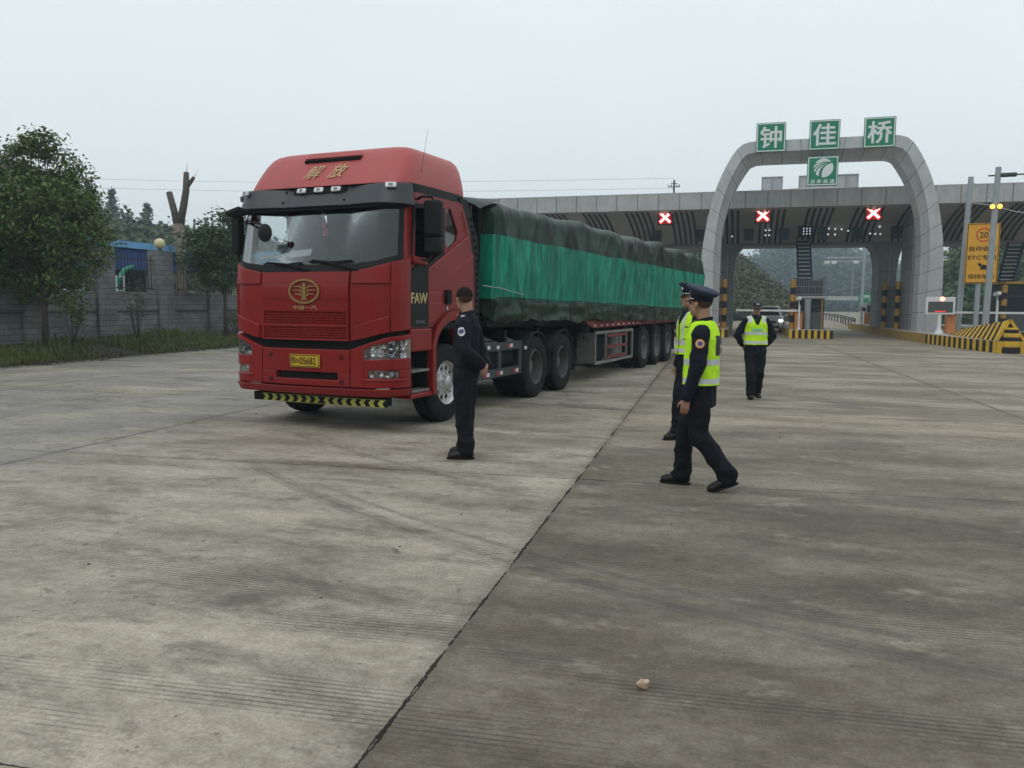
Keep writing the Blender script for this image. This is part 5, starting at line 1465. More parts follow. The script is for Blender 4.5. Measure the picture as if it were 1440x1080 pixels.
# things lying on the dashboard and hanging in the cab
TM = Matrix.Translation(TR_O) @ Matrix.Rotation(TR_RZ, 4, 'Z')
def incab(p): return TM @ Vector(p)
def small(name, label, cat, p): return thing(name, label, cat, incab(p), TR_RZ)
t = small('paper_packet', 'blue and white packet lying on the truck dashboard', 'packet', (-0.84, -1.06, 2.10)); b = MB(); b.box((0, 0, 0.08), (0.44, 0.12, 0.15), 0, Euler((0.3, 0, 0))); b.build('packet', 'paper_blue', t, bevel=0.02); b = MB(); b.box((0.02, -0.075, 0.09), (0.28, 0.012, 0.06), 0, Euler((0.3, 0, 0))); b.build('packet_label', 'paper_white', t)
t = small('paper_stack', 'crumpled white papers behind the truck windscreen', 'papers', (-0.42, -1.06, 2.10)); b = MB()
for i in range(6): b.box((rnd(-.12, .12), rnd(-.05, .05), 0.03 + i * 0.024), (0.28, 0.18, 0.008), 0, Euler((rnd(.1, .6), rnd(-.3, .3), rnd(0, 3))))
b.build('papers', 'paper_white', t)
t = small('red_card', 'small orange red card standing in the windscreen corner', 'card', (-1.12, -0.96, 2.13)); b = MB(); b.box((0, 0, 0.08), (0.11, 0.012, 0.16), 0, Euler((-0.15, 0, 0.2))); b.build('card', 'paper_red', t)
t = small('hanging_charm', 'red knotted charm hanging behind the windscreen', 'charm', (-0.06, -0.95, 2.50)); b = MB(); b.tube([(0, 0, 0.30), (0, 0, 0.16)], 0.004, 6); b.ell((0, 0, 0.22), (0.03, 0.02, 0.035)); b.build('bead', 'paper_white', t, smooth=True); b = MB(); b.box((0.01, 0, 0.10), (0.05, 0.02, 0.09), 0, Euler((0, 0.2, 0))); b.lathe([(0.025, 0.06), (0.032, -0.05), (0.01, -0.06)], (0.03, 0, 0), n=10); b.build('tassel', 'charm_red', t)

# ================================================================ SEMI TRAILER
tr = thing('semi_trailer', 'long three axle semi trailer with dull red rail under the green covers', 'trailer', TM @ Vector((0, 10, 0)), TR_RZ)
def ty(y): return y - 10
for y in (10.40, 11.70, 13.0):
    for sg in (1, -1):
        wheel(tr, (sg * 1.10, ty(y), 0.525), sg < 0, 'trailer'); wheel(tr, (sg * 0.76, ty(y), 0.525), sg > 0, 'trailer')
for y in (10.40, 11.70, 13.0):
    b = MB(); b.tube([(-0.95, ty(y), 0.525), (0.95, ty(y), 0.525)], 0.09, 12); b.build('axle', 'chassis', tr, smooth=True)
b = MB()
for s in (-1, 1): b.box((s * 0.5, ty(9.3), 1.08), (0.14, 15.6, 0.34))
for i in range(12): b.box((0, ty(2.0 + i * 1.35), 1.1), (2.4, 0.1, 0.16))
b.build('chassis_frame', 'chassis', tr)
b = MB(); b.box((0, ty(9.3), 1.30), (2.46, 16.1, 0.10)); b.build('load_floor', 'chassis', tr)
for sg in (-1, 1):
    b = MB(); b.prism([(ty(5.6), 1.30), (ty(17.2), 1.30), (ty(17.2), 1.11), (ty(6.3), 1.11)], sg * 1.18, sg * 1.23, 'X'); b.build('side_rail', 'trailer_red', tr)
    b = MB(); b.prism([(ty(1.4), 1.34), (ty(5.6), 1.34), (ty(5.9), 1.20), (ty(1.4), 1.24)], sg * 1.12, sg * 1.17, 'X'); b.build('front_rail', 'chassis', tr)
    b = MB(); b.box((sg * 0.98, ty(8.0), 0.9), (0.03, 3.2, 0.04)); b.build('guard_backing', 'chassis', tr)
for k in range(9):
    b = MB(); b.box((1.234, ty(6.4 + k * 0.42), 1.16), (0.008, 0.10, 0.03)); b.build('reflector_tape', 'reflect_white', tr)
# side cage with spare parts
b = MB()
y0, y1 = ty(6.5), ty(9.35)
for z in (0.36, 1.0): b.box((1.2, (y0 + y1) / 2, z), (0.05, y1 - y0, 0.06))
for y in (y0, y0 + 0.75, y1 - 0.5, y1): b.box((1.2, y, 0.68), (0.045, 0.06, 0.68))
b.box((1.0, y0, 0.68), (0.40, 0.03, 0.64)); b.box((0.85, (y0 + y1) / 2, 0.36), (0.6, y1 - y0, 0.03))
b.build('tool_cage', 'steel_pale', tr, bevel=0.005)
for z in (0.92, 0.68, 0.46):
    b = MB(); b.box((1.235, (y0 + y1) / 2 + 0.1, z), (0.02, 1.55, 0.06)); b.build('cage_bar', 'trailer_red', tr)
b = MB(); b.lathe([(0.27, -0.14), (0.42, -0.14), (0.47, -0.08), (0.47, 0.08), (0.42, 0.14), (0.27, 0.14)], (0.95, y0 + 0.6, 0.70), axis='X', n=28); b.build('spare_wheel', 'rubber', tr, smooth=True)
b = MB(); b.lathe([(0.16, 0), (0.16, 0.6)], (1.0, y0 + 1.8, 0.4), n=16); b.lathe([(0.12, 0), (0.12, 0.5)], (1.02, y0 + 2.2, 0.4), n=16); b.build('air_tank', 'steel_pale', tr, smooth=True)
b = MB()
for s in (-1, 1): b.box((s * 0.75, ty(5.6), 0.7), (0.12, 0.14, 0.9)); b.box((s * 0.75, ty(5.6), 0.22), (0.3, 0.3, 0.05))
b.box((0, ty(5.6), 0.75), (1.5, 0.06, 0.06)); b.build('landing_leg', 'chassis', tr)
b = MB(); b.box((0, ty(17.2), 1.0), (2.3, 0.1, 0.4)); b.box((0, ty(17.1), 0.6), (2.2, 0.1, 0.12)); b.build('rear_bumper', 'trailer_red', tr)
for y in (9.85, 13.75):
    b = MB(); b.box((0.93, ty(y), 0.62), (0.62, 0.02, 0.62)); b.build('mud_flap', 'rubber', tr)

# tarpaulin over the load
tp = thing('tarpaulin', 'dark green wrinkled tarpaulin draped over the load of the trailer', 'tarpaulin', TM @ Vector((0, 10, 0)), TR_RZ)
Y0, Y1 = 1.35, 17.2
def top_z(y, x):
    hump = 0.0
    for c, a, w in ((1.7, 0.02, 0.6), (3.4, 0.045, 0.9), (5.6, 0.05, 0.9), (7.6, 0.06, 0.9), (9.6, 0.075, 0.8), (11.7, 0.08, 0.9), (14.0, 0.07, 1.0), (16.2, 0.06, 0.8)):
        hump += a * math.exp(-((y - c) / w) ** 2)
    return 3.09 + hump * 2.0 + 0.05 * noise.noise((x * 1.4, y * 0.8, 1.3)) - 0.10 * max(0, (1.9 - y) / 0.55) ** 2
def lowz(y): return 1.34 - 0.015 * (y - 1.5) + 0.07 * noise.noise((y * 0.9, 4, 0)) + 0.03 * noise.noise((y * 3.1, 7, 0))
def side_x(y, z):
    """half width of the load wrapped in cloth: straps pinch, folds run down from the top edge"""
    d = (z - 1.3) / 1.85
    x = 1.245 + 0.035 * math.sin(d * math.pi)
    f = 0.0
    for fr, am, ph, sl in ((2.1, 0.050, 0.3, 0.45), (4.7, 0.038, 1.7, -0.6), (9.3, 0.016, 0.4, 0.9)):
        yy = y + sl * (3.1 - z)
        f += am * (1 - abs(math.sin(yy * fr * 0.5 + ph + 2.2 * noise.noise((yy * 0.35, 9 + fr, z * 0.35))))) ** 2 * 2.2 * (0.55 + 0.75 * noise.noise((y * 0.5, z * 0.5, fr)))
    x += f * (0.6 + 0.5 * d)
    x += 0.022 * noise.noise((y * 1.7, z * 2.6, 5)) + 0.008 * noise.noise((y * 6, z * 6, 2))
    if z < 1.66 - 0.012 * (y - 1):     # gathered, bunched lower edge
        x += 0.045 + 0.085 * noise.noise((y * 1.3, z * 8, 2)) + 0.05 * noise.noise((y * 3.5, z * 13, 8))
    return x
prof_n = 46
b = MB()
ny = 300
def cloth_row(y):
    row = []
    lz = lowz(y)
    nS, nC, nT = 30, 6, 22
    zt = top_z(y, 1.1)
    for k in range(nS + 1):
        z = lz + (zt - 0.16 - lz) * k / nS
        row.append((side_x(y, z), z))
    xs = row[-1][0]
    for k in range(1, nC + 1):
        a = math.pi / 2 * k / nC
        row.append((xs - 0.2 * (1 - math.cos(a)), zt - 0.16 + 0.16 * math.sin(a) - 0.0))
    xe = row[-1][0]
    for k in range(1, nT):
        x = xe - 2 * xe * k / nT
        row.append((x, top_z(y, x) + 0.04 * (1 - (x / xe) ** 2)))
    left = []
    for k in range(nC + 1):
        a = math.pi / 2 * (1 - k / nC)
        left.append((-(1.27 - 0.2 * (1 - math.cos(a))), zt - 0.16 + 0.16 * math.sin(a)))
    for k in range(1, 13): left.append((-1.28, zt - 0.16 + (lz - zt + 0.16) * k / 12))
    return row + left
rows = []
for j in range(ny + 1):
    y = Y0 + (Y1 - Y0) * j / ny
    r_ = cloth_row(y)
    rows.append([(x, ty(y), z) for x, z in r_])
W_ = len(rows[0])
# front and back drop
def endrow(r, dy, k):
    return [(x * (1 - 0.06 * k), y + dy, z - 0.03 * k * k if z > 2.6 else z) for x, y, z in r]
front_rows = []
for r in rows: b.v += r
for j in range(ny):
    for i in range(W_ - 1):
        a = j * W_ + i; b.f.append((a, a + 1, a + W_ + 1, a + W_)); b.m.append(0)
# end sheets
for j, sgn in ((0, -1), (ny, 1)):
    k0 = len(b.v); r = rows[j]; nv = 16
    for q in range(nv + 1):
        t = q / nv
        for x, y, z in r:
            zz = z + (2.2 - z) * t
            bulge = 0.10 * math.sin(min(1, t * 2.5) * math.pi / 2) + 0.04 * noise.noise((x * t * 3, zz * 2, 4)) * t
            b.v.append((x * (1 - t), y + sgn * bulge, zz))
    for q in range(nv):
        for i in range(W_ - 1):
            a = k0 + q * W_ + i; b.f.append((a, a + 1, a + W_ + 1, a + W_)); b.m.append(0)
tob = b.build('cover_sheet', 'tarp_dark', tp, smooth='all')
# loose flap of the cover reaching forward to the cab
b = MB(); nfx, nfy = 26, 14
for j in range(nfy + 1):
    t = j / nfy
    for i in range(nfx + 1):
        x = -1.24 + 2.48 * i / nfx
        y = 1.0 + 0.7 * t
        z = 3.20 + 0.02 * math.sin(x * 3) - 0.10 * (1 - t) ** 2 + 0.02 * noise.noise((x * 3, y * 3, 2))
        if x > 0.8: z -= (x - 0.8) ** 2 * 0.5 * (1.4 - t)
        b.v.append((x, ty(y), z))
for j in range(nfy):
    for i in range(nfx):
        a = j * (nfx + 1) + i; b.f.append((a, a + 1, a + nfx + 2, a + nfx + 1)); b.m.append(0)
b.build('front_flap', 'tarp_dark', tp, smooth='all')
# bright green net sheet on the sides
gs = thing('net_sheet', 'bright green woven sheet wrapped round the sides of the load', 'cover sheet', TM @ Vector((0, 10, 0)), TR_RZ)
b = MB(); ny2, nz2 = 300, 26
def zt_(y): return 2.62 + 0.02 * noise.noise((y * 0.8, 1, 1)) - (y - 1.4) * 0.002
def zb_(y): return 1.675 - 0.0145 * (y - 1.4) + 0.018 * noise.noise((y * 1.1, 3, 1))
for j in range(ny2 + 1):
    y = Y0 - 0.06 + (Y1 - Y0 + 0.10) * j / ny2
    for i in range(nz2 + 1):
        z = zb_(y) + (zt_(y) - zb_(y)) * i / nz2
        b.v.append((side_x(y, z) + 0.010 if z > 1.70 else max(side_x(y, 1.70), side_x(y, z)) + 0.012, ty(y), z))
for j in range(ny2):
    for i in range(nz2):
        a = j * (nz2 + 1) + i; b.f.append((a, a + nz2 + 1, a + nz2 + 2, a + 1)); b.m.append(0)
k0 = len(b.v)   # short return round the front corner
for i in range(nz2 + 1):
    y = Y0 - 0.06; z = zb_(y) + (zt_(y) - zb_(y)) * i / nz2
    b.v.append((side_x(y, z) + 0.010, ty(y), z)); b.v.append((0.2, ty(y) - 0.14, z))
for i in range(nz2):
    a = k0 + 2 * i; b.f.append((a, a + 1, a + 3, a + 2)); b.m.append(0)
b.build('sheet', 'tarp_green', gs, smooth='all')
# lashing ropes
rp = thing('lashing_rope', 'thin rope line holding the lower edge of the green sheet', 'rope', TM @ Vector((0, 10, 0)), TR_RZ)
b = MB(); pts = []
for j in range(120):
    y = Y0 + (Y1 - Y0) * j / 119
    pts.append((side_x(y, zb_(y) - 0.02) + 0.03, ty(y), zb_(y) + 0.012 + 0.012 * abs(math.sin(y * 2.4))))
b.tube(pts, 0.010, 6); b.build('hem_rope', 'rope_dark', rp, smooth=True)
b = MB(); b.tube([(1.30, ty(0.95), 1.86), (1.35, ty(1.5), 1.83), (1.42, ty(2.2), 1.74)], 0.006, 6); b.build('loose_line', 'rope', rp, smooth=True)
b = MB()
for k in range(14):
    y = 2.2 + k * 1.1; z = lowz(y)
    b.tube([(side_x(y, z + 0.05) + 0.03, ty(y), z + 0.3), (side_x(y, z + 0.05) + 0.03, ty(y + 0.05), z - 0.02), (1.22, ty(y + 0.1), z - 0.16)], 0.008, 5)
b.build('tie_ends', 'rope_dark', rp, smooth=True)

# ================================================================ PEOPLE
def displace(me, fn):
    ns = [v.normal.copy() for v in me.vertices]
    for v, n in zip(me.vertices, ns): v.co += n * fn(v.co)
    me.update()
def paint(me, fn):
    for p in me.polygons: p.material_index = fn(p.center, p.normal)
def folds(am=0.006, zs=7.0):
    def f(c):
        a = 1 - abs(noise.noise((c.x * 6 + 3, c.y * 6, c.z * zs)))
        return am * 1.4 * (a ** 3 - 0.45) + am * 0.5 * noise.noise((c.x * 16, c.y * 16, c.z * 16))
    return f
def hand(b, w, d, n, side, curl=0.5):
    """palm, four fingers of different length, thumb from the side; w wrist, d towards fingertips, n palm normal"""
    w, d, n = Vector(w), Vector(d).normalized(), Vector(n); n = (n - d * n.dot(d)).normalized(); s = d.cross(n).normalized() * side
    for k in (-0.026, -0.009, 0.009, 0.026): b.cap(w + s * k * 0.6, w + d * 0.085 + s * k, 0.017, 0.0135, 8, 3)
    for k, L in ((-0.028, 0.066), (-0.0095, 0.078), (0.0095, 0.083), (0.028, 0.072)):
        p = w + d * 0.09 + s * k
        q = p + (d * (1 - curl * 0.4) + n * curl * 0.6).normalized() * L * 0.52
        r = q + (d * (1 - curl) + n * curl * 1.2).normalized() * L * 0.5
        b.cap(p, q, 0.0095, 0.0085, 8, 3); b.cap(q, r, 0.0085, 0.007, 8, 3)
    p = w + d * 0.03 + s * 0.030; q = p + (d * 0.7 + s * 0.6 + n * 0.2).normalized() * 0.045; r = q + (d * 0.9 + n * 0.35 + s * 0.1).normalized() * 0.034
    b.cap(p, q, 0.013, 0.0105, 8, 3); b.cap(q, r, 0.0105, 0.008, 8, 3)
def person(label, loc, rz, sc, P):
    t = thing('person', label, 'person', loc, rz)
    t.scale = (sc, sc, sc)
    hy, hp, hr = P.get('head', (0, 0, 0))
    nb = Vector((0, P.get('lean', 0.0), 1.47)); hc = nb + Vector((0, 0.035, 0.165))
    HM = Matrix.Translation(hc) @ Euler((hp, hr, hy), 'XYZ').to_matrix().to_4x4()
    ln = P.get('lean', 0.0)
    # --- body
    b = MB()
    k = len(b.v)
    b.ell((0, -0.012, 0.030), (0.076, 0.096, 0.088)); b.ell((0, 0.028, -0.045), (0.059, 0.064, 0.074)); b.ell((0, 0.066, -0.092), (0.028, 0.022, 0.020))
    b.cap((0, 0.086, 0.012), (0, 0.104, -0.026), 0.009, 0.0145, 10); b.ell((0, 0.072, 0.030), (0.048, 0.018, 0.014)); b.ell((0.034, 0.062, -0.028), (0.022, 0.02, 0.018)); b.ell((-0.034, 0.062, -0.028), (0.022, 0.02, 0.018))
    for s in (-1, 1): b.ell((s * 0.078, -0.008, -0.012), (0.010, 0.021, 0.032), rot=(0.2, 0, s * 0.35))
    b.ell((0, 0.084, -0.058), (0.024, 0.014, 0.012))
    b.transform(HM, k)
    b.cap(nb + Vector((0, -0.01, -0.06)), hc + Vector((0, -0.03, -0.05)), 0.060, 0.057)
    b.loft([(0, 0, 0.86, 0.14, 0.09), (0, 0, 1.05, 0.13, 0.085), (0, ln * 0.7, 1.30, 0.15, 0.10), (0, ln, 1.44, 0.10, 0.07)], 24)
    for S, (el, wr, hd_, hn) in P['arms'].items():
        s = 1 if S == 'R' else -1
        sh = Vector((s * 0.175, ln, 1.40))
        b.cap(sh, el, 0.045, 0.035, 12); b.cap(el, wr, 0.035, 0.027, 12)
        hand(b, Vector(wr) + Vector(hd_).normalized() * 0.02, hd_, hn, s, P.get('curl', 0.5))
    for S, (kn, an, fy, fp) in P['legs'].items():
        s = 1 if S == 'R' else -1
        b.cap((s * 0.09, 0, 0.88), kn, 0.07, 0.05, 12); b.cap(kn, an, 0.05, 0.035, 12)
    me = remesh(b, 0.0065, 5)
    body = mobj('body', me, 'skin', t, smooth='all')
    # --- face details
    def hb(mb, nm, m_, **kw): mb.transform(HM); return mb.build(nm, m_, t, **kw)
    for s in (-1, 1):
        q = MB(); q.ell((s * 0.031, 0.0845, 0.008), (0.013, 0.007, 0.006)); hb(q, 'eye', 'eye', smooth='all')
        q = MB(); q.ell((s * 0.032, 0.086, 0.032), (0.019, 0.007, 0.0045)); hb(q, 'eyebrow', 'hair', smooth='all')
    q = MB(); q.ell((0, 0.0965, -0.058), (0.021, 0.006, 0.0055)); hb(q, 'mouth', 'lips', smooth='all')
    # --- hair
    q = MB(); q.ell((0, -0.016, 0.034), (0.0815, 0.0995, 0.0895), nu=48, nv=36)
    keep = []
    for f in q.f:
        c = sum((Vector(q.v[i]) for i in f), Vector()) / 4
        if c.z > -0.072 + max(0, c.y + 0.10) * 0.74 + 0.012 * noise.noise(c * 60): keep.append(f)
    q.f = keep; q.m = [1 if min(q.v[i][2] for i in f) < 0.016 + 0.016 * noise.noise(Vector(q.v[f[0]]) * 45) else 0 for f in keep]
    q.v = [tuple(Vector(v) * (1 + 0.035 * noise.noise(Vector(v) * 55) - 0.02 * max(0, -v[2] * 12))) for v in q.v]
    ho = hb(q, 'hair', ['hair', 'hair_fade'], smooth='all', fix=True)
    sd = ho.modifiers.new('solid', 'SOLIDIFY'); sd.thickness = 0.008; sd.offset = -1
    # --- trousers
    b = MB()
    b.loft([(0, 0, 0.80, 0.165, 0.115), (0, 0, 0.90, 0.178, 0.125), (0, 0, 1.00, 0.165, 0.115), (0, 0, 1.03, 0.155, 0.105)], 28)
    for S, (kn, an, fy, fp) in P['legs'].items():
        s = 1 if S == 'R' else -1
        kn, an = Vector(kn), Vector(an)
        b.cap((s * 0.088, 0, 0.87), kn, 0.108, 0.088, 16); b.cap(kn, an + Vector((0, 0.0, 0.02)), 0.088, 0.082, 16)
        b.cap(an + (kn - an).normalized() * 0.06, an + Vector((0, 0.010, -0.002)), 0.080, 0.080, 16, 3)
    me = remesh(b, 0.011, 8)
    def tf(c):
        base = folds(0.012, 5.0)(c)
        low = max(0, (0.32 - c.z) / 0.32)
        return base + 0.014 * low * math.sin(c.z * 75 + 4 * noise.noise(c * 7)) * (0.5 + noise.noise(c * 4))
    displace(me, tf)
    mobj('trousers', me, 'trousers', t, smooth='all')
    # --- shoes
    for S, (kn, an, fy, fp) in P['legs'].items():
        q = MB()
        q.ell((0, 0.055, 0.0), (0.045, 0.135, 0.048)); q.ell((0, -0.02, 0.03), (0.042, 0.06, 0.055)); q.ell((0, 0.13, -0.008), (0.047, 0.065, 0.034))
        me = remesh(q, 0.008, 3)
        for v in me.vertices: v.co.z = max(v.co.z, -0.028)
        q2 = MB(); q2.loft([(0, 0.06, -0.042, 0.046, 0.142), (0, 0.06, -0.026, 0.048, 0.145)], 28, 0, 2.6)
        rot = Euler((fp, 0, fy)).to_matrix().to_4x4()
        mt = Matrix.Translation(Vector((an[0], an[1], an[2] - 0.043))) @ rot
        me.transform(mt); q2.transform(mt)
        so = mobj('shoe', me, 'shoe', t, smooth='all'); q2.build('sole', 'ink', so, bevel=0.004)
    # --- jacket
    jb = P.get('jacket', 0.80)
    b = MB()
    b.loft([(0, 0, jb, 0.187, 0.132), (0, 0, max(jb + 0.05, 0.95), 0.182, 0.130), (0, ln * 0.2, 1.08, 0.172, 0.122), (0, ln * 0.6, 1.22, 0.185, 0.128), (0, ln * 0.9, 1.34, 0.198, 0.128), (0, ln, 1.42, 0.178, 0.108), (0, ln, 1.465, 0.125, 0.088), (0, ln, 1.50, 0.075, 0.076)], 32)
    b.cap((-0.165, ln, 1.395), (0.165, ln, 1.395), 0.066, 0.066, 16)
    for S, (el, wr, hd_, hn) in P['arms'].items():
        s = 1 if S == 'R' else -1
        sh = Vector((s * 0.182, ln, 1.385)); el, wr = Vector(el), Vector(wr)
        b.cap(sh, el, 0.077, 0.065, 16); b.cap(el, wr, 0.065, 0.051, 16)
    me = remesh(b, 0.011, 8)
    displace(me, folds(0.0115, 6.0))
    jk = mobj('jacket', me, P.get('cloth', 'navy'), t, smooth='all')
    q = MB()
    pts = [Vector((0.068 * math.cos(a), ln + 0.004 + 0.070 * math.sin(a), 1.492 + 0.018 * math.sin(a + math.pi))) for a in [math.pi * 2 * i / 24 for i in range(25)]]
    q.tube(pts, 0.017, 8); q.build('collar', P.get('cloth', 'navy'), jk, smooth='all')
    # --- vest
    if 'vest' in P:
        b = MB(); vb_ = P.get('vestz', 0.93)
        b.loft([(0, 0, vb_, 0.212, 0.160), (0, 0, vb_ + 0.05, 0.208, 0.157), (0, ln * 0.2, 1.10, 0.196, 0.148), (0, ln * 0.6, 1.22, 0.202, 0.150), (0, ln * 0.9, 1.33, 0.196, 0.150), (0, ln, 1.41, 0.172, 0.130), (0, ln, 1.462, 0.140, 0.106), (0, ln, 1.487, 0.098, 0.090)], 40, 0, 2.3)
        b.cap((-0.12, ln, 1.425), (0.12, ln, 1.425), 0.066, 0.066, 14)
        me = remesh(b, 0.0075, 5)
        displace(me, folds(0.006, 6))
        st = P['vest']
        def pf(c, n):
            if c.z > 1.33 and abs(c.x) < 0.022 + (c.z - 1.33) * 0.42 and n.y > 0.1: return 2
            if st == 'back' and n.y < -0.35 and abs(c.x) < 0.125 and 1.19 < c.z < 1.36: return 3
            if st != 'open' and (abs(c.z - (vb_ + 0.205)) < 0.026 or abs(c.z - (vb_ + 0.045)) < 0.024): return 1
            if st == 'open':
                if n.y > 0.1 and abs(c.x) < 0.012: return 2
                if abs(c.z - (vb_ + 0.14)) < 0.026 or abs(c.z - (vb_ + 0.05)) < 0.02 or (n.y > 0 and 0.055 < abs(c.x) < 0.095 and c.z > 1.10): return 1
                if n.y > 0.2 and 0.06 < abs(c.x) < 0.15 and (abs(c.z - 1.30) < 0.008 or abs(c.z - 1.16) < 0.008): return 3
            if st == 'front' and c.z > 1.37 and abs(c.x) > 0.085: return 1
            if abs(c.z - vb_) < 0.012: return 3 if st == 'back' else 0
            return 0
        paint(me, pf)
        vo = mobj('vest', me, ['hivis', 'tape', P.get('cloth', 'navy'), 'panel_black'], t, smooth='all')
        if st == 'front':
            tm = text_mb('公路执法', w=0.20, h=0.05, depth=0.002, bold=0.02); tm.transform(at(Matrix(((-1, 0, 0), (0, 0, 1), (0, 1, 0))).to_4x4(), 0, 0.168, 1.24)); tm.build('lettering', 'paper_blue', vo)
        if st == 'back':
            for i in range(2):
                tm = text_mb(('公路', '执法')[i], w=0.13, h=0.06, depth=0.002, bold=0.02); tm.transform(at(FRONT, 0, -0.166, 1.31 - 0.075 * i)); tm.build('lettering', 'plate_grey', vo)
    # --- sleeve badge, bent round the arm
    if 'badge' in P:
        el = Vector(P['arms']['L'][0]); sh = Vector((-0.182, ln, 1.385)); ax = (el - sh).normalized(); c = sh + (el - sh) * 0.36
        out = Vector((-1, -0.15, 0)); out = (out - ax * out.dot(ax)).normalized(); tn = ax.cross(out).normalized()
        def disc(rx, ry, off, shield, mi, n=24):
            q = MB(); rr_ = 0.075
            for i in range(5):
                for k_ in range(n):
                    a = 2 * math.pi * k_ / n; f = i / 4
                    u, v = rx * f * math.cos(a), ry * f * math.sin(a)
                    if shield and v > 0: u = rx * f * max(-0.86, min(0.86, 1.25 * math.cos(a))); v *= 0.85
                    th = u / rr_
                    q.v.append(tuple(c - ax * v + out * ((rr_ + off) * math.cos(th)) + tn * ((rr_ + off) * math.sin(th))))
            for i in range(4):
                for k_ in range(n):
                    k2 = (k_ + 1) % n; q.f.append((i * n + k_, i * n + k2, (i + 1) * n + k2, (i + 1) * n + k_)); q.m.append(0)
            return q
        kind = P['badge']
        if kind == 'orange':
            bo = disc(0.038, 0.040, 0.006, False, 0).build('sleeve_badge', 'badge_orange', jk, smooth='all', fix=False)
            disc(0.026, 0.027, 0.008, False, 0).build('badge_ring', 'badge_white', jk, smooth='all', fix=False); disc(0.020, 0.021, 0.010, False, 0).build('badge_core', 'badge_purple', jk, smooth='all', fix=False)
        else:
            bo = disc(0.036, 0.050, 0.006, True, 0).build('sleeve_badge', 'badge_white', jk, smooth='all', fix=False)
            disc(0.027, 0.026, 0.008, True, 0).build('badge_core', 'badge_purple', jk, smooth='all', fix=False)
    if P.get('epaulette'):
        for s in (-1, 1):
            q = MB(); q.box((s * 0.135, ln, 1.462), (0.10, 0.05, 0.008), 0, Euler((0, s * 0.42, 0))); q.build('epaulette', 'panel_black', jk, bevel=0.003)
            q = MB(); q.box((s * 0.150, ln - 0.0, 1.463), (0.022, 0.040, 0.006), 0, Euler((0, s * 0.42, 0.6))); q.build('epaulette_mark', 'badge_white', jk)
    # --- cap
    if P.get('cap') == 'peaked':
        q = MB()
        q.loft([(0, -0.012, 0.030, 0.0835, 0.1025), (0, -0.012, 0.078, 0.0865, 0.1055)], 40)
        bandc = HM @ Matrix.Rotation(R(4), 4, 'X')
        q.transform(bandc); cb = q.build('cap_band', 'navy', t, smooth=True)
        q = MB()
        q.loft([(0, -0.012, 0.074, 0.087, 0.106), (0, -0.012, 0.090, 0.104, 0.124), (0, -0.014, 0.108, 0.124, 0.143), (0, -0.014, 0.119, 0.129, 0.148), (0, -0.013, 0.129, 0.126, 0.144), (0, -0.010, 0.137, 0.108, 0.122), (0, -0.008, 0.142, 0.07, 0.08), (0, -0.008, 0.143, 0.01, 0.012)], 48)
        q.v = [(x, y, z + (0.22 * (y + 0.03) if z > 0.08 else 0) + 0.004 * noise.noise((x * 14, y * 14, z * 20))) for x, y, z in q.v]
        q.transform(bandc); q.build('cap', 'cap_blue', t, smooth='all')
        q = MB(); n1, n2 = 18, 5
        for i in range(n1 + 1):
            a = R(20 + 140 * i / n1)
            for j in range(n2 + 1):
                f = j / n2; ex = 0.055 * f * math.sin(math.pi * i / n1) ** 0.6
                q.v.append(((0.086 + ex * 0.35) * math.cos(a), -0.012 + (0.104 + ex) * math.sin(a), 0.034 - 0.030 * f * math.sin(math.pi * i / n1)))
        for i in range(n1):
            for j in range(n2): k0 = i * (n2 + 1) + j; q.f.append((k0, k0 + 1, k0 + n2 + 2, k0 + n2 + 1)); q.m.append(0)
        q.transform(bandc); vi = q.build('cap_visor', 'shoe', t, smooth='all'); sd = vi.modifiers.new('solid', 'SOLIDIFY'); sd.thickness = 0.004
        q = MB(); q.tube([(0.088 * math.cos(R(a)), -0.012 + 0.108 * math.sin(R(a)), 0.040) for a in range(15, 166, 10)], 0.0045, 6); q.transform(bandc); q.build('cap_cord', 'chrome', t, smooth='all')
        q = MB(); q.ell((0, 0.104, 0.085), (0.024, 0.008, 0.026)); q.transform(bandc); q.build('cap_badge', 'chrome', t, smooth='all')
    elif P.get('cap') == 'baseball':
        q = MB(); q.ell((0, -0.012, 0.038), (0.0845, 0.1035, 0.092), nu=40, nv=30)
        q.f = [f for f in q.f if sum(q.v[i][2] for i in f) / 4 > 0.036]; q.m = [0] * len(q.f)
        q.transform(HM); o = q.build('cap', 'panel_black', t, smooth='all'); sd = o.modifiers.new('solid', 'SOLIDIFY'); sd.thickness = 0.004
        q = MB(); n1, n2 = 16, 5
        for i in range(n1 + 1):
            a = R(25 + 130 * i / n1)
            for j in range(n2 + 1):
                f = j / n2; ex = 0.075 * f * math.sin(math.pi * i / n1) ** 0.5
                q.v.append(((0.083 + ex * 0.2) * math.cos(a), -0.012 + (0.102 + ex) * math.sin(a), 0.042 - 0.022 * f - 0.06 * (math.cos(a) ** 2) * f))
        for i in range(n1):
            for j in range(n2): k0 = i * (n2 + 1) + j; q.f.append((k0, k0 + 1, k0 + n2 + 2, k0 + n2 + 1)); q.m.append(0)
        q.transform(HM); o = q.build('cap_visor', 'panel_black', t, smooth='all'); sd = o.modifiers.new('solid', 'SOLIDIFY'); sd.thickness = 0.004
        q = MB(); q.ell((0, 0.088, 0.075), (0.024, 0.008, 0.016)); q.transform(HM); q.build('cap_badge', 'badge_white', t, smooth='all')
    return t
LEFT = Vector((-math.cos(YAW), -math.sin(YAW))); AWAY = Vector((-math.sin(YAW), math.cos(YAW)))
def heading(deg):   # 0 = towards picture left, positive turns away from the camera
    h = LEFT * math.cos(R(deg)) + AWAY * math.sin(R(deg))
    return math.atan2(-h.x, h.y)
DN = (0.0, 0.12, -1)
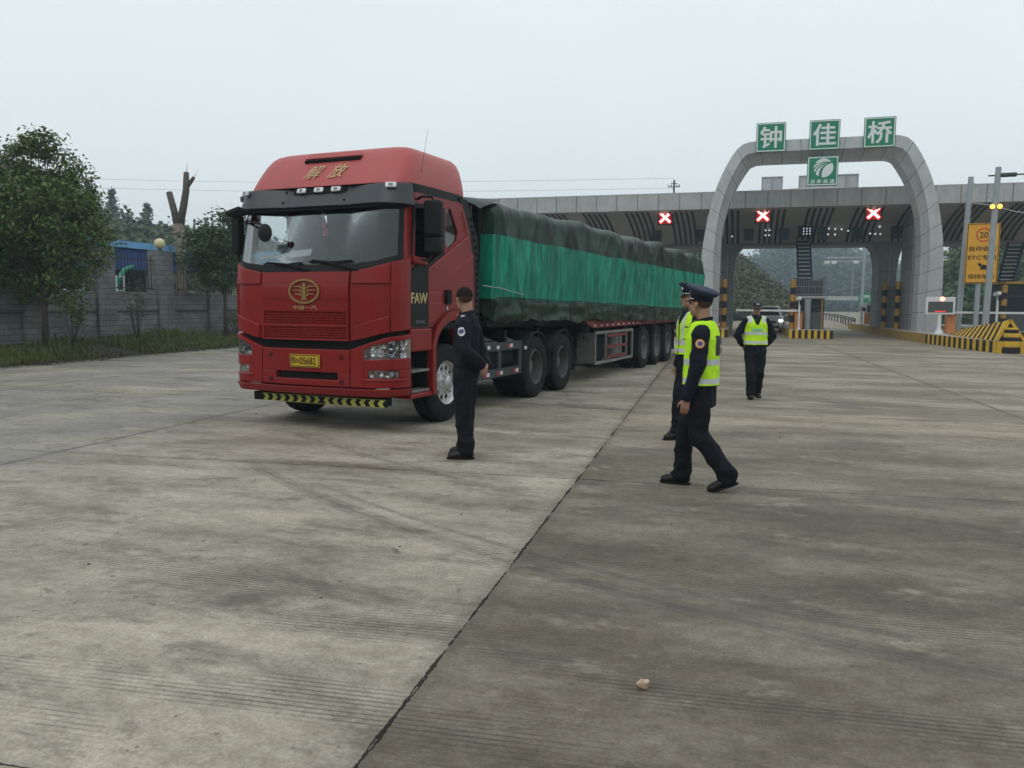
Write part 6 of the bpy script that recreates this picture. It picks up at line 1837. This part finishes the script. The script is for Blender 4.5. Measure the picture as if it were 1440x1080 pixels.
person('bareheaded officer in black uniform with hands clasped behind him beside the truck cab', (-2.735, 7.82, 0), heading(14), 1.005,
       dict(head=(R(-46), R(-4), 0), jacket=0.955, cloth='black_cloth', badge='shield', epaulette=True, curl=0.75, lean=-0.01,
            arms={'L': ((-0.27, -0.07, 1.12), (-0.08, -0.185, 0.98), (0.75, -0.15, -0.65), (0.3, 1, 0)), 'R': ((0.27, -0.07, 1.12), (0.10, -0.19, 0.965), (-0.85, -0.25, -0.4), (0, 1, 0.2))},
            legs={'L': ((-0.085, 0.01, 0.49), (-0.09, -0.03, 0.088), R(14), 0), 'R': ((0.085, 0.03, 0.49), (0.095, 0.04, 0.088), R(-14), 0)}))
person('officer in peaked navy cap and lime vest stepping left, nearest the camera', (-0.34, 7.13, 0), heading(20), 0.985,
       dict(head=(R(-26), R(2), 0), jacket=0.735, vest='back', vestz=0.925, badge='orange', cap='peaked', curl=0.55, lean=-0.01,
            arms={'L': ((-0.245, 0.0, 1.10), (-0.225, 0.085, 0.845), (0.05, 0.15, -1), (1, 0.2, 0)), 'R': ((0.245, -0.02, 1.10), (0.235, 0.05, 0.84), (-0.05, 0.15, -1), (-1, 0.2, 0))},
            legs={'R': ((0.09, 0.135, 0.49), (0.09, 0.155, 0.088), R(-6), 0), 'L': ((-0.095, 0.0, 0.50), (-0.10, -0.27, 0.135), R(4), R(-22))}))
person('officer in peaked cap with silver visor cord half hidden behind the nearest officer', (-0.60, 9.84, 0), heading(-14), 1.03,
       dict(head=(R(2), R(2), 0), jacket=0.78, vest='open', vestz=0.98, cap='peaked', badge='orange', curl=0.5,
            arms={'L': ((-0.25, -0.02, 1.11), (-0.23, 0.05, 0.86), (0.05, 0.15, -1), (1, 0.2, 0)), 'R': ((0.25, -0.02, 1.11), (0.235, 0.04, 0.85), (-0.05, 0.15, -1), (-1, 0.2, 0))},
            legs={'L': ((-0.085, 0.15, 0.50), (-0.09, 0.17, 0.088), R(8), 0), 'R': ((0.085, 0.08, 0.50), (0.09, 0.02, 0.088), R(-8), 0)}))
person('officer in dark baseball cap and lime vest walking towards the camera from the gate', (0.21, 14.45, 0), heading(-82), 0.955,
       dict(head=(R(-4), R(-10), R(-4)), jacket=0.86, vest='front', vestz=0.97, cap='baseball', badge='orange', curl=0.6, lean=0.01,
            arms={'L': ((-0.315, -0.06, 1.13), (-0.215, -0.15, 0.96), (0.7, -0.35, -0.5), (0, 1, 0)), 'R': ((0.315, -0.06, 1.13), (0.215, -0.15, 0.96), (-0.7, -0.35, -0.5), (0, 1, 0))},
            legs={'R': ((0.085, 0.15, 0.50), (0.075, 0.17, 0.088), R(-6), R(4)), 'L': ((-0.085, 0.03, 0.50), (-0.09, -0.19, 0.11), R(6), R(-14))}))

# ================================================================ LEFT SIDE: wall, shed, trees
def block_mat():
    m = bpy.data.materials.new('block'); m.use_nodes = True
    n, l = m.node_tree.nodes, m.node_tree.links
    b = n['Principled BSDF']; b.inputs['Roughness'].default_value = 0.85
    t = n.new('ShaderNodeNewGeometry'); s = n.new('ShaderNodeSeparateXYZ'); l.new(t.outputs['Position'], s.inputs[0])
    ad = n.new('ShaderNodeMath'); ad.operation = 'ADD'; l.new(s.outputs[0], ad.inputs[0]); l.new(s.outputs[1], ad.inputs[1])
    c = n.new('ShaderNodeCombineXYZ'); l.new(ad.outputs[0], c.inputs[0]); l.new(s.outputs[2], c.inputs[1])
    br = n.new('ShaderNodeTexBrick'); l.new(c.outputs[0], br.inputs['Vector'])
    br.inputs['Color1'].default_value = (0.205, 0.21, 0.21, 1); br.inputs['Color2'].default_value = (0.155, 0.16, 0.162, 1); br.inputs['Mortar'].default_value = (0.07, 0.07, 0.07, 1)
    br.inputs['Scale'].default_value = 1.0; br.inputs['Mortar Size'].default_value = 0.008; br.inputs['Brick Width'].default_value = 0.38; br.inputs['Row Height'].default_value = 0.165
    nz = n.new('ShaderNodeTexNoise'); nz.inputs['Scale'].default_value = 1.7; nz.inputs['Detail'].default_value = 6; l.new(t.outputs['Position'], nz.inputs['Vector'])
    r = n.new('ShaderNodeMapRange'); r.inputs[1].default_value = 0.3; r.inputs[2].default_value = 0.7; r.inputs[3].default_value = 0.65; r.inputs[4].default_value = 1.2; l.new(nz.outputs[0], r.inputs[0])
    mx = n.new('ShaderNodeMix'); mx.data_type = 'RGBA'; mx.blend_type = 'MULTIPLY'; mx.inputs[0].default_value = 1
    l.new(br.outputs['Color'], mx.inputs[6]); l.new(r.outputs[0], mx.inputs[7]); l.new(mx.outputs[2], b.inputs['Base Color'])
    bp = n.new('ShaderNodeBump'); bp.inputs['Strength'].default_value = 0.4; bp.inputs['Distance'].default_value = 0.01; bp.invert = True
    l.new(br.outputs['Fac'], bp.inputs['Height']); l.new(bp.outputs[0], b.inputs['Normal'])
    return m
M['block'] = block_mat()
wl_ = thing('block_wall', 'grey concrete block wall with tall pillars and iron railings', 'wall', (-19.15, 20, 0.3))
b = MB(); b.box((0, 4, 0.80), (0.26, 62, 1.60)); b.build('low_wall', 'block', wl_)
b = MB(); b.box((0.01, 4, 0.97), (0.32, 62, 0.05)); b.build('ledge', 'chassis_grey', wl_)
PW = [-14.0, -11.3, -8.6, -5.9, -3.22, -0.58 + 0.18, 3.22, 5.86, 8.5, 11.2, 13.9]
PW = [0.56 - 2.66 * k for k in range(6, 0, -1)] + [0.56, 3.22, 5.88, 8.54, 11.2, 13.9, 16.6]
for y in PW:
    b = MB(); b.box((0.02, y, 1.50), (0.42, 0.72, 3.0)); b.build('pillar', 'block', wl_)
for y in PW[:-1]:
    b = MB()
    y0, y1 = y + 0.37, y + 2.66 - 0.37
    n_ = 13
    for i in range(n_): b.box((0, y0 + (y1 - y0) * (i + 0.5) / n_, 2.2), (0.018, 0.018, 1.2))
    for z in (1.72, 2.66): b.box((0, (y0 + y1) / 2, z), (0.03, y1 - y0, 0.03))
    b.build('railing', 'iron', wl_)
    b = MB(); b.box((0.132, y + 0.45, 1.28), (0.006, 0.05, 0.52)); b.build('drain_groove', 'seam', wl_)
t = thing('globe_lamp', 'pale yellow globe lamp on top of a wall pillar', 'lamp', (-19.13, 23.22, 3.30)); b = MB(); b.lathe([(0.08, 0), (0.06, 0.06), (0.05, 0.08)], n=14); b.build('lamp_base', 'iron', t, smooth=True); b = MB(); b.ell((0, 0, 0.24), (0.18, 0.18, 0.18), nu=24, nv=16); b.build('globe', 'globe', t, smooth='all')

sh = thing('blue_shed', 'long shed with light blue roof edge and dark blue side behind the wall', 'shed', (-25, 27, 0.3))
b = MB()
b.prism([(-1.6, 3.62), (0.6, 3.42), (0.6, 3.58), (-1.6, 3.80)], -9, 9, 'Y') if False else None
b.box((-1.2, 0, 3.78), (5.4, 17, 0.06), 0, Euler((0, R(4), 0))); b.box((1.48, 0, 3.52), (0.04, 17.04, 0.26)); b.build('roof', 'blue_roof', sh)
b = MB(); b.box((1.3, 0, 2.98), (0.05, 16.6, 0.86)); b.build('side_sheet', 'blue_wall', sh)
b = MB()
for i in range(8): b.box((1.2, -8 + i * 2.28, 1.6), (0.12, 0.12, 3.3))
b.build('posts', 'galv', sh)
b = MB(); b.box((-3.4, 0, 1.8), (0.1, 16.6, 3.4)); b.build('rear_wall', 'booth', sh)
gm_ = thing('green_machine', 'green jib of a machine standing behind the wall under the shed', 'machine', (-22.2, 24.9, 0.3))
b = MB(); b.tube([(0, -0.5, 1.2), (0, -0.25, 2.05), (0, 0.1, 2.45), (0, 0.55, 2.60)], [0.11, 0.10, 0.09, 0.07], 10); b.build('jib', 'machine_green', gm_, smooth=True)
b = MB(); b.box((0, -0.4, 0.8), (0.9, 1.4, 1.0)); b.build('machine_body', 'machine_green', gm_, bevel=0.05)
wv = thing('white_trailer', 'low white vehicle bed with rails seen through the wall railings', 'vehicle', (-22.6, 23.6, 0.3))
b = MB(); b.box((0, 0, 1.45), (1.2, 2.4, 0.5)); b.build('bed', 'white_paint', wv, bevel=0.03)
b = MB()
for i in range(7): b.box((0.6, -1.15 + i * 0.38, 1.95), (0.04, 0.04, 0.5))
b.box((0.6, 0, 2.2), (0.05, 2.4, 0.05)); b.build('bed_rail', 'white_paint', wv)
for y in (-0.8, 0.8):
    for s in (-1, 1):
        b = MB(); b.lathe([(0.2, -0.1), (0.4, -0.1), (0.4, 0.1), (0.2, 0.1)], (s * 0.5, y, 0.4), axis='X', n=20); b.build('wheel', 'rubber', wv, smooth=True)

def leaf(b, c, s, w, up=0.0):
    a = rnd(0, 2 * math.pi); e = rnd(-1.0, 0.7)
    d = Vector((math.cos(a) * math.cos(e), math.sin(a) * math.cos(e), math.sin(e) + up)).normalized()
    sd_ = d.cross(Vector((rnd(-1, 1), rnd(-1, 1), rnd(0.2, 1)))).normalized()
    k = len(b.v)
    b.v += [tuple(c), tuple(c + d * s * 0.45 + sd_ * w), tuple(c + d * s), tuple(c + d * s * 0.45 - sd_ * w)]
    b.f.append((k, k + 1, k + 2, k + 3)); b.m.append(0)
def gauss3(r): return Vector((random.gauss(0, r), random.gauss(0, r), random.gauss(0, r)))
def tree(name, label, base, H, crown, clumps, per, leaf_s, trunk_r, m_leaf, trunk_mat='bark', group=None, lean=(0, 0)):
    """crown: list of (dx, dy, z, rx, rz) lobes"""
    t = thing(name, label, 'tree', base, 0, group)
    tb = MB()
    top = Vector((lean[0], lean[1], H * 0.82))
    tb.tube([(0, 0, -0.1), (top.x * 0.2, top.y * 0.2, H * 0.22), (top.x * 0.6, top.y * 0.6, H * 0.5), top], [trunk_r * 1.25, trunk_r, trunk_r * 0.7, trunk_r * 0.2], 10)
    lb_ = MB(); ends = []
    tot = sum(c[3] ** 2 * c[4] for c in crown)
    for dx, dy, z, rx, rz_ in crown:
        nC = max(4, int(clumps * rx ** 2 * rz_ / tot))
        for i in range(nC):
            v = Vector((random.gauss(0, 1), random.gauss(0, 1), random.gauss(0, 1))).normalized() * (rnd(0.25, 1) ** 0.5)
            c = Vector((dx + v.x * rx, dy + v.y * rx, z + v.z * rz_)); ends.append(c)
            q = rnd(0.20, 0.34) * (0.6 + 0.5 * leaf_s / 0.12)
            for k in range(int(per * rnd(0.4, 1.3))):
                o = gauss3(q * 0.55); o.z *= 0.7
                leaf(lb_, c + o, leaf_s * rnd(0.7, 1.3), leaf_s * rnd(0.18, 0.28), -0.25)
    random.shuffle(ends)
    for c in ends[:max(8, len(ends) // 3)]:
        z0 = min(max(c.z * 0.55, H * 0.18), H * 0.7); f = z0 / (H * 0.82)
        p0 = Vector((top.x * f, top.y * f, z0)); mid = p0.lerp(c, 0.5) + Vector((0, 0, 0.12))
        tb.tube([p0, mid, c], [trunk_r * 0.38, trunk_r * 0.22, trunk_r * 0.07], 6)
    tb.build('trunk', trunk_mat, t, smooth='all', fix=False)
    lb_.build('crown', m_leaf, t, fix=False)
    return t
rx_, ry_ = math.cos(YAW), math.sin(YAW)   # picture right on the ground
def off(r, a=0): return (rx_ * r - ry_ * a, ry_ * r + rx_ * a)
tree('broadleaf_tree', 'large leafy green tree in front of the wall at the left edge', (-17.9, 17.21, 0.40), 5.6,
     [(*off(0.1), 3.4, 1.7, 1.25), (*off(0.25), 4.65, 0.85, 0.85), (*off(-0.8), 3.0, 1.1, 1.1), (*off(1.0), 2.7, 0.75, 1.0), (*off(0.75), 1.75, 0.55, 0.6), (*off(-0.5, .3), 1.7, 0.8, 0.5), (*off(-1.5), 2.5, 0.9, 1.2), (*off(-1.3), 3.9, 0.8, 0.8), (*off(0.55), 1.45, 0.6, 0.4), (*off(0.5), 5.05, 0.35, 0.4), (*off(-0.25), 4.95, 0.4, 0.5)],
     290, 135, 0.125, 0.075, 'leaf_tree')
tree('broadleaf_tree', 'smaller dark leafy tree by the wall next to the truck cab', (-17.9, 25.02, 0.46), 4.7,
     [(*off(-0.35), 3.0, 1.15, 0.95), (*off(0.3), 3.7, 0.7, 0.75), (*off(-0.9), 2.8, 0.7, 0.6), (*off(0.45), 2.3, 0.6, 0.7), (*off(-0.2), 2.1, 0.8, 0.5), (*off(0.2), 4.25, 0.35, 0.35)],
     95, 110, 0.15, 0.07, 'leaf_dark')
def sapling(label, base, H, n, m_leaf, spread=0.35):
    t = thing('sapling', label, 'shrub', base)
    b = MB(); q = MB()
    for i in range(n):
        a = rnd(0, 6.28); e = Vector((math.cos(a) * spread * rnd(.3, 1), math.sin(a) * spread * rnd(.3, 1), H * rnd(0.6, 1)))
        b.tube([(0, 0, -0.05), e * 0.5 + Vector((0, 0, 0.08)), e], [0.016, 0.010, 0.004], 5)
        for k in range(26): leaf(q, e * rnd(0.55, 1.02) + gauss3(0.09), 0.10, 0.022)
    b.build('stem', 'bark', t, smooth='all', fix=False); q.build('foliage', m_leaf, t, fix=False)
sapling('thin bare sapling in front of the wall below the tall pillar', (-18.0, 20.7, 0.36), 2.1, 8, 'leaf_wood', 0.45)
sapling('twiggy shrub beside the trunk of the large left tree', (-17.8, 18.0, 0.36), 1.4, 9, 'leaf_tree', 0.5)
sapling('leafy shrub at the foot of the smaller tree by the wall', (-18.1, 25.9, 0.40), 1.0, 9, 'leaf_dark', 0.5)

ct = thing('pruned_tree', 'bare pruned tree trunk with two cut limbs rising behind the wall', 'tree', (-23.05, 29.2, 0.3))
b = MB()
b.tube([(0, 0, -0.1), (0.02, 0.03, 1.8), (-0.03, 0.08, 3.4), (-0.14, 0.14, 4.55)], [0.24, 0.21, 0.19, 0.21], 14); b.build('trunk', 'bark_pale', ct, smooth='all')
b = MB(); b.tube([(-0.16, 0.13, 4.4), (-0.34, 0.16, 5.1), (-0.58, 0.18, 5.9)], [0.16, 0.14, 0.13], 12); b.build('limb', 'bark', ct, smooth='all')
b = MB(); b.tube([(-0.12, 0.15, 4.4), (0.02, 0.30, 5.3), (0.10, 0.40, 6.0), (0.09, 0.46, 6.75)], [0.17, 0.15, 0.14, 0.11], 12); b.tube([(0.08, 0.40, 6.05), (0.28, 0.48, 6.35), (0.42, 0.52, 6.55)], [0.09, 0.08, 0.07], 10)
b.tube([(0.10, 0.46, 6.7), (0.16, 0.46, 7.15)], [0.015, 0.006], 5); b.tube([(0.40, 0.52, 6.5), (0.62, 0.54, 6.85)], [0.012, 0.005], 5); b.build('limb', 'bark', ct, smooth='all')

# grass and fallen leaves on the verge
gb = MB()
for i in range(15000):
    y = rnd(10, 34); x = -17.05 - 0.02 * (y - 15) - abs(random.gauss(0, 0.75)) - 0.02
    dens = noise.noise((x * 0.9, y * 0.55, 2.0))
    if x < -18.95 or dens < -0.28: continue
    z = verge_z(x, y); h = rnd(0.10, 0.30) * (1.0 + 1.1 * max(0, dens)) * (0.55 + 0.45 * min(1, (-17.05 - x) / 0.6))
    if y < 17: h *= 0.6
    a = rnd(0, 6.28); w = 0.012 + 0.012 * random.random()
    k = len(gb.v); ln_ = Vector((rnd(-.5, .5), rnd(-.5, .5), 0)) * h
    gb.v += [(x - w * math.cos(a), y - w * math.sin(a), z - 0.02), (x + w * math.cos(a), y + w * math.sin(a), z - 0.02), (x + ln_.x * 0.4 + w * .6 * math.cos(a), y + ln_.y * 0.4 + w * .6 * math.sin(a), z + h * 0.6), (x + ln_.x, y + ln_.y, z + h)]
    gb.f.append((k, k + 1, k + 2, k + 3)); gb.m.append(0)
tag(gb.build('grass', 'grass', fix=False), 'rough grass growing along the foot of the block wall', 'grass', kind='stuff')
lt = MB()
for i in range(2600):
    y = rnd(9, 30); x = -16.75 - abs(random.gauss(0, 0.5)) + (0.25 if y < 18 else 0)
    if random.random() < 0.5 and y > 19: continue
    z = max(0.006, verge_z(x, y) + 0.012) + rnd(0, 0.02); s = rnd(0.04, 0.09); a = rnd(0, 6.28); k = len(lt.v); tz = rnd(-0.02, 0.03)
    d = Vector((math.cos(a), math.sin(a), 0)) * s; e = Vector((-d.y, d.x, 0)) * 0.4
    c = Vector((x, y, z)); lt.v += [tuple(c - d), tuple(c + e + Vector((0, 0, 0.01))), tuple(c + d + Vector((0, 0, max(0.005, tz)))), tuple(c - e + Vector((0, 0, 0.012)))]
    lt.f.append((k, k + 1, k + 2, k + 3)); lt.m.append(0)
tag(lt.build('fallen_leaves', 'litter', fix=False), 'brown fallen leaves scattered along the edge of the verge', 'leaves', kind='stuff')

# wooded slopes
def slope(name, label, ridge, frac, n, ls, clump, m_leaf, z0=0.2, back=0.35, rough=1.0, conifer=0.0):
    hg = MB(); ridge = [Vector(p) for p in ridge]; NU, NV = 40, 14
    def rp_(u):
        f = u * (len(ridge) - 1); i = min(int(f), len(ridge) - 2); return ridge[i].lerp(ridge[i + 1], f - i)
    def S(u, v):
        r = rp_(u)
        if v <= 1: k = frac + (1 - frac) * v; z = z0 + (r.z - z0) * (math.sin(v * math.pi / 2) ** 0.85)
        else: k = 1 + back * (v - 1); z = z0 + (r.z - z0) * math.cos((v - 1) * math.pi / 2)
        p = Vector((r.x * k, r.y * k, z)); p.z += rough * noise.noise((p.x * 0.06, p.y * 0.06, 1)) * min(1, v * 3)
        return p
    for i in range(NU + 1):
        for j in range(NV + 1): hg.v.append(tuple(S(i / NU, 2.0 * j / NV) - Vector((0, 0, 0.4 * ls))))
    for i in range(NU):
        for j in range(NV): k = i * (NV + 1) + j; hg.f.append((k, k + 1, k + NV + 2, k + NV + 1)); hg.m.append(0)
    tag(hg.build('hillside', 'hill_ground', smooth='all'), kind='structure', label=label.replace('wood', 'ground of the wood'))
    b = MB()
    for i in range(n):
        u = rnd(0, 1); v = rnd(0.0, 1.25); p = S(u, v)
        tall = clump * rnd(0.5, 1.4)
        if random.random() < conifer:
            for k in range(16):
                hgt = tall * 2.6 * (k / 16); rr_ = tall * 0.55 * (1 - k / 16)
                leaf(b, p + Vector((rnd(-rr_, rr_), rnd(-rr_, rr_), hgt)), ls * 0.9, ls * 0.3, -0.4)
        else:
            for k in range(9):
                o = gauss3(clump * 0.45); o.z = abs(o.z) * 0.9 + tall * 0.2
                leaf(b, p + o, ls * rnd(0.6, 1.3), ls * rnd(0.22, 0.40))
    tag(b.build(name, m_leaf, fix=False), label, 'woodland', kind='stuff')
slope('woodland', 'dark wooded slope rising behind the blue shed at the left', [(-150, 70, 27), (-112, 80, 22), (-98.6, 88.7, 19.6), (-83.2, 92.2, 11.6), (-75.7, 94.2, 9.6), (-67.3, 96.4, 8.6), (-58, 99, 7.5), (-45, 103, 7)], 0.55, 3600, 0.75, 1.1, 'leaf_wood', conifer=0.06)
slope('woodland', 'autumn tinted wooded slope left of the road beyond the gate', [(-30, 110, 12), (-14, 112, 12), (-7, 114, 10.5), (-1.3, 115.3, 7.4), (1.1, 115.8, 5.4), (4.0, 116.4, 3.2), (6.0, 116.7, 1.4)], 0.74, 4600, 0.42, 0.95, 'leaf_autumn', rough=0.5)
slope('woodland', 'dark green wood at the right behind the toll canopy', [(21.4, 100.5, 3.0), (23.0, 101, 7.6), (27.2, 102, 8.8), (30.3, 103, 8.6), (38, 106, 10), (60, 112, 12)], 0.8, 1800, 0.62, 1.0, 'leaf_dark', rough=0.6)
slope('woodland', 'hazy blue grey wooded hill far behind the toll gate', [(-150, 380, 22), (-70, 400, 19), (-20, 416, 20), (0.6, 420, 18.5), (17.3, 426, 27.0), (25, 428, 29.0), (30.8, 430, 30.0), (39.4, 432, 29.0), (51.5, 435, 23.5), (63.5, 438, 19), (75.6, 441, 14.5), (110, 450, 15), (180, 440, 26), (260, 420, 34)], 0.55, 9000, 1.9, 2.5, 'leaf_hill', rough=2.0, conifer=0.12)
slope('woodland', 'unseen dark wooded rise added behind the viewpoint to darken reflections', [(-75, -2, 13), (-62, -32, 15), (-35, -52, 16), (0, -58, 17), (35, -50, 16), (60, -28, 15), (72, 0, 13)], 0.72, 1500, 0.9, 1.5, 'leaf_wood')  # added out of view so the truck reflects something dark
# pines on the left ridge
def pine(base, H, label):
    t = thing('pine_tree', label, 'tree', base, 0, 'pines on the left ridge')
    b = MB(); b.tube([(0, 0, 0), (0, 0, H)], [0.16, 0.03], 8); b.build('trunk', 'bark', t, smooth='all')
    q = MB()
    n_ = 15
    for i in range(n_):
        z = H * (0.16 + 0.82 * i / n_); L = (1 - i / n_) * H * 0.30 + 0.15
        for k in range(9):
            a = rnd(0, 6.28); e = Vector((math.cos(a), math.sin(a), -0.28)) * L * rnd(0.6, 1.15)
            for m_ in range(9): leaf(q, Vector((0, 0, z)) + e * rnd(0.15, 1) + gauss3(0.10), 0.42, 0.10, 0.1)
    q.build('crown', 'leaf_pine', t, fix=False)
pine((-86.5, 91.5, 9.6), 8.8, 'dark pine on the left ridge nearest the large leafy tree')
pine((-83.5, 92.3, 9.2), 8.0, 'dark pine on the left ridge, middle one of three')
pine((-79.0, 93.7, 8.2), 7.0, 'dark pine on the left ridge nearest the bare pruned trunk')

# masts and wires
t = thing('floodlight_mast', 'small floodlight on a thin mast behind the truck cab', 'floodlight', (-27.0, 39.8, 0.3)); b = MB(); b.tube([(0, 0, 0), (0, 0, 6.9)], [0.06, 0.035], 8); b.build('mast', 'galv', t); b = MB(); b.box((-0.08, 0, 7.0), (0.36, 0.2, 0.28), 0, Euler((R(30), 0, R(25)))); b.build('lamp_head', 'iron', t, bevel=0.02)
t = thing('utility_pole', 'utility pole with two crossarms showing above the toll canopy', 'utility pole', (-8.0, 93.2, 0)); b = MB(); b.tube([(0, 0, 0), (0, 0, 15.5)], [0.16, 0.10], 8); b.build('pole', 'chassis_grey', t)
for z, w in ((14.75, 1.3), (15.1, 0.7)):
    b = MB(); b.box((0, 0, z), (w, 0.09, 0.09)); b.build('crossarm', 'chassis_grey', t)
b = MB()
for x in (-0.6, -0.3, 0.3, 0.6): b.lathe([(0.05, 14.8), (0.06, 14.95), (0.02, 15.0)], (x, 0, 0), n=8)
b.build('insulators', 'iron', t)
pw = thing('power_line', 'two thin overhead wires crossing the sky at the left', 'power line', (-60, 80, 12)); b = MB()
for z in (0.0, 1.1):
    pts = [Vector((-60, 0, 6.2 + z)).lerp(Vector((52, 13.2, 2.6 + z)), i / 20) - Vector((0, 0, 1.2 * math.sin(math.pi * i / 20))) for i in range(21)]
    b.tube(pts, 0.016, 4)
b.build('wires', 'cable', pw)

# small things on the ground
t = thing('stone', 'small pale orange stone lying on the near concrete', 'stone', (-0.352, 3.25, 0.004)); b = MB(); b.ell((0, 0, 0.017), (0.026, 0.022, 0.021), nu=14, nv=9)
b.v = [tuple(Vector(v) + Vector(v) * 0.45 * noise.noise(Vector(v) * 45)) for v in b.v]; b.v = [(x, y, max(z, 0)) for x, y, z in b.v]; b.build('stone_body', 'stone', t, smooth=True, angle=30)
gt = MB(); random.seed(5)
for i in range(70):
    x, y = rnd(-7, 5), rnd(2.2, 13); s = rnd(0.003, 0.010); k = len(gt.v); gt.ell((x, y, s * 0.2), (s * rnd(1, 2), s * rnd(.5, 1), s * .45), nu=6, nv=4, rot=(0, 0, rnd(0, 3)))
tag(gt.build('grit', 'soil'), 'dark grit and crumbs scattered on the concrete', 'grit', kind='stuff')

# ================================================================ AIR
hz = MB(); hz.box((-20, 300, 19), (1000, 800, 40)); 
hm = bpy.data.materials.new('haze_air'); hm.use_nodes = True
n_, l_ = hm.node_tree.nodes, hm.node_tree.links
n_.remove(n_['Principled BSDF'])
pv = n_.new('ShaderNodeVolumePrincipled'); pv.inputs['Color'].default_value = (0.72, 0.89, 1.0, 1); pv.inputs['Density'].default_value = 0.0016; pv.inputs['Anisotropy'].default_value = 0.2
l_.new(pv.outputs[0], n_['Material Output'].inputs['Volume'])
M['haze_air'] = hm
tag(hz.build('haze', 'haze_air'), 'thin pale mist lying over the valley', 'haze', kind='stuff')
